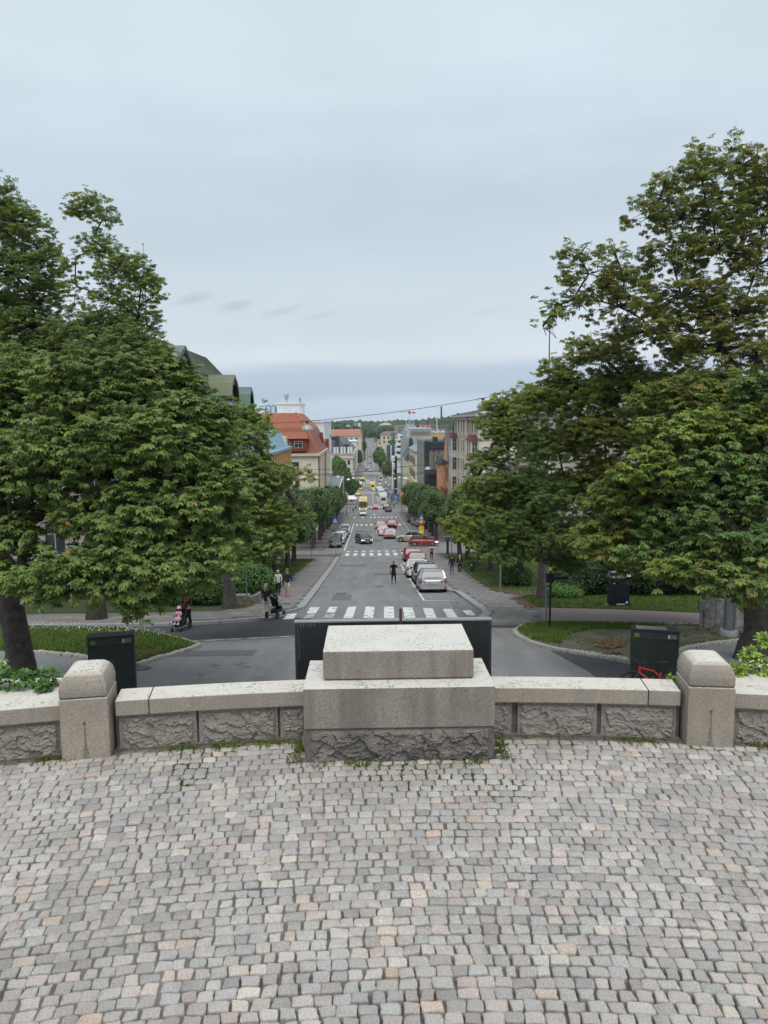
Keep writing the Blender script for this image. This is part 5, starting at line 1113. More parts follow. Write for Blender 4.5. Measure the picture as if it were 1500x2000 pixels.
# ================================================================== VEGETATION
def leafmat(name, col, col2, sheen=.3, trans=.22):
    m, t, n, l, b = nmat(name); b.inputs['Roughness'].default_value = .5; b.inputs['Specular IOR Level'].default_value = sheen
    a = n.new('ShaderNodeAttribute'); a.attribute_name = 'tint'; g = n.new('ShaderNodeNewGeometry')
    q = n.new('ShaderNodeTexNoise'); q.inputs['Scale'].default_value = .9; q.inputs['Detail'].default_value = 3; l.new(g.outputs['Position'], q.inputs['Vector'])
    x = n.new('ShaderNodeMix'); x.data_type = 'RGBA'; l.new(q.outputs[0], x.inputs[0]); x.inputs[6].default_value = rgba(col); x.inputs[7].default_value = rgba(col2)
    m2 = n.new('ShaderNodeMix'); m2.data_type = 'RGBA'; m2.blend_type = 'MULTIPLY'; m2.inputs[0].default_value = 1; l.new(x.outputs[2], m2.inputs[6]); l.new(a.outputs['Color'], m2.inputs[7])
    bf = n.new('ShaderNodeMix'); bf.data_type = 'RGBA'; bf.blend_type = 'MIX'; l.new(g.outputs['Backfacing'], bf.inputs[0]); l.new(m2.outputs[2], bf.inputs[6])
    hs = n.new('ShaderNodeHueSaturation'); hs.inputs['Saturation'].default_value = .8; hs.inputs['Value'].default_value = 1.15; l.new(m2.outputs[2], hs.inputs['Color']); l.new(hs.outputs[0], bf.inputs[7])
    l.new(bf.outputs[2], b.inputs['Base Color'])
    tr = n.new('ShaderNodeBsdfTranslucent'); h2 = n.new('ShaderNodeHueSaturation'); h2.inputs['Hue'].default_value = .49; h2.inputs['Value'].default_value = 1.5; l.new(m2.outputs[2], h2.inputs['Color']); l.new(h2.outputs[0], tr.inputs['Color'])
    ms = n.new('ShaderNodeMixShader'); ms.inputs[0].default_value = trans; out = [k for k in n if k.type == 'OUTPUT_MATERIAL'][0]
    l.new(b.outputs[0], ms.inputs[1]); l.new(tr.outputs[0], ms.inputs[2]); l.new(ms.outputs[0], out.inputs['Surface']); return m
LEAF = leafmat('chestnut_leaf', (.198, .275, .066), (.132, .20, .052)); LIND = leafmat('linden_leaf', (.125, .215, .060), (.088, .160, .050), trans=.25)
BARK = mat('bark', (.085, .075, .065), rough=1, col2=(.035, .032, .03), scale=5, bump=1.0, bscale=14, detail=6)
BARKL = mat('bark_grey', (.13, .115, .10), rough=1, col2=(.06, .052, .046), scale=6, bump=1.0, bscale=16, detail=6)
def leaf_template(nl, seed=0, w_=.20):
    r_ = np.random.default_rng(seed); V, Fc = [], []
    angs = np.linspace(-1.95, 1.95, nl) if nl > 5 else np.linspace(-1.35, 1.35, nl)
    for a in angs:
        a += r_.uniform(-.09, .09); ln = (1.0-.42*abs(a)/1.95)*r_.uniform(.88, 1.08); d = np.array([math.cos(a), math.sin(a)]); p = np.array([-d[1], d[0]]); w1 = w_*ln*r_.uniform(.85, 1.15); dr = r_.uniform(.16, .34)
        b = len(V); z = lambda t: -dr*t*t*ln
        for (t, s_, dz) in ((.04, 0, 0), (.66, -w1*.95, .035), (.66, 0, -.035), (.66, w1*.95, .035), (1.0, 0, -.0)):
            q = d*t*ln+p*s_; V.append((q[0], q[1], z(t)+dz))
        Fc += [(b, b+1, b+2), (b, b+2, b+3), (b+1, b+4, b+2), (b+2, b+4, b+3)]
    return np.array(V), np.array(Fc)
def leaf_light(nl, seed, w_=.21):
    r_ = np.random.default_rng(seed); V, Fc = [], []
    for a in (np.linspace(-1.95, 1.95, nl) if nl > 5 else np.linspace(-1.5, 1.5, nl)):
        a += r_.uniform(-.1, .1); ln = (1.0-.40*abs(a)/1.95)*r_.uniform(.86, 1.1); d = np.array([math.cos(a), math.sin(a)]); p = np.array([-d[1], d[0]]); w1 = w_*ln; dr = r_.uniform(.18, .42); b = len(V)
        for (t, s_, z) in ((.03, 0, -.0), (.64, -w1, -dr*.35), (1.0, 0, -dr), (.64, w1, -dr*.35)):
            q = d*t*ln+p*s_; V.append((q[0], q[1], z*ln+(.0 if s_ == 0 else .02)))
        Fc += [(b, b+1, b+2), (b, b+2, b+3)]
    return np.array(V), np.array(Fc)
LT7 = [leaf_light(7, k) for k in (1, 2, 3, 4)]
def leaf_tri(nl, seed, w_=.25):
    r_ = np.random.default_rng(seed); V, Fc = [], []
    for a in np.linspace(-1.65, 1.65, nl):
        a += r_.uniform(-.12, .12); ln = (1.0-.36*abs(a)/1.65)*r_.uniform(.85, 1.1); d = np.array([math.cos(a), math.sin(a)]); p = np.array([-d[1], d[0]]); dr = r_.uniform(.2, .45); b = len(V); sg_ = r_.choice((-1, 1))
        for (t, s_, z) in ((.02, 0, 0), (.68, -w_*ln*sg_, -dr*.4), (1.0, w_*.42*ln*sg_, -dr)): q = d*t*ln+p*s_; V.append((q[0], q[1], z*ln))
        Fc.append((b, b+1, b+2) if sg_ > 0 else (b, b+2, b+1))
    return np.array(V), np.array(Fc)
LT5 = [leaf_tri(6, k) for k in (5, 6, 7, 8)]
TPL = [leaf_template(7, 1), leaf_template(5, 2, .24), leaf_template(7, 3, .18), leaf_template(6, 4)]
TPL5 = [leaf_template(5, 11, .24), leaf_template(5, 12, .24), leaf_template(5, 13, .26), leaf_template(5, 14, .22)]
def place_leaves(P, D, S, tpl):
    """vertex array (n, nv, 3) of leaves at P pointing along D (unit) with the blade facing roughly up"""
    n = len(P); up = np.array([0, 0, 1.0])+rng.normal(0, .28, (n, 3)); y = np.cross(up, D); y /= np.linalg.norm(y, axis=1)[:, None]+1e-9; z = np.cross(D, y)
    T = tpl[None]*S[:, None, None]; return P[:, None, :]+T[..., 0:1]*D[:, None, :]+T[..., 1:2]*y[:, None, :]+T[..., 2:3]*z[:, None, :]
def unit(a): return a/(np.linalg.norm(a, axis=-1, keepdims=True)+1e-9)
def lobe(px, py, D, rx, ry, dens=1.0, tint=None, rd=None):
    c = np.array(at(px, py, D)[:]); k = D/F; return (c, np.array([rx*k, (rd or rx*1.0)*k, ry*k]), dens, tint)
DENS = 2.5
def chestnut(name_lab, base, trad, th, lobes, leaf=.30, dens=1.0, tints=None, brown=0.0, tpl=TPL, near=True, bark=BARK, lean=(0, 0), plate=.62, group='horse chestnut trees around the square', cut=None, nleafobj=300, per=6):
    t = thing('chestnut_tree', name_lab, 'tree', base, 0, group)
    B = np.array(base); top = B+np.array([lean[0], lean[1], th])
    # trunk with root flare and fork
    mb = MB(); pts, rr = [], []
    for k in range(9):
        s_ = k/8; pts.append(tuple(B+(top-B)*s_+np.array([math.sin(s_*5)*.08, math.cos(s_*4)*.06, 0]))); rr.append(trad*(1.45 if k == 0 else 1.12 if k == 1 else 1.0-.22*s_))
    pts[0] = (pts[0][0], pts[0][1], pts[0][2]-.3); mb.tube(pts, rr, 14)
    for k, v in enumerate(mb.v):
        nz_ = noise.noise(Vector((v[0]*3, v[1]*3, v[2]*.8)))*.16; c_ = np.array(pts[min(8, k//14)]); d = np.array(v)-c_; mb.v[k] = tuple(c_+d*(1+nz_))
    tr = mb.build('trunk', bark, t, smooth=60, world=True)
    lb = MB(); tw = MB(); plates = []
    C_ = np.array([l[0] for l in lobes]); Rr = np.array([l[1] for l in lobes])
    order = np.argsort(np.linalg.norm(C_-top, axis=1)); nodes = [(top, trad*.72)]
    for i in order:
        c, r_, dn, tn = lobes[i]
        # connect to the closest node that lies lower/inner
        nd = min(nodes, key=lambda q: np.linalg.norm(q[0]-c)+.4*max(0, q[0][2]-c[2])); a, ra = nd; Ld = np.linalg.norm(c-a); rb = max(.035, min(ra*.72, .028*Ld+.03))
        mid = (a+c)/2+np.array([0, 0, .12*Ld])+rng.normal(0, .05*Ld, 3); q = [tuple(a*(1-s_)**2+2*mid*s_*(1-s_)+c*s_*s_) for s_ in np.linspace(0, 1, 6)]
        lb.tube(q, [ra*.8*(1-s_)+rb*s_ for s_ in np.linspace(0, 1, 6)], 7); nodes.append((c, rb))
        area = 4*math.pi*((r_[0]*r_[1])**1.6+(r_[0]*r_[2])**1.6+(r_[1]*r_[2])**1.6)**(1/1.6)/3**(1/1.6)
        npl = int(area*DENS*dens*dn/(plate/.62)**2)
        for _ in range(npl):
            d = unit(rng.normal(0, 1, 3)+np.array([0, 0, .25])); 
            if d[2] < -.35 and rng.random() < .6: continue
            k = rng.uniform(.22, 1.0)**.5; p = c+d*r_*k
            q = np.min(np.where(np.arange(len(lobes)) == i, 9, np.linalg.norm((p-C_)/Rr, axis=1)))
            if q < .5 and rng.random() < .7: continue
            if cut is not None and cut(p): continue
            h = d*r_; h = h+.5*(p-top)*np.array([1, 1, 0])/max(1, np.linalg.norm(p-top)); h[2] *= .6; h = unit(h+rng.normal(0, .3, 3)); h[2] = min(.6, h[2]-.15); h = unit(h)
            plates.append((p, h, tn, c, rb))
    Pl, Dl, Tl = [], [], []
    for p, h, tn, c, rb in plates:
        st = p-h*plate*.9-np.array([0, 0, .08]); s_ = c+(st-c)*.15
        m_ = (s_+st)/2+np.array([0, 0, .10])*np.linalg.norm(st-s_)
        tw.tube([tuple(s_), tuple(m_), tuple(st), tuple(p)], [max(.016, rb*.4), .018, .012, .007], 3, cap=False)
        side = unit(np.cross(h, [0, 0, 1])); vb = rng.uniform(.82, 1.15)
        for k in range(per):
            f = (k+.5)/per; off = (f-.5)*2; tip = p+h*plate*(.62-.55*abs(off)*rng.uniform(.6, 1.1))*rng.uniform(.5, 1.15)+side*off*plate*.85+rng.normal(0, .13, 3)-np.array([0, 0, .25*plate*off*off])
            if near: tw.tube([tuple(p-h*.25*plate), tuple(tip)], [.007, .004], 3, cap=False)
            nlv = rng.integers(4, 7); az0 = rng.uniform(0, 6.28)
            for j in range(nlv):
                az = az0+j*2*math.pi/nlv+rng.uniform(-.4, .4); dv = np.array([math.cos(az), math.sin(az), rng.uniform(-.95, .1)])+h*.7; dv = unit(dv); Pl.append(tip+dv*leaf*.30); Dl.append(dv)
                base_t = np.array(tn if tn is not None else (1, 1, 1), float)*vb*rng.uniform(.82, 1.18)
                if rng.random() < brown: base_t = base_t*np.array(random.choice([(1.5, .80, .75), (1.35, .95, .8), (1.75, .72, .7), (1.25, 1.0, .9)]))
                Tl.append(base_t)
    Pl, Dl, Tl = np.array(Pl), np.array(Dl), np.array(Tl); S = leaf*rng.uniform(.7, 1.22, len(Pl)); off = np.array(t.location)
    lb.build('limb', bark, t, smooth=60, world=True); me = tw.mesh('twig', bark, False, t.location, recalc=False); o = link('twig', me, t); o['kind'] = 'stuff'
    # leaves that show largest become parts, the rest one part
    d_ = Pl-np.array([0, 0, CH]); kk = d_@np.array(cf); u_ = 750+F*(d_@np.array(cr))/kk; v_ = 1000-F*(d_@np.array(cu))/kk
    vis = (u_ > 0) & (u_ < 1500) & (v_ > 0) & (v_ < 2000); dist = np.where(vis, np.linalg.norm(d_, axis=1)/S, 1e9); od = np.argsort(dist)
    sel = od[:nleafobj]; rest = od[nleafobj:]
    col = [leaf_obj_mesh(k, tpl, Tl[sel[k]] if len(sel) > k else (1, 1, 1)) for k in range(12)]
    for j, i in enumerate(sel):
        o = link('leaf', col[j % 12], t); X = Dl[i]; up = np.array([0, 0, 1.0])+rng.normal(0, .28, 3); Y = unit(np.cross(up, X)); Z = np.cross(X, Y)
        M = Matrix(((X[0], Y[0], Z[0], 0), (X[1], Y[1], Z[1], 0), (X[2], Y[2], Z[2], 0), (0, 0, 0, 1))); o.rotation_mode = 'QUATERNION'; o.rotation_quaternion = M.to_quaternion(); o.location = tuple(Pl[i]-off); o.scale = (S[i],)*3
    VV, FF, TT, nb = [], [], [], 0
    lt = LT7 if near else LT5
    for k in range(4):
        ix = rest[k::4]; V0, F0 = lt[k]; v = place_leaves(Pl[ix]-off, Dl[ix], S[ix], V0); n_ = len(ix); VV.append(v.reshape(-1, 3)); FF.append((F0[None]+(np.arange(n_)*len(V0))[:, None, None]+nb).reshape(-1, 3)); TT.append(np.repeat(Tl[ix], len(V0), 0)); nb += n_*len(V0)
    o = link('foliage', np_mesh('foliage', np.vstack(VV), np.vstack(FF), LEAF, tint=np.vstack(TT)), t); o['kind'] = 'stuff'
    print('tree', name_lab[:40], 'plates', len(plates), 'leaves', len(Pl), 'tris', sum(len(f) for f in FF))
    return t
LOM = {}
def leaf_obj_mesh(k, tpl, tn):
    V0, F0 = tpl[k % 4]; return np_mesh('leaf', V0, F0, LEAF, tint=np.tile(tn, (len(V0), 1)))
GY = (1.12, 1.08, .8); DG = (.85, .95, 1.05); YG = (1.25, 1.12, .75); G1 = (1, 1, 1)
# left, nearest
L_ = lobe
def xyG(px, D): x = at(px, 1000, D).x; return (x, D, G(D))
chestnut('large green chestnut at the left, its dark trunk beside the black bin', xyG(12, 22), .42, 3.4,
  [L_(40, 800, 20.5, 120, 95, 1), L_(200, 770, 20, 130, 80), L_(120, 900, 18.5, 130, 75), L_(270, 880, 18.5, 130, 90), L_(375, 850, 19.5, 82, 72), L_(390, 960, 18.5, 82, 68), L_(300, 1000, 17.8, 110, 65),
   L_(185, 1010, 17.8, 70, 45, .7), L_(60, 1130, 17.5, 70, 42, .8), L_(25, 1050, 18, 55, 42, .9), L_(120, 1000, 19, 60, 30, .55), L_(175, 1120, 17, 95, 55), L_(290, 1110, 17, 95, 60), L_(370, 1080, 17.8, 80, 55), L_(20, 960, 18, 60, 60, .8), L_(275, 1185, 16.5, 34, 18, 1.0), L_(425, 1040, 19, 45, 40), L_(-60, 1000, 19, 80, 130, .7), L_(330, 770, 21, 70, 60)],
  leaf=.165, plate=.385, dens=1.0, brown=.012)
chestnut('tall chestnut with a bare leaning spire top, behind the left tree', xyG(175, 35.5), .38, 9.0,
  [L_(168, 393, 35, 30, 16, 1.1, YG), L_(140, 412, 35, 18, 12, 1, YG), L_(203, 425, 35, 18, 30, .9, GY), L_(180, 470, 35, 24, 20, .5, GY), L_(205, 492, 35, 32, 30, .75, GY), L_(150, 500, 35, 24, 14, .6, GY), L_(240, 530, 34.5, 50, 36, 1, GY), L_(275, 562, 34.5, 38, 34, 1, GY), L_(150, 560, 35, 30, 26, .6, GY), L_(215, 590, 34.5, 48, 34, .7, GY),
   L_(270, 620, 34.5, 40, 34, 1), L_(180, 645, 35, 70, 40, 1), L_(262, 680, 34, 62, 45, 1.1), L_(210, 720, 34, 100, 55), L_(312, 690, 33.5, 22, 24, 1.0, GY), L_(325, 770, 33, 48, 36, 1.1), L_(395, 815, 32, 55, 36)],
  leaf=.155, dens=.8, tpl=TPL5, near=False, brown=.02, plate=.43)
chestnut('tall chestnut cut by the left picture edge, with a rounded full crown', xyG(-40, 36), .4, 8.5,
  [L_(0, 372, 36, 22, 26, 1, GY), L_(-30, 430, 36, 70, 60, 1, GY), L_(40, 450, 36, 55, 45, 1, GY), L_(85, 510, 36, 38, 40, 1, GY), L_(30, 540, 36, 85, 60, 1), L_(70, 590, 36, 55, 36, 1), L_(-40, 620, 36, 90, 70, .9), L_(60, 640, 35.5, 60, 40), L_(20, 700, 35, 90, 50), L_(95, 700, 35, 60, 50)],
  leaf=.155, dens=.78, tpl=TPL5, near=False, brown=.03, plate=.43)
chestnut('chestnut with grey trunk standing at the corner of the left sidewalk', xyG(440, 39.5)[:2]+(G(39.5),), .33, 5.0,
  [L_(455, 825, 31, 50, 34, 1, GY), L_(500, 818, 31, 26, 20, .8, GY), L_(465, 865, 30, 60, 40, .7), L_(515, 850, 30, 18, 24, .3, GY), L_(530, 905, 30, 46, 14, .35, GY), L_(590, 925, 30, 24, 13, .7, YG), L_(480, 930, 29.5, 75, 45), L_(505, 990, 29.5, 50, 36, .7, GY), L_(450, 1000, 29, 75, 45), L_(550, 1020, 30, 36, 32, .7, GY), L_(490, 1060, 29, 70, 36), L_(425, 1080, 28.5, 55, 36), L_(385, 1120, 29, 40, 30, .9), L_(585, 1000, 31, 22, 20, .6, YG), L_(535, 1068, 30, 30, 18, .7)],
  leaf=.155, dens=1.0, brown=.01, bark=BARKL, tpl=TPL5, near=False, plate=.41)
# right
BR = (1.0, .86, .68); SHADE = (.62, .72, .72)  # second tint darkens right-hand crowns: shade put into the leaf colour
chestnut('large dark trunked chestnut at the right edge behind the flowering shrub', xyG(1492, 23.5), .52, 3.6,
  [L_(1400, 775, 23, 100, 45, 1, BR), L_(1310, 785, 24, 80, 40, 1, BR), L_(1330, 850, 20, 75, 38, .9, GY), L_(1430, 830, 20, 90, 45, .9, GY), L_(1500, 860, 20, 60, 60), L_(1290, 920, 20, 80, 42, .9, GY), L_(1400, 920, 19.5, 100, 50, 1, DG), L_(1480, 960, 19, 80, 60, 1, SHADE), L_(1240, 980, 21, 80, 50, 1, BR), L_(1330, 1000, 20, 90, 55, 1, SHADE), L_(1430, 1050, 18, 80, 55, 1, SHADE), L_(1500, 780, 20, 60, 50, 1, SHADE), L_(1190, 1050, 21, 70, 40, 1, BR), L_(1290, 1070, 19.5, 60, 36, .8, DG), L_(1380, 1110, 17.5, 50, 30, .9), L_(1440, 1130, 17, 60, 30, .9), L_(1500, 1080, 18, 50, 50, 1, DG), L_(1310, 1110, 18, 30, 20, .8, BR)],
  leaf=.165, plate=.385, dens=1.0, brown=.07)
chestnut('tall thinning chestnut with browning leaves and bare limbs at the right', xyG(1500, 27), .40, 8.0,
  [L_(1385, 300, 27, 38, 24, .9, YG), L_(1450, 320, 27, 55, 28, .9, YG), L_(1500, 350, 27, 50, 50, .8, YG), L_(1490, 440, 27, 50, 60, .8, GY), L_(1390, 430, 27, 60, 50, .7, GY), L_(1360, 620, 27, 80, 60, .8, BR), L_(1480, 700, 27, 70, 60, .9, BR), L_(1450, 770, 27, 80, 40, 1, BR), L_(1370, 350, 27, 60, 36, .8, GY), L_(1300, 350, 27, 26, 14, .7, YG), L_(1290, 385, 27, 45, 30, .7, GY), L_(1450, 400, 27, 75, 50, .8, GY), L_(1330, 430, 27, 60, 36, .75, GY), L_(1265, 425, 27, 34, 20, .7, BR), L_(1400, 490, 27, 80, 45, .7, BR), L_(1310, 500, 27, 60, 36, .75, BR), L_(1480, 520, 27, 60, 60, .75, BR),
   L_(1200, 490, 26.5, 32, 14, .7, GY), L_(1130, 500, 26.5, 36, 14, .7, GY), L_(1150, 535, 26.5, 50, 22, .7, BR), L_(1220, 545, 26.5, 60, 30, .75, BR), L_(1085, 600, 26.5, 34, 10, .8, GY), L_(1120, 585, 26.5, 45, 22, .7, BR), L_(1060, 638, 26.5, 20, 7, .7, GY), L_(1210, 600, 26.5, 60, 30, .7, BR), L_(1330, 580, 27, 90, 40, .7, BR), L_(1440, 620, 27, 90, 50, .7, BR), L_(1280, 650, 27, 90, 40, .8, BR), L_(1400, 690, 27, 100, 40, .75, BR)],
  leaf=.155, dens=.74, brown=.22, lean=(-1.7, 0), plate=.43, tpl=TPL5, near=False)
chestnut('broad chestnut with rust brown tinted leaves over the dark blue bin', xyG(1330, 43.5), .34, 7.0,
  [L_(1140, 670, 30, 26, 14, .8, YG), L_(1180, 700, 30, 60, 30, .85, BR), L_(1090, 720, 30, 34, 24, .8, YG), L_(1130, 770, 30, 75, 40, .95, GY), L_(1240, 760, 30, 95, 45, .95, BR), L_(1350, 760, 30, 80, 40, .9, BR), L_(1060, 790, 30, 60, 36, 1, GY), L_(1180, 840, 29, 90, 45, 1, BR), L_(1280, 860, 29, 60, 40, .9, BR), L_(1090, 880, 30, 65, 45, 1, DG), L_(1180, 940, 29, 70, 50, 1, BR), L_(1110, 970, 29.5, 60, 45, 1, DG), L_(1140, 1050, 29, 70, 36, 1, SHADE), L_(1230, 1100, 29, 60, 26, .9, SHADE), L_(1330, 1080, 31, 90, 50, 1, SHADE), L_(1240, 1040, 32, 90, 50, 1, SHADE)],
  leaf=.155, dens=1.2, brown=.18, lean=(-1.5, -4), plate=.43, tpl=TPL5, near=False)
chestnut('bright green chestnut reaching over the right hand sidewalk', xyG(1058, 41.5), .22, 5.5,
  [L_(985, 790, 35, 34, 22, .9, YG), L_(1030, 790, 35, 55, 30, 1, GY), L_(970, 830, 35, 36, 30, 1, GY), L_(1020, 860, 34.5, 65, 45), L_(950, 905, 35, 34, 26, .9, GY), L_(990, 950, 34, 65, 40), L_(1060, 960, 33.5, 60, 45, 1, DG), L_(925, 950, 35, 28, 20, .9, YG), L_(940, 1000, 34, 50, 30, 1, GY), L_(895, 1020, 34, 24, 14, .9, YG), L_(1010, 1020, 33, 70, 40), L_(915, 1050, 33.5, 28, 16, .8, YG), L_(1070, 1060, 32, 60, 40), L_(985, 1075, 33, 50, 22, .8, DG), L_(1100, 1100, 32, 40, 24, .9, DG)],
  leaf=.152, dens=1.05, brown=.03, bark=BARKL, tpl=TPL5, near=False, plate=.41)
# ---- generic small-leaf trees (lindens, street trees, shrubs)
def leafcloud(lobes, n, s_, tint=(1, 1, 1), shell=.5, var=.3, flat=.0):
    C_ = np.array([l[0] for l in lobes], float); Rr = np.array([l[1] for l in lobes], float); w_ = np.prod(Rr, 1)**(2/3); ix = rng.choice(len(lobes), n, p=w_/w_.sum())
    d = unit(rng.normal(0, 1, (n, 3))); d[:, 2] += .15; P = C_[ix]+d*Rr[ix]*(rng.uniform(shell, 1.03, (n, 1))**.5)
    nn = unit(d+rng.normal(0, .55, (n, 3))+np.array([0, 0, .45])); a = unit(np.cross(nn, rng.normal(0, 1, (n, 3)))); b_ = np.cross(nn, a); ss = s_*rng.uniform(.6, 1.3, (n, 1)); V = np.empty((n, 4, 3))
    V[:, 0] = P-a*ss; V[:, 1] = P-b_*ss*.55-nn*ss*.12; V[:, 2] = P+a*ss; V[:, 3] = P+b_*ss*.55-nn*ss*.12
    k = rng.uniform(1-var, 1+var, (n, 1)); T = np.array(tint)*k*np.c_[rng.uniform(.9, 1.2, n), np.ones(n), rng.uniform(.8, 1.1, n)]
    return V.reshape(-1, 3), np.repeat(T, 4, 0)
def core(lobes, k=.72, sub=2):
    V, Fc, nb = [], [], 0
    for c, r_ in lobes:
        q = bmesh.new(); bmesh.ops.create_icosphere(q, subdivisions=sub, radius=1)
        for v in q.verts: p = v.co*(1+.25*noise.noise(v.co*2.2+Vector(c))); V.append((c[0]+p.x*r_[0]*k, c[1]+p.y*r_[1]*k, c[2]+p.z*r_[2]*k))
        Fc += [[v.index+nb for v in f.verts] for f in q.faces]; nb += len(q.verts); q.free()
    return np.array(V), np.array(Fc)
CORE = mat('foliage_light_blocker', (.022, .035, .014), rough=1, var=.3, tint=False)  # dark core added inside each crown to block light, not leaves
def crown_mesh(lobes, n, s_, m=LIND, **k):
    V, T = leafcloud(lobes, n, s_, **k); a = np_mesh('crown', V, np.arange(len(V)).reshape(-1, 4), m, tint=T); cv, cfc = core(lobes); b_ = np_mesh('crown_light_blocker', cv, cfc, CORE, smooth=True); return a, b_
def linden_parts(seed):
    global rng
    keep = rng; rng = np.random.default_rng(seed); lob = []
    for k in range(9): a = k*2*math.pi/9+rng.uniform(-.3, .3); lob.append(((1.25*math.cos(a), 1.75*math.sin(a), rng.uniform(3.6, 6.6)), (rng.uniform(.95, 1.25), rng.uniform(1.1, 1.5), rng.uniform(1.2, 1.7))))
    lob.append(((0, 0, 5.2), (1.7, 2.3, 2.5))); lob.append(((0, 0, 7.0), (1.35, 1.9, 1.1)))
    for k in range(5): lob.append(((rng.uniform(-1.3, 1.3), rng.uniform(-1.8, 1.8), rng.uniform(6.4, 7.7)), (.75, .85, .75)))
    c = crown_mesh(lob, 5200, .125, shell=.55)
    mb = MB(); pts = [(0, 0, -.3), (.02, 0, .4), (.05*rng.uniform(-1, 1), .03, 1.4), (.1*rng.uniform(-1, 1), 0, 2.6), (0, .05, 4.2)]; mb.tube(pts, [.34, .25, .22, .20, .12], 9)
    for k in range(4): a = k*1.6+rng.uniform(0, 1); mb.tube([(0, 0, 2.1+k*.2), (.5*math.cos(a), .5*math.sin(a), 3.0), (1.1*math.cos(a), 1.4*math.sin(a), 4.6)], [.13, .10, .05], 6)
    tm = mb.mesh('trunk', BARKL, smooth=60); rng = keep; return c, tm
LP = [linden_parts(s_) for s_ in (5, 6, 7, 8)]
LYs = [52, 57.5, 64, 71, 78.5]+[100+8.0*k for k in range(13)]; RYs = [50, 56.5, 63, 70, 78, 86.5]+[114+8.0*k for k in range(11)]
def ordw(k): return ['first', 'second', 'third', 'fourth', 'fifth', 'sixth', 'seventh', 'eighth', 'ninth', 'tenth', 'eleventh', 'twelfth', 'thirteenth', 'fourteenth', 'fifteenth', 'sixteenth', 'seventeenth', 'eighteenth', 'nineteenth', 'twentieth'][k]
for side, Ys, X0 in (('left', LYs, -8.1), ('right', RYs, 10.4)):
    for k, y in enumerate(Ys):
        (ca, cb), tm = LP[(k*3+(side == 'left')) % 4]; x = X0+random.uniform(-.25, .25)
        t = thing('linden_tree', 'clipped linden, %s from the camera in the row along the %s sidewalk' % (ordw(k), side), 'tree', (x, y, G(y)), random.choice((0, math.pi))+random.uniform(-.1, .1), 'clipped linden trees along the street')
        c = link('crown', ca, t); link('crown_light_blocker', cb, c); link('trunk', tm, t); s_ = random.uniform(.94, 1.06); t.scale = (s_*1.14, s_*1.08, s_*(.99 if k > 4 else .93))
def tree(lab, px, py, D, rx, ry, n, s_, group=None, tint=(1, 1, 1), lobes=None, tr=.35, cat='tree', name='street_tree', m=LIND, seed=0, fill=8):
    r0 = np.random.default_rng(seed); c = np.array(at(px, py, D)[:]); k = D/F; base = (c[0], D, G(D)); h = c[2]-base[2]
    lob = [((0, 0, h), (rx*k*.8, rx*k*.8, ry*k*.8))]
    for j in range(fill): d = unit(r0.normal(0, 1, 3)); q = r0.uniform(.28, .45); lob.append(((d[0]*rx*k*.68, d[1]*rx*k*.68, h+d[2]*ry*k*.68), (rx*k*q, rx*k*q, ry*k*q)))
    t = thing(name, lab, cat, base, 0, group); a, b_ = crown_mesh(lob, n, s_, m, tint=tint); cc = link('crown', a, t); link('crown_light_blocker', b_, cc)
    mb = MB(); mb.tube([(0, 0, -.3), (0, 0, h*.5), (.1, 0, h)], [tr*1.3, tr, tr*.5], 8); mb.build('trunk', BARKL, t, smooth=60); return t
tree('big dark green tree by the market crossing, nearest to the white block', 668, 935, 246, 22, 32, 9000, .32, 'large trees at the market square', seed=1, fill=12)
tree('big lower green tree at the market crossing beside the waiting traffic', 686, 952, 258, 16, 20, 6000, .30, 'large trees at the market square', tint=(.9, .95, 1), seed=2, fill=10)
tree('pale topped green tree in front of the slate mansard roof', 658, 910, 275, 17, 18, 5000, .32, 'large trees at the market square', tint=(1.2, 1.15, .9), seed=3, fill=10)
tree('rounded yellow green tree at the bend of the far street on its right', 742, 893, 480, 14, 22, 6000, .5, 'trees at the far end of the street', tint=(1.3, 1.2, .9), seed=4, fill=10)
tree('dark round tree just below the teal glass pavilion', 757, 914, 430, 15, 18, 5000, .45, 'trees at the far end of the street', tint=(.85, .95, 1), seed=5, fill=10)
tree('small bright tree right beside the teal glass pavilion', 767, 866, 520, 8, 9, 2500, .5, 'trees at the far end of the street', tint=(1.5, 1.35, .9), seed=6)
for k, (px, py, D, rx, ry) in enumerate(((705, 855, 800, 6, 14), (710, 848, 900, 5, 11), (698, 840, 860, 7, 8), (712, 872, 640, 4, 12), (703, 893, 560, 5, 14), (742, 845, 860, 6, 10), (747, 838, 950, 9, 7), (727, 852, 1010, 5, 6), (660, 835, 760, 22, 7), (676, 838, 740, 14, 5))):
    tree(['tall dark tree left of the street end', 'slim tree behind the tall dark tree at the street end', 'dark tree beside the stepped roofs on the hill', 'narrow tree on the left kerb of the far street', 'narrow tree left of the far traffic', 'dark tree right of the street end', 'wide dark tree under the grey vaulted roof', 'small pale tree closing the street end', 'long green tree clump behind the orange roof', 'lower tree clump touching the orange roof ridge'][k], px, py, D, rx, ry, 1800, .8, 'trees at the far end of the street', tint=(.8, .9, 1.05), seed=20+k, fill=7)
def shrub(lab, lobes, n, s_, tint=(1, 1, 1), name='shrub', cat='shrub', m=LIND, group=None, base=None, flowers=None):
    b = base or tuple(lobes[0][0]); t = thing(name, lab, cat, b, 0, group); lob = [((c[0]-b[0], c[1]-b[1], c[2]-b[2]), r_) for c, r_ in lobes]
    a, c2 = crown_mesh(lob, n, s_, m, tint=tint, shell=.6); f = link('foliage', a, t); link('foliage_light_blocker', c2, f)
    mb = MB()
    for c, r_ in lob[:4]: mb.tube([(c[0], c[1], -.3), (c[0], c[1], c[2])], .03, 5)
    mb.build('stem', BARK, t); return t
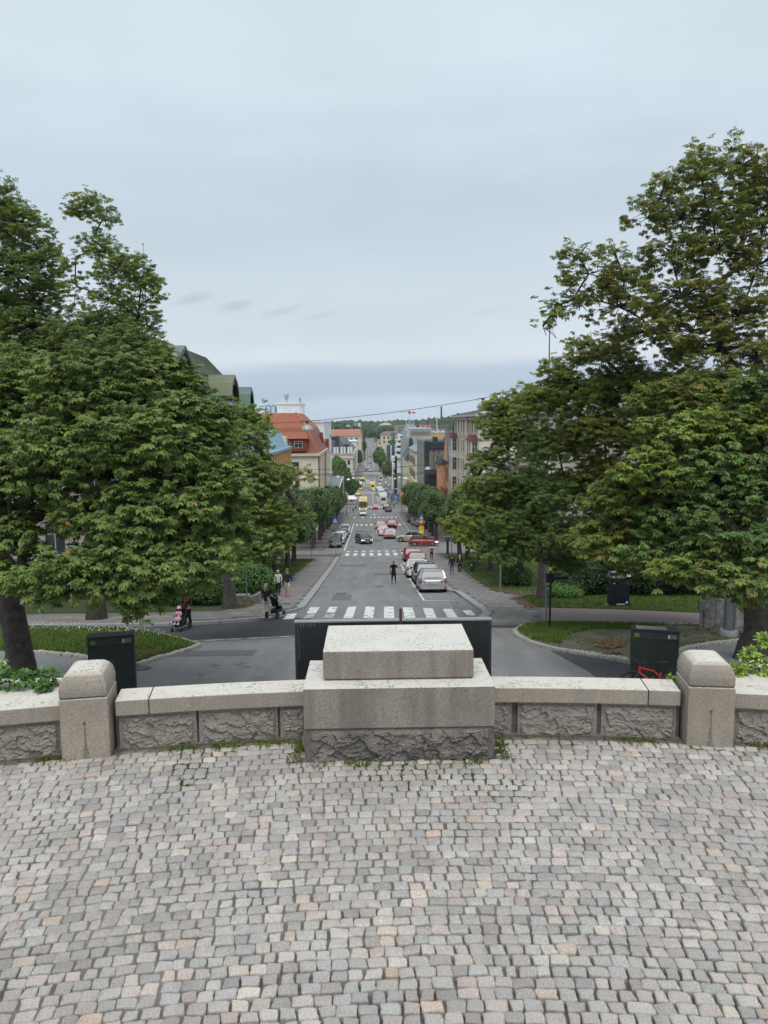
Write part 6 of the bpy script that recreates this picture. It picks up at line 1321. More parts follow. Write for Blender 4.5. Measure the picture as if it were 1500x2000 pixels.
def hl(px, D, w_, h, n, dz=0): # lobes standing on the ground at image column px
    x = at(px, 1000, D).x; return ((x, D, G(D)+h*.5+dz), (w_, w_, h*.55))
shrub('dense dark green hedge bushes left of the grey trunk', [hl(350, 41, 1.0, 1.7, 1), hl(375, 41.5, 1.1, 1.9, 1), hl(405, 41, 1.0, 1.7, 1), hl(325, 42, 1.0, 1.6, 1), hl(300, 43, 1.1, 1.5, 1), hl(425, 42, .7, 1.6, 1), hl(265, 43, 1.0, 1.4, 1)], 9000, .085, (.8, .95, 1.0))
shrub('leafy bushes behind the sign pole right of the grey trunk', [hl(462, 44.5, 1.0, 2.0, 1), hl(490, 45, 1.1, 2.1, 1), hl(512, 46, .9, 1.7, 1), hl(475, 48, 1.1, 2.3, 1), hl(520, 47.5, .7, 1.2, 1)], 8000, .085, (.95, 1.05, .95))
shrub('tall very dark shrubbery behind the dark blue bin', [hl(x, D, 1.6, h, 1) for x, D, h in ((1120, 44, 1.6), (1165, 44, 2.6), (1215, 44, 3.4), (1265, 43, 3.6), (1315, 43, 3.4), (1365, 43, 3.4), (1420, 43, 3.6), (1250, 46, 6), (1330, 46, 6), (1400, 45, 6), (1470, 44, 5), (1180, 48, 5), (1130, 50, 4.6))], 30000, .10, (.36, .46, .50))  # deep shade under the trees is put into this dark tint
shrub('small dark bush growing round a linden trunk on the right lawn', [hl(1000, 50.2, .9, 1.5, 1), hl(1022, 50, .8, 1.3, 1)], 3500, .08, (.7, .85, .95))
shrub('low sprawling branches of leaves on the right lawn edge', [hl(1085, 43, 1.0, .9, 1), hl(1110, 42.5, 1.0, .8, 1)], 3200, .09, (.9, 1.05, .8))
# broad-leaved plants in the planters just behind the parapet
def broad(lab, pts, n, s_, tint, flowers=0, name='shrub', up=.5):
    b = pts[0][0]; t = thing(name, lab, 'plant', b); P, D = [], []
    for i in range(n):
        c, r_ = pts[rng.integers(len(pts))]; d = unit(rng.normal(0, 1, 3)+np.array([0, -.3, .5])); P.append(np.array(c)+d*np.array(r_)*rng.uniform(.5, 1)); D.append(unit(d+rng.normal(0, .5, 3)-np.array([0, 0, .3])))
    P, D = np.array(P)-np.array(b), np.array(D); V0 = np.array([(0, 0, 0), (.3, -.3, .05), (.34, 0, -.03), (.3, .3, .05), (.7, -.26, .0), (.72, 0, -.06), (.7, .26, .0), (1.05, 0, -.2)]); F0 = np.array([(0, 1, 2), (0, 2, 3), (1, 4, 2), (4, 5, 2), (2, 5, 3), (5, 6, 3), (4, 7, 5), (5, 7, 6)])
    S = s_*rng.uniform(.55, 1.25, n); T = np.array(tint)*rng.uniform(.75, 1.3, (n, 1))
    for j in range(min(290, n)):
        if j < 290:
            pass
    k0 = min(260, n//2); v = place_leaves(P[k0:], D[k0:], S[k0:], V0)
    o = link('foliage', np_mesh('foliage', v.reshape(-1, 3), (F0[None]+(np.arange(n-k0)*len(V0))[:, None, None]).reshape(-1, 3), LEAF, tint=np.repeat(T[k0:], len(V0), 0)), t); o['kind'] = 'stuff'
    vm = [np_mesh('leaf', V0, F0, LEAF, tint=np.tile(T[q], (len(V0), 1))) for q in range(8)]
    for j in range(k0):
        o = link('leaf', vm[j % 8], t); X = D[j]; Y = unit(np.cross(np.array([0, 0, 1.0])+rng.normal(0, .3, 3), X)); Z = np.cross(X, Y); M = Matrix(((X[0], Y[0], Z[0], 0), (X[1], Y[1], Z[1], 0), (X[2], Y[2], Z[2], 0), (0, 0, 0, 1))); o.rotation_mode = 'QUATERNION'; o.rotation_quaternion = M.to_quaternion(); o.location = tuple(P[j]); o.scale = (S[j],)*3
    if flowers:
        m_ = mat('petal_cream', (.75, .75, .62), var=.05); q = bmesh.new(); bmesh.ops.create_cone(q, segments=6, radius1=.013, radius2=.004, depth=.008, cap_ends=True); me = bpy.data.meshes.new('flower'); q.to_mesh(me); q.free(); me.materials.append(m_)
        for j in range(flowers):
            c, r_ = pts[rng.integers(len(pts))]; d = unit(np.array([rng.normal(0, .8), -.5, rng.uniform(.1, 1)])); o = link('flower', me, t); o.location = tuple(np.array(c)+d*np.array(r_)*1.02-np.array(b)); o.rotation_euler = (rng.uniform(-.8, .8), rng.uniform(-.8, .8), 0)
    mb = MB()
    for c, r_ in pts: mb.tube([(c[0]-b[0], c[1]-b[1], c[2]-b[2]-r_[2]-.1), (c[0]-b[0]+.02, c[1]-b[1], c[2]-b[2])], .008, 5)
    mb.build('stem', BARKL, t); return t
def pb(px, py, D, r_): p = at(px, py, D); return (tuple(p), (r_, r_*.8, r_*.75))
broad('low dark green ground ivy on the left planter ledge', [pb(15, 1330, 7.3, .14), pb(45, 1328, 7.3, .13), pb(75, 1325, 7.35, .12), pb(100, 1322, 7.35, .10), pb(-10, 1330, 7.3, .14), pb(85, 1338, 7.2, .07)], 520, .06, (.55, .8, .75))
broad('pale green shrub with small white flowers at the right edge', [pb(1450, 1298, 7.4, .11), pb(1480, 1300, 7.35, .13), pb(1500, 1310, 7.3, .13), pb(1440, 1312, 7.3, .08), pb(1492, 1252, 7.4, .07), pb(1465, 1280, 7.4, .08), pb(1525, 1290, 7.4, .15)], 620, .062, (1.6, 1.55, 1.1), flowers=60)
broad('tiny green weed beside the right pillar', [pb(1310, 1324, 7.1, .035)], 40, .035, (1.4, 1.5, .9), name='weed')
broad('sprig of pale leaves at the left picture edge above the ledge', [pb(2, 1296, 7.5, .05)], 50, .04, (1.6, 1.5, 1.2), flowers=6, name='weed')
# ================================================================== VEHICLES
def paint(name, c, metal=.0): return mat('paint_'+name, c, rough=.28, var=.06, scale=2, metal=metal, spec=.5, coat=.6)
CARGL = glassy('car_glass', (.018, .022, .025), .08); CARGLS = glassy('car_windscreen', (.07, .085, .09), .08)
TYRE = mat('tyre', (.018, .018, .018), rough=.9); RIM = mat('rim', (.32, .33, .34), rough=.35, metal=.6); RIMD = mat('rim_dark', (.05, .05, .055), rough=.4)
TRIM = mat('plastic_black', (.02, .02, .02), rough=.6); LRED = mat('lamp_red', (.32, .012, .012), rough=.25); LREDON = mat('lamp_red_lit', (.95, .05, .02), rough=.3, emit=1.6); LWH = mat('lamp_clear', (.62, .64, .66), rough=.15); LWHON = mat('lamp_white_lit', (1, .93, .8), emit=1.3)
LOR = mat('lamp_orange_lit', (1, .30, .05), emit=1.6); PLATE = mat('plate_white', (.62, .62, .60), rough=.5, var=.02); PLB = mat('plate_blue', (.03, .08, .35), rough=.5); PTX = mat('plate_text', (.03, .03, .03)); CHR = mat('chrome', (.55, .55, .55), rough=.2, metal=.9)
SHP = { # length, half width, roof height, belt, greenhouse: rear base, rear top, front top, front base (fractions of half length), rear deck height factor
 'hatch': (4.15, .87, 1.47, .93, -.93, -.78, .08, .46, .95), 'wagon': (4.62, .905, 1.46, .93, -.93, -.76, .12, .44, .96), 'suv': (4.55, .93, 1.68, 1.06, -.93, -.78, .10, .46, .98),
 'sedan': (4.6, .90, 1.44, .93, -.72, -.42, .12, .46, .93), 'van': (5.2, .97, 2.05, 1.12, -.97, -.93, .42, .72, 1.0)}
def make_car(label, kind, pm, loc, heading, brake=False, lit=False, rails=False, dark_trim=False, group='cars on the street', plate=True, name='car', ind=None, scale=1.0, rimd=False):
    Lc, hw, H, belt, gr, tr_, tf, gf, dk = SHP[kind]; h = Lc/2
    t = thing(name, label, 'van' if kind == 'van' else 'car', loc, heading, group); t.rotation_mode = 'XYZ'
    n_ = Vector((0, -math.sin(slope(loc[1])), math.cos(slope(loc[1])))); q = Vector((0, 0, 1)).rotation_difference(n_); t.rotation_mode = 'QUATERNION'; t.rotation_quaternion = q @ Matrix.Rotation(heading, 4, 'Z').to_quaternion(); t.scale = (scale,)*3
    def ring(y, w_, zb, zt, cr=0): return [(-w_*.86, y, zb), (-w_*.985, y, zb+.07), (-w_, y, zb+(zt-zb)*.52), (-w_*.975, y, zt-.10), (-w_*.90, y, zt-.015), (-w_*.5, y, zt+.012+cr), (w_*.5, y, zt+.012+cr), (w_*.90, y, zt-.015), (w_*.975, y, zt-.10), (w_, y, zt-(zt-zb)*.48), (w_*.985, y, zb+.07), (w_*.86, y, zb)]
    mb = MB(); fh = belt*(.80 if kind != 'suv' else .86)
    mb.loft([ring(-h, hw*.80, .42, belt*.80), ring(-h+.05, hw*.93, .30, belt*.93*dk), ring(-h+.22, hw*.985, .20, belt*dk), ring(-h*.6, hw, .19, belt), ring(0, hw, .19, belt*.985), ring(h*.42, hw, .19, belt*.985), ring(h*.56, hw*.99, .19, belt*.955, .02), ring(h*.82, hw*.96, .20, fh*1.02, .02), ring(h-.14, hw*.90, .22, fh*.92), ring(h-.02, hw*.74, .30, fh*.80), ring(h, hw*.60, .36, fh*.66)])
    body = mb.build('body', pm, t, smooth=45)
    def gring(z, yr, yf, w_): r_ = .07; return [(-w_+r_, yr, z), (w_-r_, yr, z), (w_, yr+r_, z), (w_, yf-r_*2, z), (w_-r_*2, yf, z), (-w_+r_*2, yf, z), (-w_, yf-r_*2, z), (-w_, yr+r_, z)]
    zb = belt*.975-.03; mb = MB(); zm = (zb+H)/2
    mb.loft([gring(zb, gr*h, gf*h, hw*.90), gring(zm, (gr*.45+tr_*.55)*h, (gf*.42+tf*.58)*h+.12, hw*.84), gring(H-.06, tr_*h, tf*h, hw*.735)]); mb.build('window', CARGL, t, smooth=30)
    mb = MB(); mb.loft([gring(H-.075, tr_*h-.05, tf*h+.05, hw*.755), gring(H-.03, tr_*h-.04, tf*h+.02, hw*.75), gring(H, tr_*h+.12, tf*h-.2, hw*.66), gring(H+.012, tr_*h+.4, tf*h-.5, hw*.45)]); mb.build('roof', pm, t, smooth=50)
    mb = MB()
    for s in (-1, 1):
        mb = MB(); P = [(s*hw*.895, gf*h-.10, zb), (s*hw*.85, (gf*.42+tf*.58)*h+.03, zm), (s*hw*.74, tf*h-.06, H-.06)]; mb.tube(P, .045, 5); mb.build('pillar', pm, t, smooth=60); mb = MB()
        P = [(s*hw*.885, gr*h+.08, zb), (s*hw*.84, (gr*.45+tr_*.55)*h+.07, zm), (s*hw*.735, tr_*h+.05, H-.06)]; mb.tube(P, [.13, .10, .075] if kind != 'sedan' else .06, 5)
        mb.build('pillar', pm, t, smooth=60); mb = MB(); yb = -.06*h; mb.tube([(s*hw*.905, yb, zb), (s*hw*.845, yb, zm+.02), (s*hw*.742, yb, H-.06)], .033, 4)
        mb.build('pillar', pm, t, smooth=60)
        if kind in ('wagon', 'suv', 'van'): mb = MB(); yb = -.52*h; mb.tube([(s*hw*.905, yb, zb), (s*hw*.845, yb, zm+.02), (s*hw*.742, yb, H-.06)], .04, 4); mb.build('pillar', pm, t, smooth=60)
    # windscreen and rear screen as lighter sloped panes just proud of the glasshouse
    def pane(y0, y1, w0, w1, z0, z1, dy, nm):
        mb = MB(); mb.add([(-w0, y0+dy, z0), (w0, y0+dy, z0), (w1, y1+dy, z1), (-w1, y1+dy, z1), (-w0, y0+dy*.2, z0), (w0, y0+dy*.2, z0), (w1, y1+dy*.2, z1), (-w1, y1+dy*.2, z1)], [(0, 1, 2, 3), (4, 7, 6, 5), (0, 4, 5, 1), (1, 5, 6, 2), (2, 6, 7, 3), (3, 7, 4, 0)]); mb.build(nm, CARGLS, t)
    zmm = zb+.08; f_ = lambda a, b_, s_: a+(b_-a)*s_
    pane(f_(gf*h, (gf*.42+tf*.58)*h+.12, .16), (gf*.42+tf*.58)*h+.12, hw*.80, hw*.77, f_(zb, zm, .16), zm, .012, 'windscreen'); pane((gf*.42+tf*.58)*h+.12, f_((gf*.42+tf*.58)*h+.12, tf*h, .86), hw*.77, hw*.69, zm, f_(zm, H-.06, .86), .012, 'windscreen')
    ym = (gr*.45+tr_*.55)*h; pane(f_(gr*h, ym, .25), ym, hw*.76, hw*.73, f_(zb, zm, .25), zm, -.012, 'rear_window'); pane(ym, f_(ym, tr_*h, .82), hw*.73, hw*.66, zm, f_(zm, H-.06, .82), -.012, 'rear_window')
    R0 = .325 if kind != 'suv' else .365; wy = (h-.82, -h+.86)
    for s in (-1, 1):
        for y in wy:
            mb = MB(); mb.tube([(s*(hw-.235), y, R0), (s*(hw+.012), y, R0)], R0, 18); w_ = mb.build('wheel', TYRE, t, smooth=40)
            mb = MB(); mb.tube([(s*(hw+.0), y, R0), (s*(hw+.02), y, R0)], R0*.66, 14); r_ = mb.build('rim', RIMD if rimd else RIM, w_, smooth=40)
            mb = MB(); ar = R0*1.16
            pts = [(y+ar*math.cos(a), R0+ar*math.sin(a)) for a in np.linspace(-.15, math.pi+.15, 12)]; mb.prism(pts, s*(hw-.30), s*(hw+.004), axis='x'); mb.build('wheel_arch', TRIM, t)
    zl = belt*.74
    for s in (-1, 1):
        mb = MB(); mb.loft([[(s*hw*.97, -h+.22, zl-.10), (s*hw*.985, -h+.22, zl+.12), (s*hw*.93, -h+.03, zl+.13), (s*hw*.93, -h+.03, zl-.08)], [(s*hw*.93, -h+.03, zl-.08), (s*hw*.93, -h+.035, zl+.13), (s*hw*.56, -h-.004, zl+.10), (s*hw*.56, -h-.008, zl-.05)]]); mb.build('tail_light', LREDON if brake else LRED, t)
        mb = MB(); zh = fh*.80; mb.loft([[(s*hw*.955, h-.42, zh+.06), (s*hw*.965, h-.42, zh-.05), (s*hw*.90, h-.12, zh-.10), (s*hw*.88, h-.15, zh+.06)], [(s*hw*.88, h-.15, zh+.07), (s*hw*.89, h-.11, zh-.10), (s*hw*.52, h+.012, zh-.09), (s*hw*.52, h-.02, zh+.05)]]); mb.build('headlight', LWHON if lit else LWH, t)
        mb = MB(); mb.box(s*(hw-.02) if s > 0 else -hw-.20, s*(hw+.20) if s > 0 else -hw+.02, gf*h-.42, gf*h-.30, belt*1.0, belt*1.0+.15); mb.build('wing_mirror', TRIM if dark_trim else pm, t, bevel=.02)
        if rails: mb = MB(); mb.tube([(s*hw*.68, tr_*h+.2, H+.01), (s*hw*.69, tr_*h+.25, H+.055), (s*hw*.69, tf*h-.25, H+.055), (s*hw*.68, tf*h-.2, H+.01)], .018, 5); mb.build('roof_rail', CHR, t)
    mb = MB(); mb.box(-hw*.80, hw*.80, -h-.02, -h+.15, .24, .40); mb.build('rear_bumper', TRIM if dark_trim or kind == 'suv' else pm, t, bevel=.02)
    mb = MB(); mb.box(-hw*.66, hw*.66, h-.12, h+.015, .25, .38); mb.box(-hw*.42, hw*.42, h-.10, h+.012, fh*.56, fh*.72); mb.build('grille', TRIM, t, bevel=.012)
    if plate:
        for y, z, dd in ((-h-.022, zl-.02, -1), (h+.022, .42, 1)):
            mb = MB(); mb.box(-.26, .26, y-.008, y+.008, z-.055, z+.055); p_ = mb.build('number_plate', PLATE, t)
            mb = MB(); mb.box(-.26, -.22, y-.011, y+.011, z-.055, z+.055); mb.build('plate_strip', PLB, p_)
            mb = MB()
            for k in range(6): mb.box(-.19+k*.065, -.155+k*.065, y-.0105, y+.0105, z-.03, z+.03)
            o = mb.build('plate_text', PTX, p_); o['kind'] = 'stuff'
    if ind is not None: mb = MB(); mb.box(ind*hw*.80-.07, ind*hw*.80+.07, -h-.02, -h+.08, zl-.12, zl-.04); mb.build('indicator', LOR, t)
    mb = MB(); mb.box(-.55, .55, -h+.02, -h+.06, H*.955, H*.965); mb.build('brake_strip', LREDON if brake else LRED, t) if kind != 'sedan' else None
    return t
P_ = lambda x, y: (x, y, G(y)+.012)
SIL = paint('silver', (.38, .40, .41), .35); ANT = paint('anthracite', (.022, .02, .02), .1); WHT = paint('white', (.66, .67, .67)); RED = paint('red', (.28, .012, .018)); RED2 = paint('darkred', (.22, .012, .02)); BLK_ = paint('black', (.014, .016, .020)); GRYP = paint('grey', (.24, .25, .26), .3)
BEIP = paint('champagne', (.40, .36, .30), .3); BLU = paint('bluegrey', (.12, .17, .21), .2); MAR = paint('maroon', (.09, .015, .02)); ORG = paint('redorange', (.38, .06, .03)); YELP = paint('taxi_yellow', (.75, .55, .05))
g1 = 'cars parked along the right kerb'; g2 = 'cars parked along the left kerb'; g3 = 'cars waiting in the lane at the crossing'
make_car('silver estate car with its tail to the camera, first in the right hand row', 'wagon', SIL, P_(4.10, 49.4), R(-1), group=g1, rails=True)
make_car('dark brown-black off-road car with roof rails between the silver and the white car', 'suv', ANT, P_(4.08, 54.9), R(1), group=g1, rails=True, rimd=True, scale=.94)
make_car('white hatchback parked third in the right hand row', 'hatch', WHT, P_(3.80, 60.6), R(0), group=g1, dark_trim=False)
make_car('bright red hatchback with its tail to the camera, behind the white one', 'hatch', RED, P_(4.55, 72.6), R(-2), group=g1)
make_car('darker red hatchback farthest in the first right hand row', 'hatch', RED2, P_(4.45, 79.8), R(1), group=g1)
make_car('red three-door hatchback driving out to the right across the junction', 'hatch', RED, P_(7.55, 103.6), R(-97), group='cars crossing at the junction', lit=True)
make_car('champagne off-road car turning left behind the red hatchback', 'suv', BEIP, P_(6.3, 111.6), R(76), group='cars crossing at the junction', brake=False)
make_car('black hatchback driving towards the camera with headlights on', 'hatch', BLK_, P_(-.95, 109.3), R(196), group=None, lit=True)
make_car('silver off-road car first in the waiting queue, brake lights on', 'suv', GRYP, P_(3.15, 119.8), R(0), brake=True, group=g3, ind=1)
make_car('white car second in the waiting queue', 'hatch', WHT, P_(2.35, 126.5), R(0), group=g3, brake=True)
make_car('grey car with orange lamps third in the waiting queue', 'hatch', GRYP, P_(2.15, 134), R(0), brake=True, group=g3, ind=-1)
make_car('red rear-lit car farthest in the waiting queue', 'suv', ORG, P_(1.95, 141), R(0), brake=True, group=g3)
make_car('black off-road car in the outer lane beside the queue', 'suv', BLK_, P_(4.3, 144.5), R(-3), brake=True, group=g3, ind=1)
for k, (y, kd, pm, lb) in enumerate(((103.4, 'hatch', BLK_, 'black car nearest in the left parked row, facing the camera'), (109.6, 'suv', WHT, 'white tall car second in the left parked row'), (115.8, 'hatch', WHT, 'white small car third in the left parked row'), (122.6, 'hatch', BLU, 'blue grey car fourth in the left parked row'), (129.8, 'suv', WHT, 'white car fifth and farthest in the left parked row'))):
    make_car(lb, kd, pm, P_(-4.85+k*.10, y), R(180), group=g2)
for k, (x, y, kd, pm, lb) in enumerate(((9.9, 146, 'suv', GRYP, 'grey car nearest in the right hand parking bay'), (9.4, 152.5, 'hatch', SIL, 'silver car in the middle of the right hand parking bay'), (9.0, 159.5, 'suv', MAR, 'dark maroon car farthest in the right hand parking bay'))):
    t = make_car(lb, kd, pm, (x, y, G(y)+.125), R(2), group='cars in the right hand parking bay', plate=False)
make_car('white low car driving towards the camera in front of the yellow bus', 'sedan', WHT, P_(-1.75, 187), R(181), group='traffic near the market')
make_car('red car with lit rear lamps driving away at the market crossing', 'hatch', ORG, P_(1.6, 217), 0, brake=True, group='traffic near the market', plate=False)
make_car('dark maroon car standing at the right kerb before the market crossing', 'sedan', MAR, P_(5.1, 203), 0, group='traffic near the market')
make_car('black car just ahead of the maroon car by the bus stop', 'suv', BLK_, P_(4.7, 216), 0, group='traffic near the market', plate=False)
for k, (px, py, kd, pm, hd, lb) in enumerate(((718.5, 946, 'van', WHT, 180, 'white van beyond the two yellow buses'), (731, 959, 'hatch', WHT, 0, 'small white car between the parked buses'), (700, 968, 'van', YELP, 180, 'yellow and black van at the market kerb'), (697, 962, 'hatch', WHT, 180, 'white car behind the yellow van at the market kerb'),
   (724, 921, 'van', WHT, 180, 'white van on the bridge crossing'), (715, 919, 'hatch', BLU, 180, 'blue grey car left of the white van on the bridge crossing'), (719.5, 915, 'hatch', WHT, 180, 'small white car behind the bridge crossing'), (723, 905.5, 'hatch', BLK_, 0, 'black car alone on the far street'), (723, 892.5, 'suv', BLK_, 0, 'black car halfway up the far slope'),
   (713, 878, 'suv', BLK_, 180, 'dark car low on the left of the far slope'), (721.5, 875, 'hatch', SIL, 180, 'silver car climbing the far slope in the middle'), (729, 873, 'hatch', BLK_, 0, 'dark car on the right of the far slope'), (713, 871, 'van', WHT, 180, 'white van on the left of the far slope'), (721, 866.5, 'van', WHT, 180, 'white van high on the far slope'), (738, 868, 'van', WHT, 0, 'white van parked right of the far slope'), (728.5, 863, 'hatch', BLK_, 0, 'tiny dark car near the top of the far slope'), (712.5, 865, 'hatch', BLK_, 180, 'tiny dark car at the left top of the far slope'))):
    p = gp(px, py); make_car(lb, kd, pm, (p.x, p.y, p.z+.02), R(hd), group='distant traffic', plate=False)
# buses
def make_bus(label, loc, heading, col1, col2, front=True, L_=12, H=3.1, group='buses at the market', articulated=False, ticket=None):
    t = thing('bus', label, 'bus', loc, heading, group); h = L_/2; w_ = 1.27
    mb = MB(); mb.box(-w_, w_, -h, h, .35, 1.25); mb.build('lower_body', col1, t, bevel=.08)
    mb = MB(); mb.box(-w_+.03, w_-.03, -h+.04, h-.04, 1.25, 2.55); mb.build('window_band', CARGL, t, bevel=.06)
    mb = MB(); mb.box(-w_, w_, -h, h, 2.55, H, taper=(.08, .08)); mb.build('roof', col2, t, bevel=.08); mb = MB(); mb.box(-w_*.6, w_*.6, -h*.6, h*.3, H, H+.22); mb.build('roof_unit', col2, t, bevel=.05)
    for s in (-1, 1):
        for k in range(7): y = -h+.9+k*(L_-1.8)/6; mb = MB(); mb.box(s*w_-.025 if s > 0 else -w_-.004, s*w_+.004 if s > 0 else -w_+.025, y-.07, y+.07, 1.22, 2.58); mb.build('window_post', col2, t)
        for y in (h-2.6, -h+3.2): 
            mb = MB(); mb.tube([(s*(w_-.3), y, .48), (s*(w_+.01), y, .48)], .48, 14); o = mb.build('wheel', TYRE, t); mb = MB(); mb.tube([(s*w_, y, .48), (s*(w_+.02), y, .48)], .28, 12); mb.build('rim', RIM, o)
        mb = MB(); mb.box(s*.95-.16, s*.95+.16, h-.01, h+.02, .62, .82); mb.build('headlight', LWHON, t); mb = MB(); mb.box(s*1.08-.1, s*1.08+.1, -h-.02, -h+.01, .8, 1.15); mb.build('tail_light', LRED, t)
        mb = MB(); mb.box(s*1.4-.1, s*1.4+.1, h+.05, h+.2, 1.7, 2.3); mb.build('wing_mirror', TRIM, t)
        for y, tt in ((h, 1), (-h, -1)): mb = MB(); mb.box(s*w_-.12 if s > 0 else -w_, s*w_ if s > 0 else -w_+.12, y-.05, y+.05-(.045 if tt > 0 else 0), 1.2, 2.6); mb.build('corner_post', col2, t)
    mb = MB(); mb.box(-w_+.14, w_-.14, h-.05, h+.004, 1.05, 2.5); mb.build('windscreen', CARGLS, t); mb = MB(); mb.box(-.8, .8, h+.004, h+.03, 2.52, 2.72); mb.build('destination_sign', TRIM, t)
    mb = MB(); mb.box(-.75, .75, -h-.02, -h+.03, 1.45, 2.35); mb.build('rear_window', CARGL, t); mb = MB(); mb.box(-w_+.1, w_-.1, -h-.012, -h+.05, 1.2, 2.62); mb.build('rear_panel', col2, t)
    mb = MB(); mb.box(-w_+.05, w_-.05, -h-.01, h+.01, .22, .37); mb.build('skirt', TRIM, t); return t
YB = paint('bus_yellow', (.72, .52, .07)); WB = paint('bus_white', (.62, .62, .58))
def bp_(px, py): p = gp(px, py); return p
p = gp(709, 995.5); make_bus('yellow bus coming towards the camera before the market', (p.x, p.y+6, G(p.y+6)), R(180), YB, YB)
p = gp(749, 984.5); make_bus('white bus with yellow roof edge nearest at the bus stop', (p.x, p.y+6, G(p.y+6)), 0, WB, WB)
p = gp(745.5, 969.5); make_bus('yellow sided bus second at the bus stop', (p.x-.6, p.y+7.5, G(p.y+7.5)), R(4), YB, WB, L_=15)
p = gp(728, 957); make_bus('white bus with yellow roof in the middle of the far street', (p.x, p.y+6, G(p.y+6)), 0, WB, YB)
p = gp(743.5, 940.5); make_bus('white bus farthest along the right kerb', (p.x, p.y+6, G(p.y+6)), 0, WB, WB)
p = gp(707.5, 946); make_bus('black and yellow bus partly behind the market trees', (p.x, p.y+6, G(p.y+6)), R(180), YB, YB)
p = gp(704, 957); make_bus('low yellow bus below the black and yellow one', (p.x-.4, p.y+6, G(p.y+6)), R(180), YB, WB)
# ================================================================== PEOPLE
SKIN = mat('skin', (.48, .29, .21), rough=.6, var=.06)
def skin_mesh(name, verts, edges, radii, m, sub=1, root=0):
    me = bpy.data.meshes.new(name); me.from_pydata([tuple(v) for v in verts], edges, []); o = bpy.data.objects.new(name, me); COL.objects.link(o)
    sk = o.modifiers.new('s', 'SKIN'); sk.use_smooth_shade = True; sk.branch_smoothing = .4
    if not me.skin_vertices:
        pass
    for i, r_ in enumerate(radii):
        d = me.skin_vertices[0].data[i]; d.radius = r_ if isinstance(r_, tuple) else (r_, r_); d.use_root = (i == root)
    ss = o.modifiers.new('d', 'SUBSURF'); ss.levels = sub; ss.render_levels = sub
    dg = bpy.context.evaluated_depsgraph_get(); r = bpy.data.meshes.new_from_object(o.evaluated_get(dg)); bpy.data.objects.remove(o); r.name = name
    r.materials.clear(); r.materials.append(m); r.polygons.foreach_set('use_smooth', [True]*len(r.polygons)); return r
def lerp(a, b, t): return tuple(a[i]+(b[i]-a[i])*t for i in range(3))
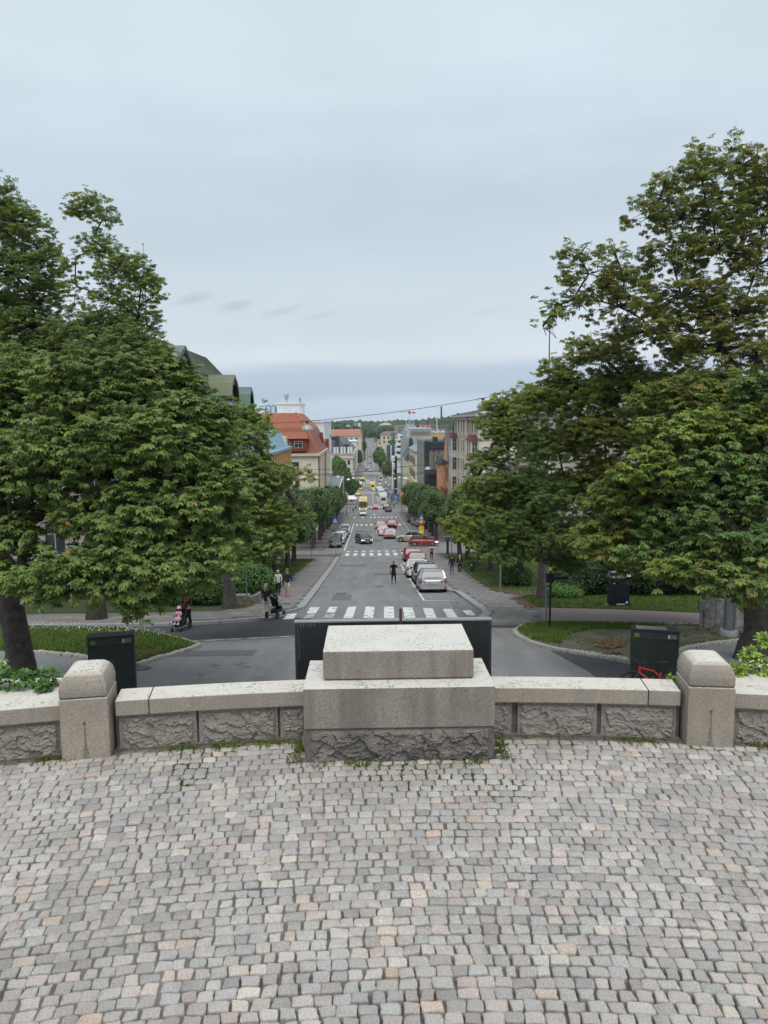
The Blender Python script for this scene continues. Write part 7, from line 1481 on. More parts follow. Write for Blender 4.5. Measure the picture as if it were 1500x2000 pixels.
def person(label, loc, heading, J=None, top=None, legs=None, hair=None, shoes=None, h=1.72, top_len=.86, coat=False, shorts=False, sleeves=1.0, group=None, hairlen=0, fem=False, ponytail=False, fingers=True, bulky=1.0, skirt=0):
    """front is +Y. J overrides joints."""
    t = thing('person', label, 'person', loc, heading, group); s_ = h/1.75; t.scale = (s_,)*3
    D_ = dict(pel=(0, 0, .95), sp=(0, .0, 1.15), ch=(0, .0, 1.34), nk=(0, .005, 1.50), hd=(0, .02, 1.64), ls=(-.185, 0, 1.42), rs=(.185, 0, 1.42), le=(-.25, -.02, 1.13), re=(.25, -.02, 1.13), lw=(-.26, .08, .88), rw=(.26, .08, .88),
              lh=(-.09, 0, .90), rh=(.09, 0, .90), lk=(-.10, .02, .50), rk=(.10, .02, .50), la=(-.10, -.02, .09), ra=(.10, -.02, .09))
    D_.update(J or {}); j = D_; w_ = .92 if fem else 1.0
    V, E, Rr = [], [], []
    def av(p, r_, par=None):
        V.append(p); Rr.append(r_); k = len(V)-1
        if par is not None: E.append((par, k))
        return k
    pel = av(j['pel'], (.135*w_, .10)); sp = av(j['sp'], (.125*w_, .095), pel); ch = av(j['ch'], (.15*w_, .105), sp); nk = av(j['nk'], .052, ch)
    hb = av(lerp(j['nk'], j['hd'], .5), .062, nk); hc = av(j['hd'], (.080, .095), hb); ht = av((j['hd'][0], j['hd'][1]-.008, j['hd'][2]+.085), (.068, .08), hc)
    for a in 'lr':
        s0 = av(lerp(j['ch'], j[a+'s'], .85), .062, ch); e = av(j[a+'e'], .042, s0); w0 = av(j[a+'w'], .027, e); hd = Vector(j[a+'w'])+(Vector(j[a+'w'])-Vector(j[a+'e'])).normalized()*.07; av(tuple(hd), (.035, .018), w0)
        hp = av(j[a+'h'], .088, pel); kn = av(j[a+'k'], .058, hp); an = av(j[a+'a'], .036, kn); an_ = Vector(j[a+'a']); av((an_.x, an_.y+.04, an_.z-.045), .026, an); av((an_.x, an_.y+.12, an_.z-.055), (.022, .014), len(V)-1)
    body = link('body', skin_mesh('body', V, E, Rr, SKIN), t)
    # fingers: five short chains rooted in each palm
    mb = MB()
    for a in 'lr':
        wv = Vector(j[a+'w']); d = (wv-Vector(j[a+'e'])).normalized(); sd_ = d.cross(Vector((0, 1, 0))).normalized(); n_ = sd_.cross(d)
        for k, (off, ln) in enumerate(((-.026, .055), (-.009, .068), (.009, .064), (.025, .05))):
            p0 = wv+d*.085+sd_*off; mb.tube([p0, p0+d*ln*.5, p0+d*ln*.85+n_*ln*.35], [.009, .008, .006], 5)
        p0 = wv+d*.04+sd_*(-.034); mb.tube([p0, p0+d*.035-sd_*.02+n_*.01, p0+d*.055-sd_*.022+n_*.02], [.011, .009, .007], 5)
    mb.build('fingers', SKIN, t, kind='stuff')
    # face
    hd = Vector(j['hd']); mb = MB(); mb.tube([hd+Vector((0, .085, .015)), hd+Vector((0, .112, -.022))], [.009, .016], 5); mb.build('nose', SKIN, t)
    for sx in (-1, 1): mb = MB(); mb.box(hd.x+sx*.032-.012, hd.x+sx*.032+.012, hd.y+.076, hd.y+.086, hd.z+.012, hd.z+.024); mb.build('eye', TRIM, t); mb = MB(); mb.tube([hd+Vector((sx*.078, 0, .03)), hd+Vector((sx*.086, -.005, -.03))], .016, 5); mb.build('ear', SKIN, t)
    mb = MB(); mb.box(hd.x-.024, hd.x+.024, hd.y+.077, hd.y+.086, hd.z-.052, hd.z-.044); mb.build('mouth', mat('lips', (.30, .12, .10)), t)
    if hair:
        mb = MB(); prof = []; 
        q = bmesh.new(); bmesh.ops.create_uvsphere(q, u_segments=14, v_segments=9, radius=1)
        for v in q.verts:
            f = max(0, v.co.y); z = v.co.z; x_, y_, z_ = v.co.x*.092, v.co.y*.105-.014, z*.108+.045
            if z < .05 and v.co.y > .1: y_ = min(y_, .05); x_ *= .88; z_ = max(z_, .055)
            if z < 0 and v.co.y <= .1: z_ -= hairlen*(-z)*(1 if v.co.y < 0 else .5); 
            v.co = Vector((x_, y_, z_))*(1+.04*noise.noise(v.co*4))+hd
        me = bpy.data.meshes.new('hair'); q.to_mesh(me); q.free(); me.materials.append(hair); me.polygons.foreach_set('use_smooth', [True]*len(me.polygons)); link('hair', me, t)
        if ponytail: mb = MB(); mb.tube([hd+Vector((0, -.09, .06)), hd+Vector((.01, -.15, .0)), hd+Vector((.015, -.15, -.14)), hd+Vector((.0, -.13, -.26))], [.03, .042, .036, .012], 8); mb.build('ponytail', hair, t, smooth=60)
    # clothes: garments a little wider than the body, following the same joints
    if top:
        V, E, Rr = [], [], []; zb = top_len; b = bulky
        if skirt: bt = av((j['pel'][0], j['pel'][1], skirt), (.21*w_*b, .16*b)); p0 = av(lerp(j['pel'], (j['pel'][0], 0, skirt), .5), (.185*w_*b, .14*b), bt)
        else: p0 = av((j['pel'][0], j['pel'][1], zb), (.158*w_*b, .122*b))
        p1 = av((j['pel'][0], j['pel'][1], .97), (.152*w_*b, .118*b), p0); p2 = av(j['sp'], (.145*w_*b, .115*b), p1); p3 = av((j['ch'][0], j['ch'][1], 1.36), (.165*w_*b, .125*b), p2); av((j['nk'][0], j['nk'][1], 1.475), .068, p3)
        for a in 'lr':
            s0 = av(lerp(j['ch'], j[a+'s'], .88), .078*b, p3); e = av(lerp(j[a+'s'], j[a+'e'], min(1, sleeves*2) if sleeves < .5 else 1), .058*b, s0)
            if sleeves > .5: av(lerp(j[a+'e'], j[a+'w'], .93 if sleeves >= 1 else sleeves), .042*b, e)
        link('coat' if coat else 'top', skin_mesh('top', V, E, Rr, top), t)
    if legs:
        V, E, Rr = [], [], []; p0 = av((j['pel'][0], j['pel'][1], 1.0), (.145*w_, .112)); 
        for a in 'lr':
            hp = av(lerp(j['pel'], j[a+'h'], .9)[:2]+(j[a+'h'][2]-.03,), .100, p0)
            if shorts: av(lerp(j[a+'h'], j[a+'k'], .82), .082, hp)
            else: kn = av(j[a+'k'], .074, hp); av(lerp(j[a+'k'], j[a+'a'], .92), .055, kn)
        link('shorts' if shorts else 'trousers', skin_mesh('trousers', V, E, Rr, legs), t)
    if shoes:
        for a in 'lr':
            an = Vector(j[a+'a']); mb = MB(); rings = []
            for y, ww, hh in ((-.075, .03, .05), (-.05, .045, .085), (.03, .047, .09), (.10, .048, .06), (.17, .040, .04), (.195, .02, .025)):
                rings.append([(an.x+ww*math.cos(q), an.y+y, an.z-.088+hh*.5+hh*.5*math.sin(q)) for q in np.linspace(0, 2*math.pi, 9)[:-1]])
            mb.loft(rings); mb.build('shoe', shoes, t, smooth=60)
    return t
cl = lambda n, c: mat('cloth_'+n, c, rough=.9, var=.15, scale=6)
CB, CNV, CWH, CCR, CJN, CGY = cl('black', (.012, .012, .016)), cl('navy', (.016, .024, .050)), cl('white', (.58, .58, .56)), cl('cream', (.55, .50, .42)), cl('jeans', (.10, .17, .28)), cl('grey', (.2, .2, .21))
HBL, HGR, HBR, HDK, HRD = mat('hair_blonde', (.42, .31, .15), rough=.6), mat('hair_grey', (.55, .54, .50), rough=.7), mat('hair_brown', (.16, .09, .045), rough=.6), mat('hair_dark', (.035, .022, .016), rough=.6), mat('hair_red', (.32, .06, .03), rough=.7)
SRED, SBK, SWH = mat('shoe_red', (.70, .03, .05), rough=.6), mat('shoe_black', (.015, .015, .015)), mat('shoe_white', (.6, .6, .6))
def gz(px, py, up=.0): p = gp(px, py, up); return (p.x, p.y, G(p.y)+up)
def stand(px, py, up=0): return gz(px, py, up)
# woman taking a photograph in the road
l_ = stand(769, 1139, .01)
t = person('woman in long black coat taking a photograph in the middle of the road', l_, R(182), J=dict(le=(-.27, .10, 1.27), re=(.27, .10, 1.27), lw=(-.08, .17, 1.53), rw=(.08, .17, 1.53), la=(-.14, -.02, .09), ra=(.14, -.02, .09), lk=(-.12, .02, .5), rk=(.12, .02, .5)), top=CB, legs=CB, hair=HBR, shoes=SBK, h=1.68, coat=True, skirt=.58, fem=True, hairlen=.4, bulky=1.25)
c = thing('camera', 'small black camera held up by the woman in the long coat', 'camera', (l_[0], l_[1]-.22, l_[2]+1.46), R(180)); mb = MB(); mb.box(-.06, .06, -.02, .02, -.04, .04); mb.build('camera_body', TRIM, c, bevel=.006); mb = MB(); mb.tube([(0, .02, 0), (0, .07, 0)], .028, 10); mb.build('lens', CARGL, c)
b = thing('shoulder_bag', 'grey shoulder bag hanging at the photographing woman', 'bag', (l_[0]-.26, l_[1]-.05, l_[2]+.86)); mb = MB(); mb.box(-.06, .06, -.13, .13, -.12, .13, taper=(.02, .03)); mb.build('bag_body', cl('bag', (.14, .12, .11)), b, bevel=.03); mb = MB(); mb.tube([(0, -.1, .12), (.1, -.05, .42), (.16, .0, .52), (.1, .05, .42), (0, .1, .12)], .012, 5); mb.build('strap', TRIM, b)
# couple on the left sidewalk
l_ = stand(544, 1163, .12); person('grey haired woman in white jacket and black trousers looking down while walking', l_, R(184), J=dict(hd=(0, .06, 1.62), nk=(0, .02, 1.50), lw=(-.24, .12, .92), rw=(.22, .12, .95), lk=(-.09, .06, .5), la=(-.08, .06, .09), rk=(.09, -.02, .5), ra=(.09, -.10, .10)), top=CWH, legs=CB, hair=HGR, shoes=SBK, h=1.62, coat=True, top_len=.78, fem=True, hairlen=.5, bulky=1.12)
l_ = stand(562, 1166, .12); person('man in navy sweater and pale shorts with bright red shoes', l_, R(180), J=dict(lw=(-.32, .10, .92), rw=(.33, -.05, .90), lk=(-.10, .12, .52), la=(-.09, .14, .10), rk=(.10, -.02, .50), ra=(.09, -.18, .14)), top=CNV, legs=CCR, hair=HBR, shoes=SRED, h=1.76, shorts=True, bulky=1.05)
# strollers
def stroller(label, loc, heading, seatm, child=False, group='prams and strollers'):
    t = thing('stroller', label, 'stroller', loc, heading, group)
    mb = MB(); fr = TRIM
    for s in (-1, 1): mb.tube([(s*.24, -.42, 1.02), (s*.25, .0, .62), (s*.22, .42, .16)], .013, 6); mb.tube([(s*.25, .08, .52), (s*.27, -.36, .18)], .013, 6)
    mb.tube([(-.27, -.36, .18), (.27, -.36, .18)], .013, 6); mb.tube([(-.22, .42, .16), (.22, .42, .16)], .012, 6); mb.build('frame', fr, t)
    mb = MB(); mb.tube([(-.24, -.42, 1.02), (-.2, -.50, 1.05), (.2, -.50, 1.05), (.24, -.42, 1.02)], .018, 6); mb.build('handle', TRIM, t)
    for s in (-1, 1):
        for y, r_ in ((-.36, .16), (.42, .11)):
            x = s*(.29 if y < 0 else .2); mb = MB(); mb.tube([(x-.025, y, r_), (x+.025, y, r_)], r_, 16); w_ = mb.build('wheel', TYRE, t); mb = MB(); mb.tube([(x-.03, y, r_), (x+.03, y, r_)], r_*.6, 10); mb.build('rim', RIMD, w_)
    mb = MB(); mb.loft([[(-.19, -.2, .95), (.19, -.2, .95), (.19, -.15, .95), (-.19, -.15, .95)], [(-.19, -.05, .5), (.19, -.05, .5), (.19, .0, .52), (-.19, .0, .52)], [(-.19, .24, .46), (.19, .24, .46), (.19, .25, .51), (-.19, .25, .51)], [(-.17, .34, .26), (.17, .34, .26), (.17, .38, .28), (-.17, .38, .28)]]); mb.build('seat', seatm, t, bevel=.01)
    mb = MB(); rings = []
    for a in np.linspace(.2, 1.9, 6): rings.append([(.21*math.cos(q), -.14-.02+.30*math.sin(q)*math.cos(a)*1.0-.05, .86+.30*math.sin(q)*math.sin(a)) for q in np.linspace(0, math.pi, 8)])
    mb.loft(rings, cap=False, closed=False); mb.build('hood', seatm, t, smooth=60, recalc=False)
    mb = MB(); mb.box(-.19, .19, -.28, .22, .22, .40, taper=(-.02, -.02)); mb.build('basket', TRIM, t, bevel=.02)
    return t
l_ = stand(521, 1208, .12); hd_ = R(-24)
person('blonde woman with ponytail in black t-shirt and cream trousers pushing a pram away', l_, hd_, J=dict(le=(-.24, .10, 1.16), re=(.24, .10, 1.16), lw=(-.19, .36, 1.04), rw=(.19, .36, 1.04), la=(-.10, -.18, .14), lk=(-.10, -.02, .5), ra=(.10, .12, .09), rk=(.10, .10, .5)), top=CB, legs=CCR, hair=HBL, shoes=SWH, h=1.68, fem=True, ponytail=True, sleeves=.35, hairlen=.3)
d = Vector((-math.sin(hd_), math.cos(hd_), 0)); stroller('black pram pushed by the blonde woman, seen from behind', (l_[0]+d.x*.86, l_[1]+d.y*.86, G(l_[1]+.86)+.12), hd_, CB)
l_ = stand(352, 1231, .02); hd_ = R(172)
st_ = stroller('black stroller on the road carrying a small child in pink', l_, hd_, CB)
def child():
    d = Vector((-math.sin(hd_), math.cos(hd_), 0)); t = thing('person', 'small child in pink hat and pink coat sitting in the stroller', 'person', (l_[0], l_[1], l_[2]), hd_)
    V = [(0, .06, .60), (0, .0, .76), (0, .0, .86), (0, .03, .96), (-.09, .02, .82), (-.13, .16, .70), (.09, .02, .82), (.13, .16, .70), (-.07, .26, .58), (-.08, .36, .42), (.07, .26, .58), (.08, .36, .42)]
    E_ = [(0, 1), (1, 2), (2, 3), (1, 4), (4, 5), (1, 6), (6, 7), (0, 8), (8, 9), (0, 10), (10, 11)]; link('body', skin_mesh('body', V, E_, [.09, .09, .05, .085, .045, .03, .045, .03, .055, .04, .055, .04], SKIN), t)
    V2 = V[:2]+[V[4], V[5], V[6], V[7]]; link('coat', skin_mesh('coat', V2, [(0, 1), (1, 2), (2, 3), (1, 4), (4, 5)], [.11, .11, .058, .045, .058, .045], cl('pink', (.50, .24, .34))), t)
    mb = MB(); mb.lathe([(.10, .0), (.098, .05), (.07, .10), (.01, .12)], 12, (0, .02, .98)); mb.build('hat', cl('pinkhat', (.72, .36, .42)), t, smooth=60)
    mb = MB(); mb.box(-.15, .15, .1, .36, .50, .62); mb.build('blanket', cl('lilac', (.45, .32, .5)), t, bevel=.03)
    for s in (-1, 1): mb = MB(); mb.box(s*.08-.04, s*.08+.04, .34, .46, .36, .42); mb.build('shoe', SWH, t, bevel=.01); mb = MB(); mb.box(s*.03-.01, s*.03+.01, .108, .116, .97, .985); mb.build('eye', TRIM, t)
child()
d = Vector((-math.sin(hd_), math.cos(hd_), 0)); person('person in dark coat with red scarf pushing the child stroller under the leaves', (l_[0]-d.x*.9, l_[1]-d.y*.9, G(l_[1]+.9)+.01), hd_, J=dict(le=(-.24, .10, 1.16), re=(.24, .10, 1.16), lw=(-.19, .36, 1.06), rw=(.19, .36, 1.06), la=(-.10, -.15, .12), ra=(.10, .10, .09)), top=CB, legs=CB, hair=HRD, shoes=SBK, h=1.7, coat=True, top_len=.7, fem=True, hairlen=1.2)
p_ = thing('scarf', 'red orange scarf worn by the person behind the child stroller', 'scarf', (l_[0]-d.x*.9, l_[1]-d.y*.9, G(l_[1]+.9)+1.44)); mb = MB(); mb.tube([(.13*math.cos(a), .12*math.sin(a)-.02, .02*math.sin(a*3)) for a in np.linspace(0, 2*math.pi, 14)], .05, 6); mb.tube([(-.06, -.14, 0), (-.07, -.16, -.22)], .04, 6); mb.tube([(.05, -.14, 0), (.06, -.16, -.18)], .04, 6); mb.build('scarf_cloth', cl('redscarf', (.30, .05, .03)), p_)
# right sidewalk walkers
l_ = stand(882.5, 1122, .12); person('man in black sweater and blue jeans walking away on the right sidewalk', l_, R(2), J=dict(la=(-.09, .12, .09), ra=(.09, -.16, .13), lk=(-.09, .12, .5)), top=CB, legs=CJN, hair=HDK, shoes=SBK, h=1.62, bulky=1.08)
l_ = stand(898, 1120.5, .12); person('blonde woman in short black dress with white shoes walking away', l_, R(-3), J=dict(la=(-.09, -.14, .12), ra=(.09, .10, .09)), top=CB, legs=CB, hair=HBL, shoes=SWH, h=1.60, skirt=.68, fem=True, hairlen=1.6, sleeves=.6)
mb = MB(); t = thing('dog_leash', 'thin dark leash trailing right from the woman in the black dress', 'leash', (l_[0]+.25, l_[1], l_[2])); mb.tube([(0, .05, .8), (.3, .1, .55), (.75, .2, .30)], .012, 4); mb.build('cord', TRIM, t)
l_ = stand(843, 1093, .12); person('person with red backpack over white shirt beside the farther red cars', l_, R(5), J=dict(lw=(-.28, .2, 1.0), rw=(.28, .2, 1.0)), top=CWH, legs=CB, hair=HDK, shoes=SBK, h=1.66, bulky=1.1)
t = thing('backpack', 'red backpack worn beside the farther red cars', 'backpack', (l_[0], l_[1]-.19, l_[2]+1.13)); mb = MB(); mb.box(-.15, .15, -.12, .04, -.22, .24, taper=(.03, .02)); mb.build('pack_body', cl('red', (.45, .05, .05)), t, bevel=.04)
# walkers at the bus stops and crossings, a few pixels tall
proto = []
for k, (a, b_) in enumerate(((CNV, CGY), (CGY, CB), (CB, CJN), (cl('blue', (.04, .10, .4)), CB), (cl('coral', (.55, .2, .14)), CNV), (CWH, CB), (cl('tan', (.35, .22, .13)), CNV))):
    V = [(0, 0, .95), (0, 0, 1.15), (0, 0, 1.36), (0, 0, 1.5), (0, .01, 1.66), (-.2, 0, 1.40), (-.25, .05, 1.1), (-.22, .15, .9), (.2, 0, 1.40), (.25, -.05, 1.1), (.24, .02, .88), (-.1, 0, .88), (-.11, .1, .48), (-.1, .12, .07), (.1, 0, .88), (.11, 0, .48), (.1, -.15, .10)]
    E_ = [(0, 1), (1, 2), (2, 3), (3, 4), (2, 5), (5, 6), (6, 7), (2, 8), (8, 9), (9, 10), (0, 11), (11, 12), (12, 13), (0, 14), (14, 15), (15, 16)]
    bod = skin_mesh('body', V, E_, [.13, .12, .14, .05, .1, .06, .042, .03, .06, .042, .03, .09, .06, .04, .09, .06, .04], SKIN)
    tp = skin_mesh('top', V[:3]+[V[5], V[6], V[7], V[8], V[9], V[10]], [(0, 1), (1, 2), (2, 3), (3, 4), (4, 5), (2, 6), (6, 7), (7, 8)], [.16, .155, .17, .08, .055, .045, .08, .055, .045], a)
    lg = skin_mesh('trousers', [V[0]]+V[11:17], [(0, 1), (1, 2), (2, 3), (0, 4), (4, 5), (5, 6)], [.15, .1, .075, .055, .1, .075, .055], b_)
    q = bmesh.new(); bmesh.ops.create_uvsphere(q, u_segments=8, v_segments=6, radius=.115)
    for v in q.verts: v.co += Vector((0, -.02, 1.71))
    hm = bpy.data.meshes.new('hair'); q.to_mesh(hm); q.free(); hm.materials.append((HBR, HDK, HBL)[k % 3]); proto.append((bod, tp, lg, hm))
spots = [(757, 975, 3), (765, 983, 3), (775, 986, 3), (779, 983, 0), (762, 990, 4), (764, 978, 6), (769, 992, 2), (772, 978, 5), (786, 978, 1), (760, 968, 5), (768, 969, 4), (754, 962, 2), (759, 955, 1), (763, 950, 5), (770, 960, 0), (695, 998, 2), (690, 1002, 1), (684, 996, 5), (707, 952, 0), (711, 938, 2), (756, 950, 3), (766, 962, 2), (774, 970, 6), (781, 968, 0), (812, 1012, 6), (798, 1000, 2)]
wl = ['walking past the first bus stop pole', 'waiting beside the blue banners', 'standing just right of the blue banners', 'in dark blue near the kerb', 'in coral top close to the nearest bus', 'in brown coat behind the nearest bus', 'in black at the market crossing kerb', 'in white by the bus shelter', 'in grey walking right of the bus stop', 'in white near the second bus', 'in coral beyond the blue banners', 'in black far down the bus stops', 'in grey far down the bus stops', 'in white far down the bus stops', 'in navy amid the far bus stops', 'in black at the left traffic light', 'in grey at the left pedestrian island', 'in white by the left market railing', 'in navy crossing by the market trees', 'in black at the far left kerb', 'in blue at the far bus shelter', 'in black between far bus shelters', 'in tan coat in the middle of the bus stops', 'in navy under the white lamp globes', 'in tan behind the parked bay cars', 'in black near the orange signs']
for k, (px, py, c_) in enumerate(spots):
    l_ = stand(px, py, .12 if abs(px-722) > 25 else .02); t = thing('person', 'distant pedestrian '+wl[k], 'person', l_, random.uniform(0, 6.28), 'distant pedestrians near the market'); 
    for nm, me in zip(('body', 'top', 'trousers', 'hair'), proto[c_]): link(nm, me, t)
# ================================================================== STREET FURNITURE
STL = mat('galvanised', (.30, .31, .31), rough=.45, metal=.5); POLE = mat('pole_green_grey', (.13, .16, .15), rough=.6); BLUES = mat('sign_blue', (.02, .09, .42), rough=.4, var=.03); YELS = mat('sign_yellow', (.85, .62, .04), rough=.4, var=.03); REDS = mat('sign_red', (.62, .03, .03), rough=.4, var=.03); WHS = mat('sign_white', (.72, .72, .72), rough=.4, var=.02); SBACK = mat('sign_back', (.17, .18, .185), rough=.5); ORS = mat('sign_orange', (.80, .36, .03), rough=.4, var=.03)
BINM = mat('bin_black_green', (.018, .024, .022), rough=.5, var=.2, scale=3); BINB = mat('bin_navy', (.010, .014, .030), rough=.45); STK = mat('sticker_white', (.42, .42, .40), rough=.6)
# --- two large dark cabinets behind the parapet
def cabinet(label, x, y, w_, z1, rz=0, sheet_=False):
    t = thing('waste_cabinet', label, 'cabinet', (x, y, G(y)), rz, 'dark steel waste cabinets behind the parapet'); h = z1-G(y)
    mb = MB(); mb.box(-w_/2, w_/2, -.45, -.08, -.05, h-.04); mb.build('body', BINM, t, bevel=.012)
    mb = MB(); mb.box(-w_/2-.015, w_/2+.015, -.47, -.06, h-.04, h); mb.build('lid', BINM, t, bevel=.008)
    mb = MB(); mb.box(-w_/2+.03, w_/2-.03, -.462, -.44, h-.24, h-.06); mb.build('top_panel', mat('bin_panel', (.03, .036, .034), rough=.4), t, bevel=.004)
    mb = MB(); mb.box(-w_/2+.04, w_/2-.04, -.466, -.44, .1, h-.27); mb.build('door', BINM, t, bevel=.006)
    mb = MB(); mb.box(-w_/2+.02, -w_/2+.035, -.48, -.45, .0, h-.05); mb.box(w_/2-.035, w_/2-.02, -.48, -.45, 0, h-.05); mb.build('edge_rail', mat('rail_dark', (.05, .055, .055), rough=.4), t)
    for x0, x1, m_ in ((-w_/2+.07, -w_/2+.20, mat('label_olive', (.10, .16, .05))), (w_/2-.28, w_/2-.22, STK), (w_/2-.20, w_/2-.06, mat('label_grey', (.16, .14, .13)))): mb = MB(); mb.box(x0, x1, -.468, -.462, h-.20, h-.10); mb.build('sticker', m_, t)
    if sheet_: mb = MB(); mb.box(-w_/2+.12, w_/2-.3, -.4, -.12, h, h+.02); mb.build('top_sheet', STL, t)
    else: mb = MB(); mb.tube([(0, -.475, h-.68), (0, -.462, h-.68)], .07, 14); mb.add([(-.03, -.47, h-.68), (.03, -.47, h-.68), (.055, -.47, h-.86), (-.055, -.47, h-.86)], [(0, 1, 2, 3)]); mb.build('handle', mat('handle_grey', (.045, .05, .05), rough=.35), t)
    return t
a, b_ = at(163, 1243, 18.5), at(250, 1243, 18.5); cabinet('black steel waste cabinet behind the left granite pillar', (a.x+b_.x)/2, 18.95, b_.x-a.x, a.z, R(14))
a, b_ = at(1246, 1232, 18.5), at(1334, 1232, 18.5); cabinet('black steel waste cabinet with the red bicycle leaning on it', (a.x+b_.x)/2, 18.95, b_.x-a.x, a.z, R(-16), True)
# --- bicycle
def bicycle(label, loc, rz):
    t = thing('bicycle', label, 'bicycle', loc, rz); FR = mat('frame_orange_red', (.38, .025, .010), rough=.3, coat=.5); BK = TRIM; r_ = .35; wb = 1.14
    def wheel(x):
        n = 28; mb = MB(); mb.tube([(x+r_*math.cos(a), 0, r_+r_*math.sin(a)) for a in np.linspace(0, 2*math.pi, n+1)], .028, 7, cap=False); w_ = mb.build('wheel', TYRE, t, smooth=60)
        mb = MB(); mb.tube([(x+(r_-.035)*math.cos(a), 0, r_+(r_-.035)*math.sin(a)) for a in np.linspace(0, 2*math.pi, n+1)], .010, 5, cap=False); mb.tube([(x, -.04, r_), (x, .04, r_)], .025, 8); mb.build('rim', BK, w_)
        mb = MB()
        for k in range(16): a = k*2*math.pi/16; mb.tube([(x, .02*(-1)**k, r_), (x+(r_-.035)*math.cos(a), 0, r_+(r_-.035)*math.sin(a))], .0018, 3)
        o = mb.build('spoke', STL, w_); o['kind'] = 'stuff'
    wheel(-wb/2); wheel(wb/2)
    bb, sc_, st_, ht, hb = (.08, 0, .33), (.17, 0, .55), (.24, 0, .86), (-.36, 0, .80), (-.385, 0, .68)
    mb = MB(); mb.tube([hb, (-.15, 0, .50), bb], [.034, .036, .034], 8); mb.tube([ht, (.0, 0, .70), sc_], [.026, .023, .020], 8); mb.tube([bb, sc_, (.20, 0, .66)], .021, 8)
    for s in (-1, 1): mb.tube([bb, (wb/2, s*.06, r_)], .014, 6); mb.tube([sc_, (wb/2, s*.06, r_)], .012, 6)
    mb.tube([(-.375, 0, .66), (-.35, 0, .84)], .027, 8); mb.build('frame', FR, t, smooth=60)
    mb = MB()
    for s in (-1, 1): mb.tube([(-wb/2, s*.06, r_), (-.45, s*.06, .62), (-.42, s*.04, .66)], .017, 7)
    mb.tube([(-.42, -.05, .66), (-.42, .05, .66)], .02, 6); mb.build('fork', BK, t, smooth=60)
    mb = MB(); mb.tube([(-.35, 0, .84), (-.38, 0, .93), (-.42, 0, .95)], .017, 7); mb.tube([(-.36, -.36, .98), (-.42, -.14, .955), (-.42, .14, .955), (-.36, .36, .98)], .014, 7); mb.tube([(-.36, -.37, .98), (-.355, -.26, .972)], .02, 7); mb.tube([(-.36, .37, .98), (-.355, .26, .972)], .02, 7); mb.build('handlebar', BK, t)
    mb = MB(); mb.tube([(.20, 0, .66), (.245, 0, .90)], .014, 6); mb.build('seat_post', BK, t); mb = MB(); mb.loft([[(.36, -.07, .92), (.36, .07, .92), (.36, .06, .95), (.36, -.06, .95)], [(.25, -.055, .91), (.25, .055, .91), (.25, .045, .95), (.25, -.045, .95)], [(.09, -.02, .90), (.09, .02, .90), (.09, .018, .935), (.09, -.018, .935)]]); mb.build('saddle', BK, t, smooth=50, bevel=.005)
    mb = MB(); mb.tube([(bb[0], -.06, bb[2]), (bb[0], -.05, bb[2])], .10, 16); mb.tube([(bb[0], -.07, bb[2]), (bb[0]+.12, -.075, bb[2]-.12)], .011, 5); mb.tube([(bb[0], .07, bb[2]), (bb[0]-.12, .075, bb[2]+.12)], .011, 5); mb.build('crankset', BK, t)
    for s, dx, dz in ((-1, .12, -.12), (1, -.12, .12)): mb = MB(); mb.box(bb[0]+dx-.045, bb[0]+dx+.045, s*.08, s*.16, bb[2]+dz-.012, bb[2]+dz+.012); mb.build('pedal', BK, t)
    mb = MB(); mb.tube([(.02, -.035, .58), (-.14, -.035, .50)], .02, 6); mb.build('shock_absorber', BK, t)
    return t
p = at(1280, 1290, 17.9); bk = bicycle('red mountain bicycle leaning against the right waste cabinet', (p.x, 17.9, G(17.9)+.0), R(4)); bk.rotation_euler = (R(-7), 0, R(3))
bk.location.z = at(1270, 1308, 17.9).z-.76
# --- dark blue sorting bin on the right
p = gp(1207, 1187); t = thing('litter_bin', 'dark blue litter bin with rounded silver hood before the dark bushes', 'litter bin', (p.x, p.y, G(p.y)+.12))
mb = MB(); mb.box(-.47, .47, -.4, .4, 0, 1.25, taper=(.015, .015)); mb.build('body', BINB, t, bevel=.03)
mb = MB()
for x in (-.22, .22): mb.box(x-.01, x+.01, -.405, -.39, .25, 1.1)
mb.build('door_groove', TRIM, t); mb = MB(); mb.box(-.22, .22, -.41, -.39, .14, .19); mb.build('foot_strip', WHS, t, bevel=.01); mb = MB(); mb.box(.27, .37, -.41, -.385, .2, .32); mb.build('sticker', WHS, t)
mb = MB(); mb.box(-.36, .36, -.30, .3, 1.24, 1.42); mb.build('neck', TRIM, t); mb = MB(); mb.tube([(-.38, -.395, 1.28), (-.34, -.395, 1.28)], .04, 8); mb.build('knob', WHS, t)
mb = MB(); mb.prism([(-.5, 1.52), (-.5, 1.62), (-.40, 1.74), (-.15, 1.82), (.35, 1.8), (.45, 1.5)], -.48, .48, axis='x'); mb.build('hood', mat('hood_silver', (.34, .36, .37), rough=.3, metal=.6), t, bevel=.02)
mb = MB(); mb.box(-.60, .62, -.55, .5, -.14, .0); mb.build('concrete_base', PAVE, t)
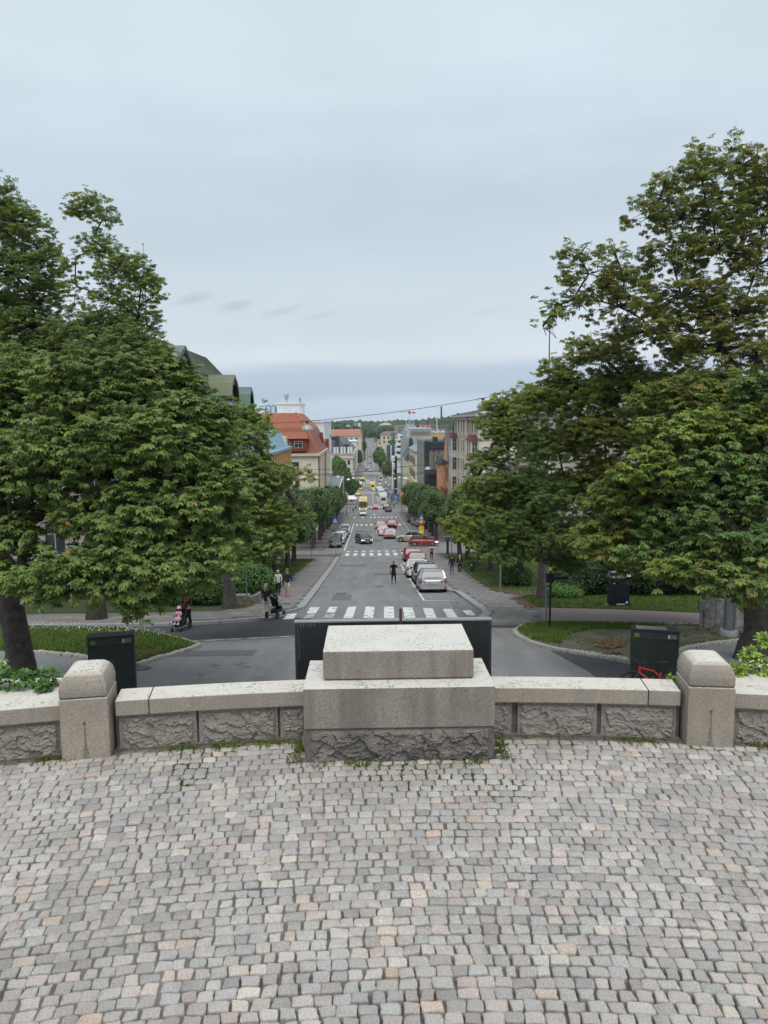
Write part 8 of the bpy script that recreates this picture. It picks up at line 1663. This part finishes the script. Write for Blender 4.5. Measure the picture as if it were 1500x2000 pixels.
# --- grey meter on a post, leaning stone slabs, lamp post foot
p = gp(1368, 1236); t = thing('meter_post', 'small grey green box on a short steel post on the right island', 'meter', (p.x, p.y, G(p.y)+.1)); k = p.y/F
mb = MB(); mb.tube([(0, 0, -.1), (0, 0, 42*k)], .05, 8); mb.build('post', STL, t); mb = MB(); mb.box(-.13, .13, -.1, .1, 42*k, 42*k+.42); mb.build('box', mat('box_grey_green', (.17, .19, .16), rough=.5), t, bevel=.02)
p = gp(1403, 1234); t = thing('stone_slab', 'pair of weathered pale stone slabs standing behind the steel post foot', 'stone', (p.x, p.y+.6, G(p.y)+.05)); SLB = mat('weathered_stone', (.33, .33, .31), rough=1, col2=(.12, .12, .11), scale=5, bump=.8)
mb = MB(); mb.prism([(-.42, -.2), (.05, -.2), (.05, 1.42), (-.1, 1.55), (-.38, 1.52)], -.16, .16, axis='y'); mb.build('tall_slab', SLB, t, bevel=.03); mb = MB(); mb.prism([(.07, -.2), (1.5, -.2), (1.5, .35), (.9, .85), (.45, 1.15), (.07, 1.22)], -.12, .15, axis='y'); mb.build('sloping_slab', SLB, t, bevel=.03)
p = gp(1423, 1247); t = thing('lamp_post', 'thick grey lamp post on a round concrete foot at the right', 'lamp post', (p.x, p.y, G(p.y)+.08))
mb = MB(); mb.lathe([(.36, -.3), (.36, .22), (.32, .28), (.02, .28)], 20); mb.build('foot', KERB, t, smooth=40); mb = MB(); mb.tube([(0, 0, .28), (0, 0, 1.75)], .21, 16); mb.build('sleeve', SBACK, t, smooth=40); mb = MB(); mb.tube([(0, 0, 1.75), (0, 0, 1.87)], .225, 16); mb.build('collar', STL, t, smooth=40); mb = MB(); mb.tube([(0, 0, 1.87), (0, 0, 7.5)], [.15, .10], 12); mb.build('pole', SBACK, t, smooth=40)
# --- sign poles
def signpole(label, px, py, h, m=STL, r_=.035, name='sign_pole', cat='sign pole', group=None, off=.12):
    p = gp(px, py, off); t = thing(name, label, cat, (p.x, p.y, p.z+off), 0, group); mb = MB(); mb.tube([(0, 0, -.2), (0, 0, h)], r_, 8); mb.build('pole', m, t); return t
def ped_sign(t, z, s_=.62, y=-.06):
    mb = MB(); mb.box(-s_/2, s_/2, y-.02, y, z, z+s_); b = mb.build('crossing_sign', BLUES, t); mb = MB(); k = s_; mb.prism([(-.36*k, z+.12*k), (.36*k, z+.12*k), (0, z+.86*k)], y-.024, y-.0205, axis='y'); mb.build('white_triangle', WHS, b)
    mb = MB(); mb.tube([(0, y-.028, z+.66*k), (0, y-.028, z+.60*k)], .035*k, 6); mb.tube([(0, y-.028, z+.58*k), (.01*k, y-.028, z+.36*k)], .04*k, 5); mb.tube([(0, y-.028, z+.38*k), (-.12*k, y-.028, z+.16*k)], .028*k, 5); mb.tube([(0, y-.028, z+.38*k), (.11*k, y-.028, z+.17*k)], .028*k, 5); mb.tube([(0, y-.028, z+.54*k), (.10*k, y-.028, z+.42*k)], .022*k, 5); mb.build('walking_figure', TRIM, b)
h1 = 96/F*82; t = signpole('pedestrian crossing sign above two grey sign backs, left kerb', 656, 1089, at(656, 1011, 86).z-G(86)+.4); z = at(656, 1018, 86).z-t.location.z; ped_sign(t, z, .62)
mb = MB(); mb.tube([(.0, -.07, z-.45), (0, -.05, z-.45)], .42, 24); b = mb.build('round_sign_back', SBACK, t); mb = MB(); mb.tube([(.0, -.09, z-1.45), (0, -.07, z-1.45)], .34, 24); mb.build('round_sign_back', SBACK, t)
mb = MB(); mb.box(-.55, .0, .05, .07, z-1.0, z-.15); mb.build('panel_back', SBACK, t)
t = signpole('crossing sign with give way triangle and yellow panel, right kerb', 823, 1071, at(823, 1011, 95).z-G(95)+.3, off=.02); z = at(823, 1023.5, 95).z-t.location.z; ped_sign(t, z, .66)
mb = MB(); mb.prism([(-.42, z-.03), (.42, z-.03), (0, z-.75)], -.09, -.07, axis='y'); b = mb.build('give_way_sign', REDS, t); mb = MB(); mb.prism([(-.26, z-.12), (.26, z-.12), (0, z-.57)], -.095, -.0905, axis='y'); mb.build('yellow_centre', YELS, b)
mb = MB(); mb.box(-.30, .30, -.09, -.07, z-1.42, z-.83); b = mb.build('yellow_panel', YELS, t); text_obj('15', .42, TRIM, b, (0, -.096, z-1.22), (R(90), 0, 0), ext=.002); mb = MB(); mb.box(-.22, .22, -.094, -.0905, z-1.0, z-.95); mb.build('panel_rule', TRIM, b)
mb = MB(); mb.box(-.30, .30, -.09, -.07, z-1.85, z-1.45); mb.build('yellow_panel', YELS, t)
t = signpole('slim pole with dark blue street name plates near the hedge', 483, 1187.5, at(483, 1073, 39.8).z-G(39.8)-.1, m=POLE); z = at(483, 1077, 39.8).z-t.location.z
for dx, rz in ((.25, 20), (-.1, -60)): mb = MB(); mb.box(-.33, .33, -.012, .012, 0, .18); o = mb.build('street_plate', BLUES, t); o.location = (dx*.6, -.02, z-.12+abs(dx)*.2); o.rotation_euler = (0, 0, R(rz))
t = signpole('black pole with yellow knob and dark blue name plates on the right island', 1073.5, 1227, at(1073, 1090, 33.2).z-G(33.2), m=TRIM, r_=.045, off=.1); z = at(1073, 1090, 33.2).z-t.location.z
mb = MB(); mb.lathe([(.05, 0), (.075, .03), (.05, .08), (.07, .14), (.02, .17)], 10, (0, 0, z)); mb.build('yellow_knob', YELS, t); mb = MB(); mb.box(-.20, .13, -.06, -.03, z-.50, z-.12); mb.build('dark_plate', mat('sign_navy', (.008, .012, .05), rough=.6), t); mb = MB(); mb.box(.13, .75, -.03, -.01, z-.38, z-.27); mb.build('name_plate', mat('sign_navy', (.008, .012, .05)), t)
for k in range(3): mb = MB(); mb.tube([(0, 0, .6+k*.5), (0, 0, .66+k*.5)], .055, 8); mb.build('ring', TRIM, t)
signpole('short steel post standing left of the black name plate pole', 1066.5, 1215.5, 64/F*34.5, r_=.05, off=.1, name='post', cat='post')
signpole('white painted steel pole on the edge of the right lawn', 977, 1157, 70/F*48, m=STL, r_=.05, name='post', cat='post', off=.1)
signpole('thin green post beside the low sprawling branches', 1040, 1165, 38/F*45, m=POLE, name='post', cat='post')
signpole('slim post at the left cross street corner', 609, 1097, 46/F*80, name='post', cat='post'); signpole('thin post beside the left linden trunks', 617, 1068, 30/F*100, name='post', cat='post')
signpole('thin post at the corner behind the jeans man', 882, 1089, 50/F*84, m=POLE, name='post', cat='post'); signpole('thin black post left of the jeans man', 876, 1092, 34/F*80, m=TRIM, name='post', cat='post')
# junction box on the pole at the right corner
p = gp(874, 1080, .12); t = thing('utility_box', 'grey box on a dark post at the right cross street corner', 'utility box', (p.x, p.y, p.z+.12)); mb = MB(); mb.tube([(0, 0, -.1), (0, 0, 1.9)], .13, 8); mb.build('post', BARK, t); mb = MB(); mb.box(-.36, .36, -.2, .2, 1.55, 2.05); mb.build('box', SBACK, t, bevel=.03)
p = gp(923, 1117, .13); t = thing('litter_bin', 'small green litter bin strapped by the trunk on the right lawn', 'litter bin', (p.x, p.y, p.z+.13)); mb = MB(); mb.box(-.2, .2, -.17, .17, .1, .85, taper=(-.02, 0)); mb.build('body', mat('bin_green', (.01, .06, .05), rough=.5), t, bevel=.03); mb = MB(); mb.box(-.23, .23, -.2, .2, .85, .9); mb.build('rim', TRIM, t); mb = MB(); mb.box(-.14, -.07, -.18, -.17, .55, .75); mb.build('sticker', WHS, t); mb = MB(); mb.tube([(.28, 0, -.1), (.28, 0, 1.1)], .03, 6); mb.build('post', STL, t)
# bench
p = gp(533, 1138, .13); t = thing('park_bench', 'dark bench beside the lindens, its end facing the camera', 'bench', (p.x, p.y+.3, p.z+.13), R(80))
for k in range(3): mb = MB(); mb.box(-.8, .8, -.2+k*.15, -.08+k*.15, .42, .46); mb.build('seat_slat', TRIM, t, bevel=.006)
for k in range(3): mb = MB(); mb.box(-.8, .8, .27, .30, .55+k*.15, .66+k*.15); mb.build('back_slat', TRIM, t, bevel=.006)
for s in (-.72, .72):
    mb = MB(); mb.box(s-.03, s+.03, -.2, -.14, 0, .66); mb.build('leg', TRIM, t); mb = MB(); mb.box(s-.03, s+.03, .26, .32, 0, 1.0); mb.build('leg', TRIM, t); mb = MB(); mb.box(s-.03, s+.03, -.24, .3, .64, .68); mb.build('armrest', TRIM, t)
# stone block by the bush (low grey bench blocks)
p = gp(470, 1185); t = thing('stone_block', 'low pinkish grey stone blocks beside the grey trunk', 'stone', (p.x-.1, p.y+1.2, G(p.y+1.2)+.1)); mb = MB(); mb.box(-.8, .45, -.25, .3, -.1, .48); mb.build('long_block', SLB, t, bevel=.03); mb = MB(); mb.prism([(.47, -.1), (1.05, -.1), (1.05, .62), (.47, .35)], -.3, .3, axis='y'); mb.build('wedge_block', SLB, t, bevel=.03)
# rack with sign near the left island (grey plate on stand)
p = gp(275, 1231); t = thing('notice_stand', 'pale small plate on a post at the far edge of the left island', 'sign', (p.x, p.y, G(p.y)+.05)); mb = MB(); mb.tube([(0, 0, -.1), (0, 0, .95)], .04, 6); mb.build('post', STL, t); mb = MB(); mb.box(-.62, .32, -.03, .03, .72, 1.0); mb.build('plate', STL, t, bevel=.01)
# --- lamps hung over the street on span wires
LAMPD = mat('lamp_shade', (.36, .37, .36), rough=.4, metal=.2); LAMPW = mat('lamp_globe_white', (.78, .79, .78), rough=.3, var=.02)
def dome(label, px, py, D, wpx, m=LAMPD, globe=False, group='street lamps hung over the carriageway', wires=True, wl=None):
    c = at(px, py, D); r_ = wpx/2*D/F; t = thing('hanging_lamp', label, 'street lamp', tuple(c), 0, group)
    mb = MB(); mb.lathe([(r_*1.0, 0), (r_*.99, .02), (r_*.90, r_*.35), (r_*.62, r_*.68), (r_*.25, r_*.86), (.05, r_*.92)], 20); mb.build('lamp_shade', m, t, smooth=50)
    mb = MB(); mb.lathe([(r_*.78, 0), (r_*.6, -r_*.16), (r_*.02, -r_*.22)], 16, (0, 0, -.005)); mb.build('diffuser', LAMPW, t, smooth=50)
    mb = MB(); mb.tube([(0, 0, r_*.9), (0, 0, r_*1.35)], .035, 6); mb.box(-.09, .09, -.05, .05, r_*1.2, r_*1.45); mb.build('hanger', TRIM, t)
    if not globe: mb = MB(); mb.tube([(-.02, 0, r_*1.3), (-.2, 0, r_*1.5), (-.32, 0, r_*1.2), (-.24, 0, r_*1.05)], .012, 4); mb.build('feed_cable', TRIM, t)
    return Vector((c.x, c.y, c.z+r_*1.42))
WIRE = mat('wire', (.07, .07, .075), rough=.6)
def wire(label, pts, r_=.016, sag=.25, group='span wires over the street'):
    t = thing('span_wire', label, 'wire', tuple(pts[0]), 0, group); P = []
    for a, b_ in zip(pts[:-1], pts[1:]):
        n = 10; P += [a+(b_-a)*i/n+Vector((0, 0, -sag*4*(i/n)*(1-i/n)*(b_-a).length/20)) for i in range(n)]
    P.append(pts[-1]); mb = MB(); mb.tube(P, r_, 5); mb.build('cable', WIRE, t, world=True)
a = dome('large grey dome lamp over the left lane, nearest to the camera', 600, 840, 39.5, 24); b_ = dome('large grey dome lamp high at the right edge of the street', 943, 796, 38.5, 25)
pl = Vector((-13.2, 40, at(470, 829, 40).z)); pr = Vector((at(1072, 737, 39).x, 39, at(1072, 737, 39).z)); wire('thin wire carrying the two large dome lamps', [pl, a, b_, pr], r_=.015)
t = thing('lamp_post', 'tall slender lighting pole rising from the right hand chestnut crowns', 'pole', (pr.x, 39, G(39))); mb = MB(); mb.tube([(0, 0, -.2), (0, 0, at(1072, 644, 39).z-G(39))], [.09, .03], 8); mb.build('pole', POLE, t)
c = dome('grey dome lamp before the dark glass block', 835, 917, 76, 13); wire('wire from the dark glass block dome lamp to the orange house', [Vector((-9, 76, c.z-.3)), c, Vector((16, 80, c.z+1.7))], r_=.02); wire('second wire crossing above the right lindens', [c+Vector((2, 1, .5)), Vector((at(856, 906, 78).x, 78, at(856, 906, 78).z)), Vector((at(880, 975, 80).x, 80, at(880, 975, 80).z))], r_=.018, sag=0)
e = dome('grey dome lamp before the white office block', 660, 934, 75, 12.5); wire('wire holding the dome lamp before the white block', [Vector((-12, 76, e.z+.1)), e, Vector((8, 76, e.z+1.2))], r_=.02)
for k, (px, py, D, w_, lb) in enumerate(((680.5, 937.5, 118, 7.4, 'first white globe lamp over the market approach, left row'), (690, 934.5, 140, 6.2, 'second white globe lamp, left row'), (697.5, 933.5, 165, 4.6, 'third white globe lamp, left row'), (701.5, 932.8, 190, 4.2, 'fourth white globe lamp, left row'), (715, 938, 240, 3.6, 'small white globe lamp alone beyond the left row'),
    (791.5, 935, 118, 7.0, 'first white globe lamp, right row'), (780.3, 933, 142, 5.6, 'second white globe lamp, right row'), (771.5, 935.5, 165, 5.0, 'third white globe lamp, right row'), (762, 933.5, 190, 3.9, 'fourth white globe lamp, right row'), (757.5, 932, 215, 3.5, 'fifth white globe lamp, right row'), (742, 945, 230, 4, 'low white lamp head by the buses'), (754, 943, 250, 4, 'low white lamp head beyond the buses'))):
    q = dome(lb, px, py, D, w_, LAMPW, True, 'white globe lamps near the market')
    if k in (0, 1, 2, 5, 6, 7): wire('cross wire holding the %s' % lb.split(',')[0].replace('white globe', 'globe')+(' on the left' if k < 3 else ' on the right'), [Vector((-12.5, D, q.z+.9)), q, Vector((12.5, D, q.z+.9))], r_=.022)
# market area: traffic lights, signs, banners, shelters
def tl(label, px, py, D_h, lit=REDS): 
    p = gp(px, py, .12); t = thing('traffic_light', label, 'traffic light', (p.x, p.y, p.z+.12), 0, 'traffic lights at the market crossing'); mb = MB(); mb.tube([(0, 0, 0), (0, 0, D_h)], .07, 8); mb.build('pole', STL, t); mb = MB(); mb.box(-.2, .2, -.15, .1, D_h-.9, D_h); mb.build('signal_head', TRIM, t, bevel=.02)
    for k, m_ in enumerate((LREDON, TRIM, TRIM)): mb = MB(); mb.tube([(0, -.19, D_h-.17-k*.28), (0, -.15, D_h-.17-k*.28)], .11, 10); mb.build('signal_lens', m_, t)
    return t
tl('traffic light at the left market corner with dark poles', 678, 1009, 4.6); tl('red traffic light showing beside the right linden row', 803, 1012, 4.4); tl('traffic light on the left beside the pedestrian island', 676, 1003, 4.4); tl('traffic light beyond the market crossing on the right', 781, 992, 4.2)
for px, py, hh, lb in ((787, 1002, 5.6, 'orange detour sign cluster left of the right linden row'),):
    p = gp(px, py, .12); t = thing('detour_sign', lb, 'sign', (p.x, p.y, p.z+.12)); mb = MB(); mb.tube([(-.5, 0, 0), (-.5, 0, hh)], .06, 6); mb.build('pole', STL, t); mb = MB(); mb.tube([(.5, 0, 0), (.5, 0, hh-1)], .06, 6); mb.build('pole', STL, t)
    mb = MB(); mb.box(-.9, .45, -.1, -.06, hh-1.9, hh-.7); mb.build('orange_panel', ORS, t); mb = MB(); mb.tube([(-.05, -.1, hh-.35), (-.05, -.06, hh-.35)], .42, 18); mb.build('round_orange_sign', ORS, t); mb = MB(); mb.box(-.3, .6, -.09, -.06, hh-2.2, hh-1.95); mb.build('lower_plate', ORS, t); mb = MB(); mb.box(.1, .9, -.09, -.06, hh-3.1, hh-2.3); mb.build('dark_panel', SBACK, t)
for k, (px, py) in enumerate(((767, 984), (778, 984))):
    p = gp(px, py, .12); t = thing('banner', ['blue upright banner left of its twin at the bus stop', 'blue upright banner right of its twin at the bus stop'][k], 'banner', (p.x, p.y, p.z+.12), 0, 'blue banners at the bus stop'); mb = MB(); mb.tube([(0, 0, 0), (0, 0, 3.4)], .05, 6); mb.build('pole', STL, t); mb = MB(); mb.box(-.5, .5, -.03, .03, .9, 3.3); mb.build('banner_cloth', cl('banner_blue', (.03, .14, .48)), t)
for k, (px, py) in enumerate(((755, 966), (760, 957), (753, 950), (764, 972), (771, 966))):
    p = gp(px, py, .12); t = thing('bus_shelter', ['glass bus shelter nearest the second bus', 'glass bus shelter halfway along the stops', 'glass bus shelter farthest along the stops', 'glass bus shelter beside the blue banners', 'glass kiosk behind the blue banners'][k], 'bus shelter', (p.x, p.y, p.z+.12), R(90), 'bus shelters along the market')
    for sx in (-1.8, 1.8):
        for sy in (-.6, .6): mb = MB(); mb.box(sx-.05, sx+.05, sy-.05, sy+.05, 0, 2.4); mb.build('post', STL, t)
    mb = MB(); mb.box(-2.1, 2.1, -.9, .9, 2.4, 2.52); mb.build('roof', STL, t); mb = MB(); mb.box(-1.75, 1.75, .57, .6, .3, 2.2); mb.build('glass_wall', GLSB, t); mb = MB(); mb.box(-1.4, 1.4, .1, .5, .42, .48); mb.build('bench', TRIM, t)
for k, (px, py, y1, m_) in enumerate(((771, 992, 925, STL), (751, 935, 905, STL), (738, 958, 925, STL), (786, 1005, 965, STL), (764, 960, 935, STL), (759, 975, 948, STL), (776, 985, 955, STL), (690, 962, 930, STL), (672, 980, 940, STL), (768, 950, 918, WHI))):
    p = gp(px, py, .12); t = thing('lamp_post', 'slim grey street pole ' + ['right of the bus stop lamps', 'beside the mid street trees', 'in the median beyond the white bus', 'carrying nothing near the orange signs', 'near the far shelters', 'right behind the nearest bus', 'between the blue banners', 'among the market cars', 'under the big market tree', 'in white before the black tower'][k], 'pole', (p.x, p.y, p.z), 0, 'slim poles around the bus stops'); mb = MB(); mb.tube([(0, 0, 0), (0, 0, at(px, y1, p.y).z-p.z)], .075, 6); mb.build('pole', m_, t); mb = MB(); mb.box(-.5, .12, -.12, .12, at(px, y1, p.y).z-p.z-.05, at(px, y1, p.y).z-p.z+.12); mb.build('lamp_head', LAMPW, t, bevel=.03)
# market stalls and railing at the left, canopy
p = gp(687, 990, .1); t = thing('market_stall', 'white market tent with red edged roof left of the yellow bus', 'market stall', (p.x-1, p.y+12, G(p.y+12)+.1)); mb = MB(); mb.box(-3.2, 2.6, -2, 2, 1.9, 2.9, taper=(1.2, .9)); mb.build('tent_roof', WHS, t); mb = MB(); mb.box(-3.2, 2.6, -2.03, -1.99, 1.65, 1.95); mb.build('red_valance', REDS, t)
for sx in (-3, 2.4):
    for sy in (-1.8, 1.8): mb = MB(); mb.tube([(sx, sy, 0), (sx, sy, 1.95)], .04, 5); mb.build('pole', STL, t)
mb = MB(); mb.box(-2.8, 2.2, -1.7, -1.0, .75, .82); mb.build('table', WHS, t)
p = gp(680, 997, .1); t = thing('railing', 'grey pedestrian railing at the left market corner', 'railing', (p.x, p.y+1, G(p.y+1)+.1)); 
for k in range(9): mb = MB(); mb.tube([(-2.4+k*.6, 0, 0), (-2.4+k*.6, 0, 1.0)], .03, 5); mb.build('post', STL, t)
mb = MB(); mb.tube([(-2.4, 0, 1), (2.4, 0, 1)], .035, 5); mb.build('top_rail', STL, t); mb = MB(); mb.tube([(-2.4, 0, .5), (2.4, 0, .5)], .025, 5); mb.build('middle_rail', STL, t)
p = at(657, 945, 170); t = thing('canopy', 'sloping glass canopy at the foot of the white office block', 'canopy', (p.x, 168, G(168))); mb = MB(); z = p.z-G(168); mb.add([(-1.6, -2, z-.6), (.6, -2, z-1.0), (1.4, 6, z+1.4), (-1.6, 6, z+1.6), (-1.6, -2, z-.75), (.6, -2, z-1.15), (1.4, 6, z+1.25), (-1.6, 6, z+1.45)], [(0, 1, 2, 3), (4, 7, 6, 5), (0, 4, 5, 1), (1, 5, 6, 2), (2, 6, 7, 3), (3, 7, 4, 0)]); mb.build('roof_panel', mat('canopy_glass', (.16, .20, .20), rough=.3), t); mb = MB(); mb.tube([(.65, -2, z-1.0), (1.45, 6, z+1.4)], .12, 5); mb.tube([(1.5, 5.8, 0), (1.5, 5.8, z+1.2)], .1, 5); mb.build('frame', WHS, t)
# ================================================================== AIR
hb = MB(); hb.box(-2500, 2500, -250, 2900, -45, 34); hz = hb.build('haze', [], None)
m = bpy.data.materials.new('air'); m.use_nodes = True; n = m.node_tree.nodes; l = m.node_tree.links
for k in list(n):
    if k.type == 'BSDF_PRINCIPLED': n.remove(k)
v = n.new('ShaderNodeVolumePrincipled'); v.inputs['Color'].default_value = (.80, .88, 1, 1); v.inputs['Density'].default_value = .00011; v.inputs['Anisotropy'].default_value = .2
l.new(v.outputs[0], [k for k in n if k.type == 'OUTPUT_MATERIAL'][0].inputs['Volume']); hz.data.materials.append(m); hz['kind'] = 'stuff'
print('objects', len(bpy.data.objects))
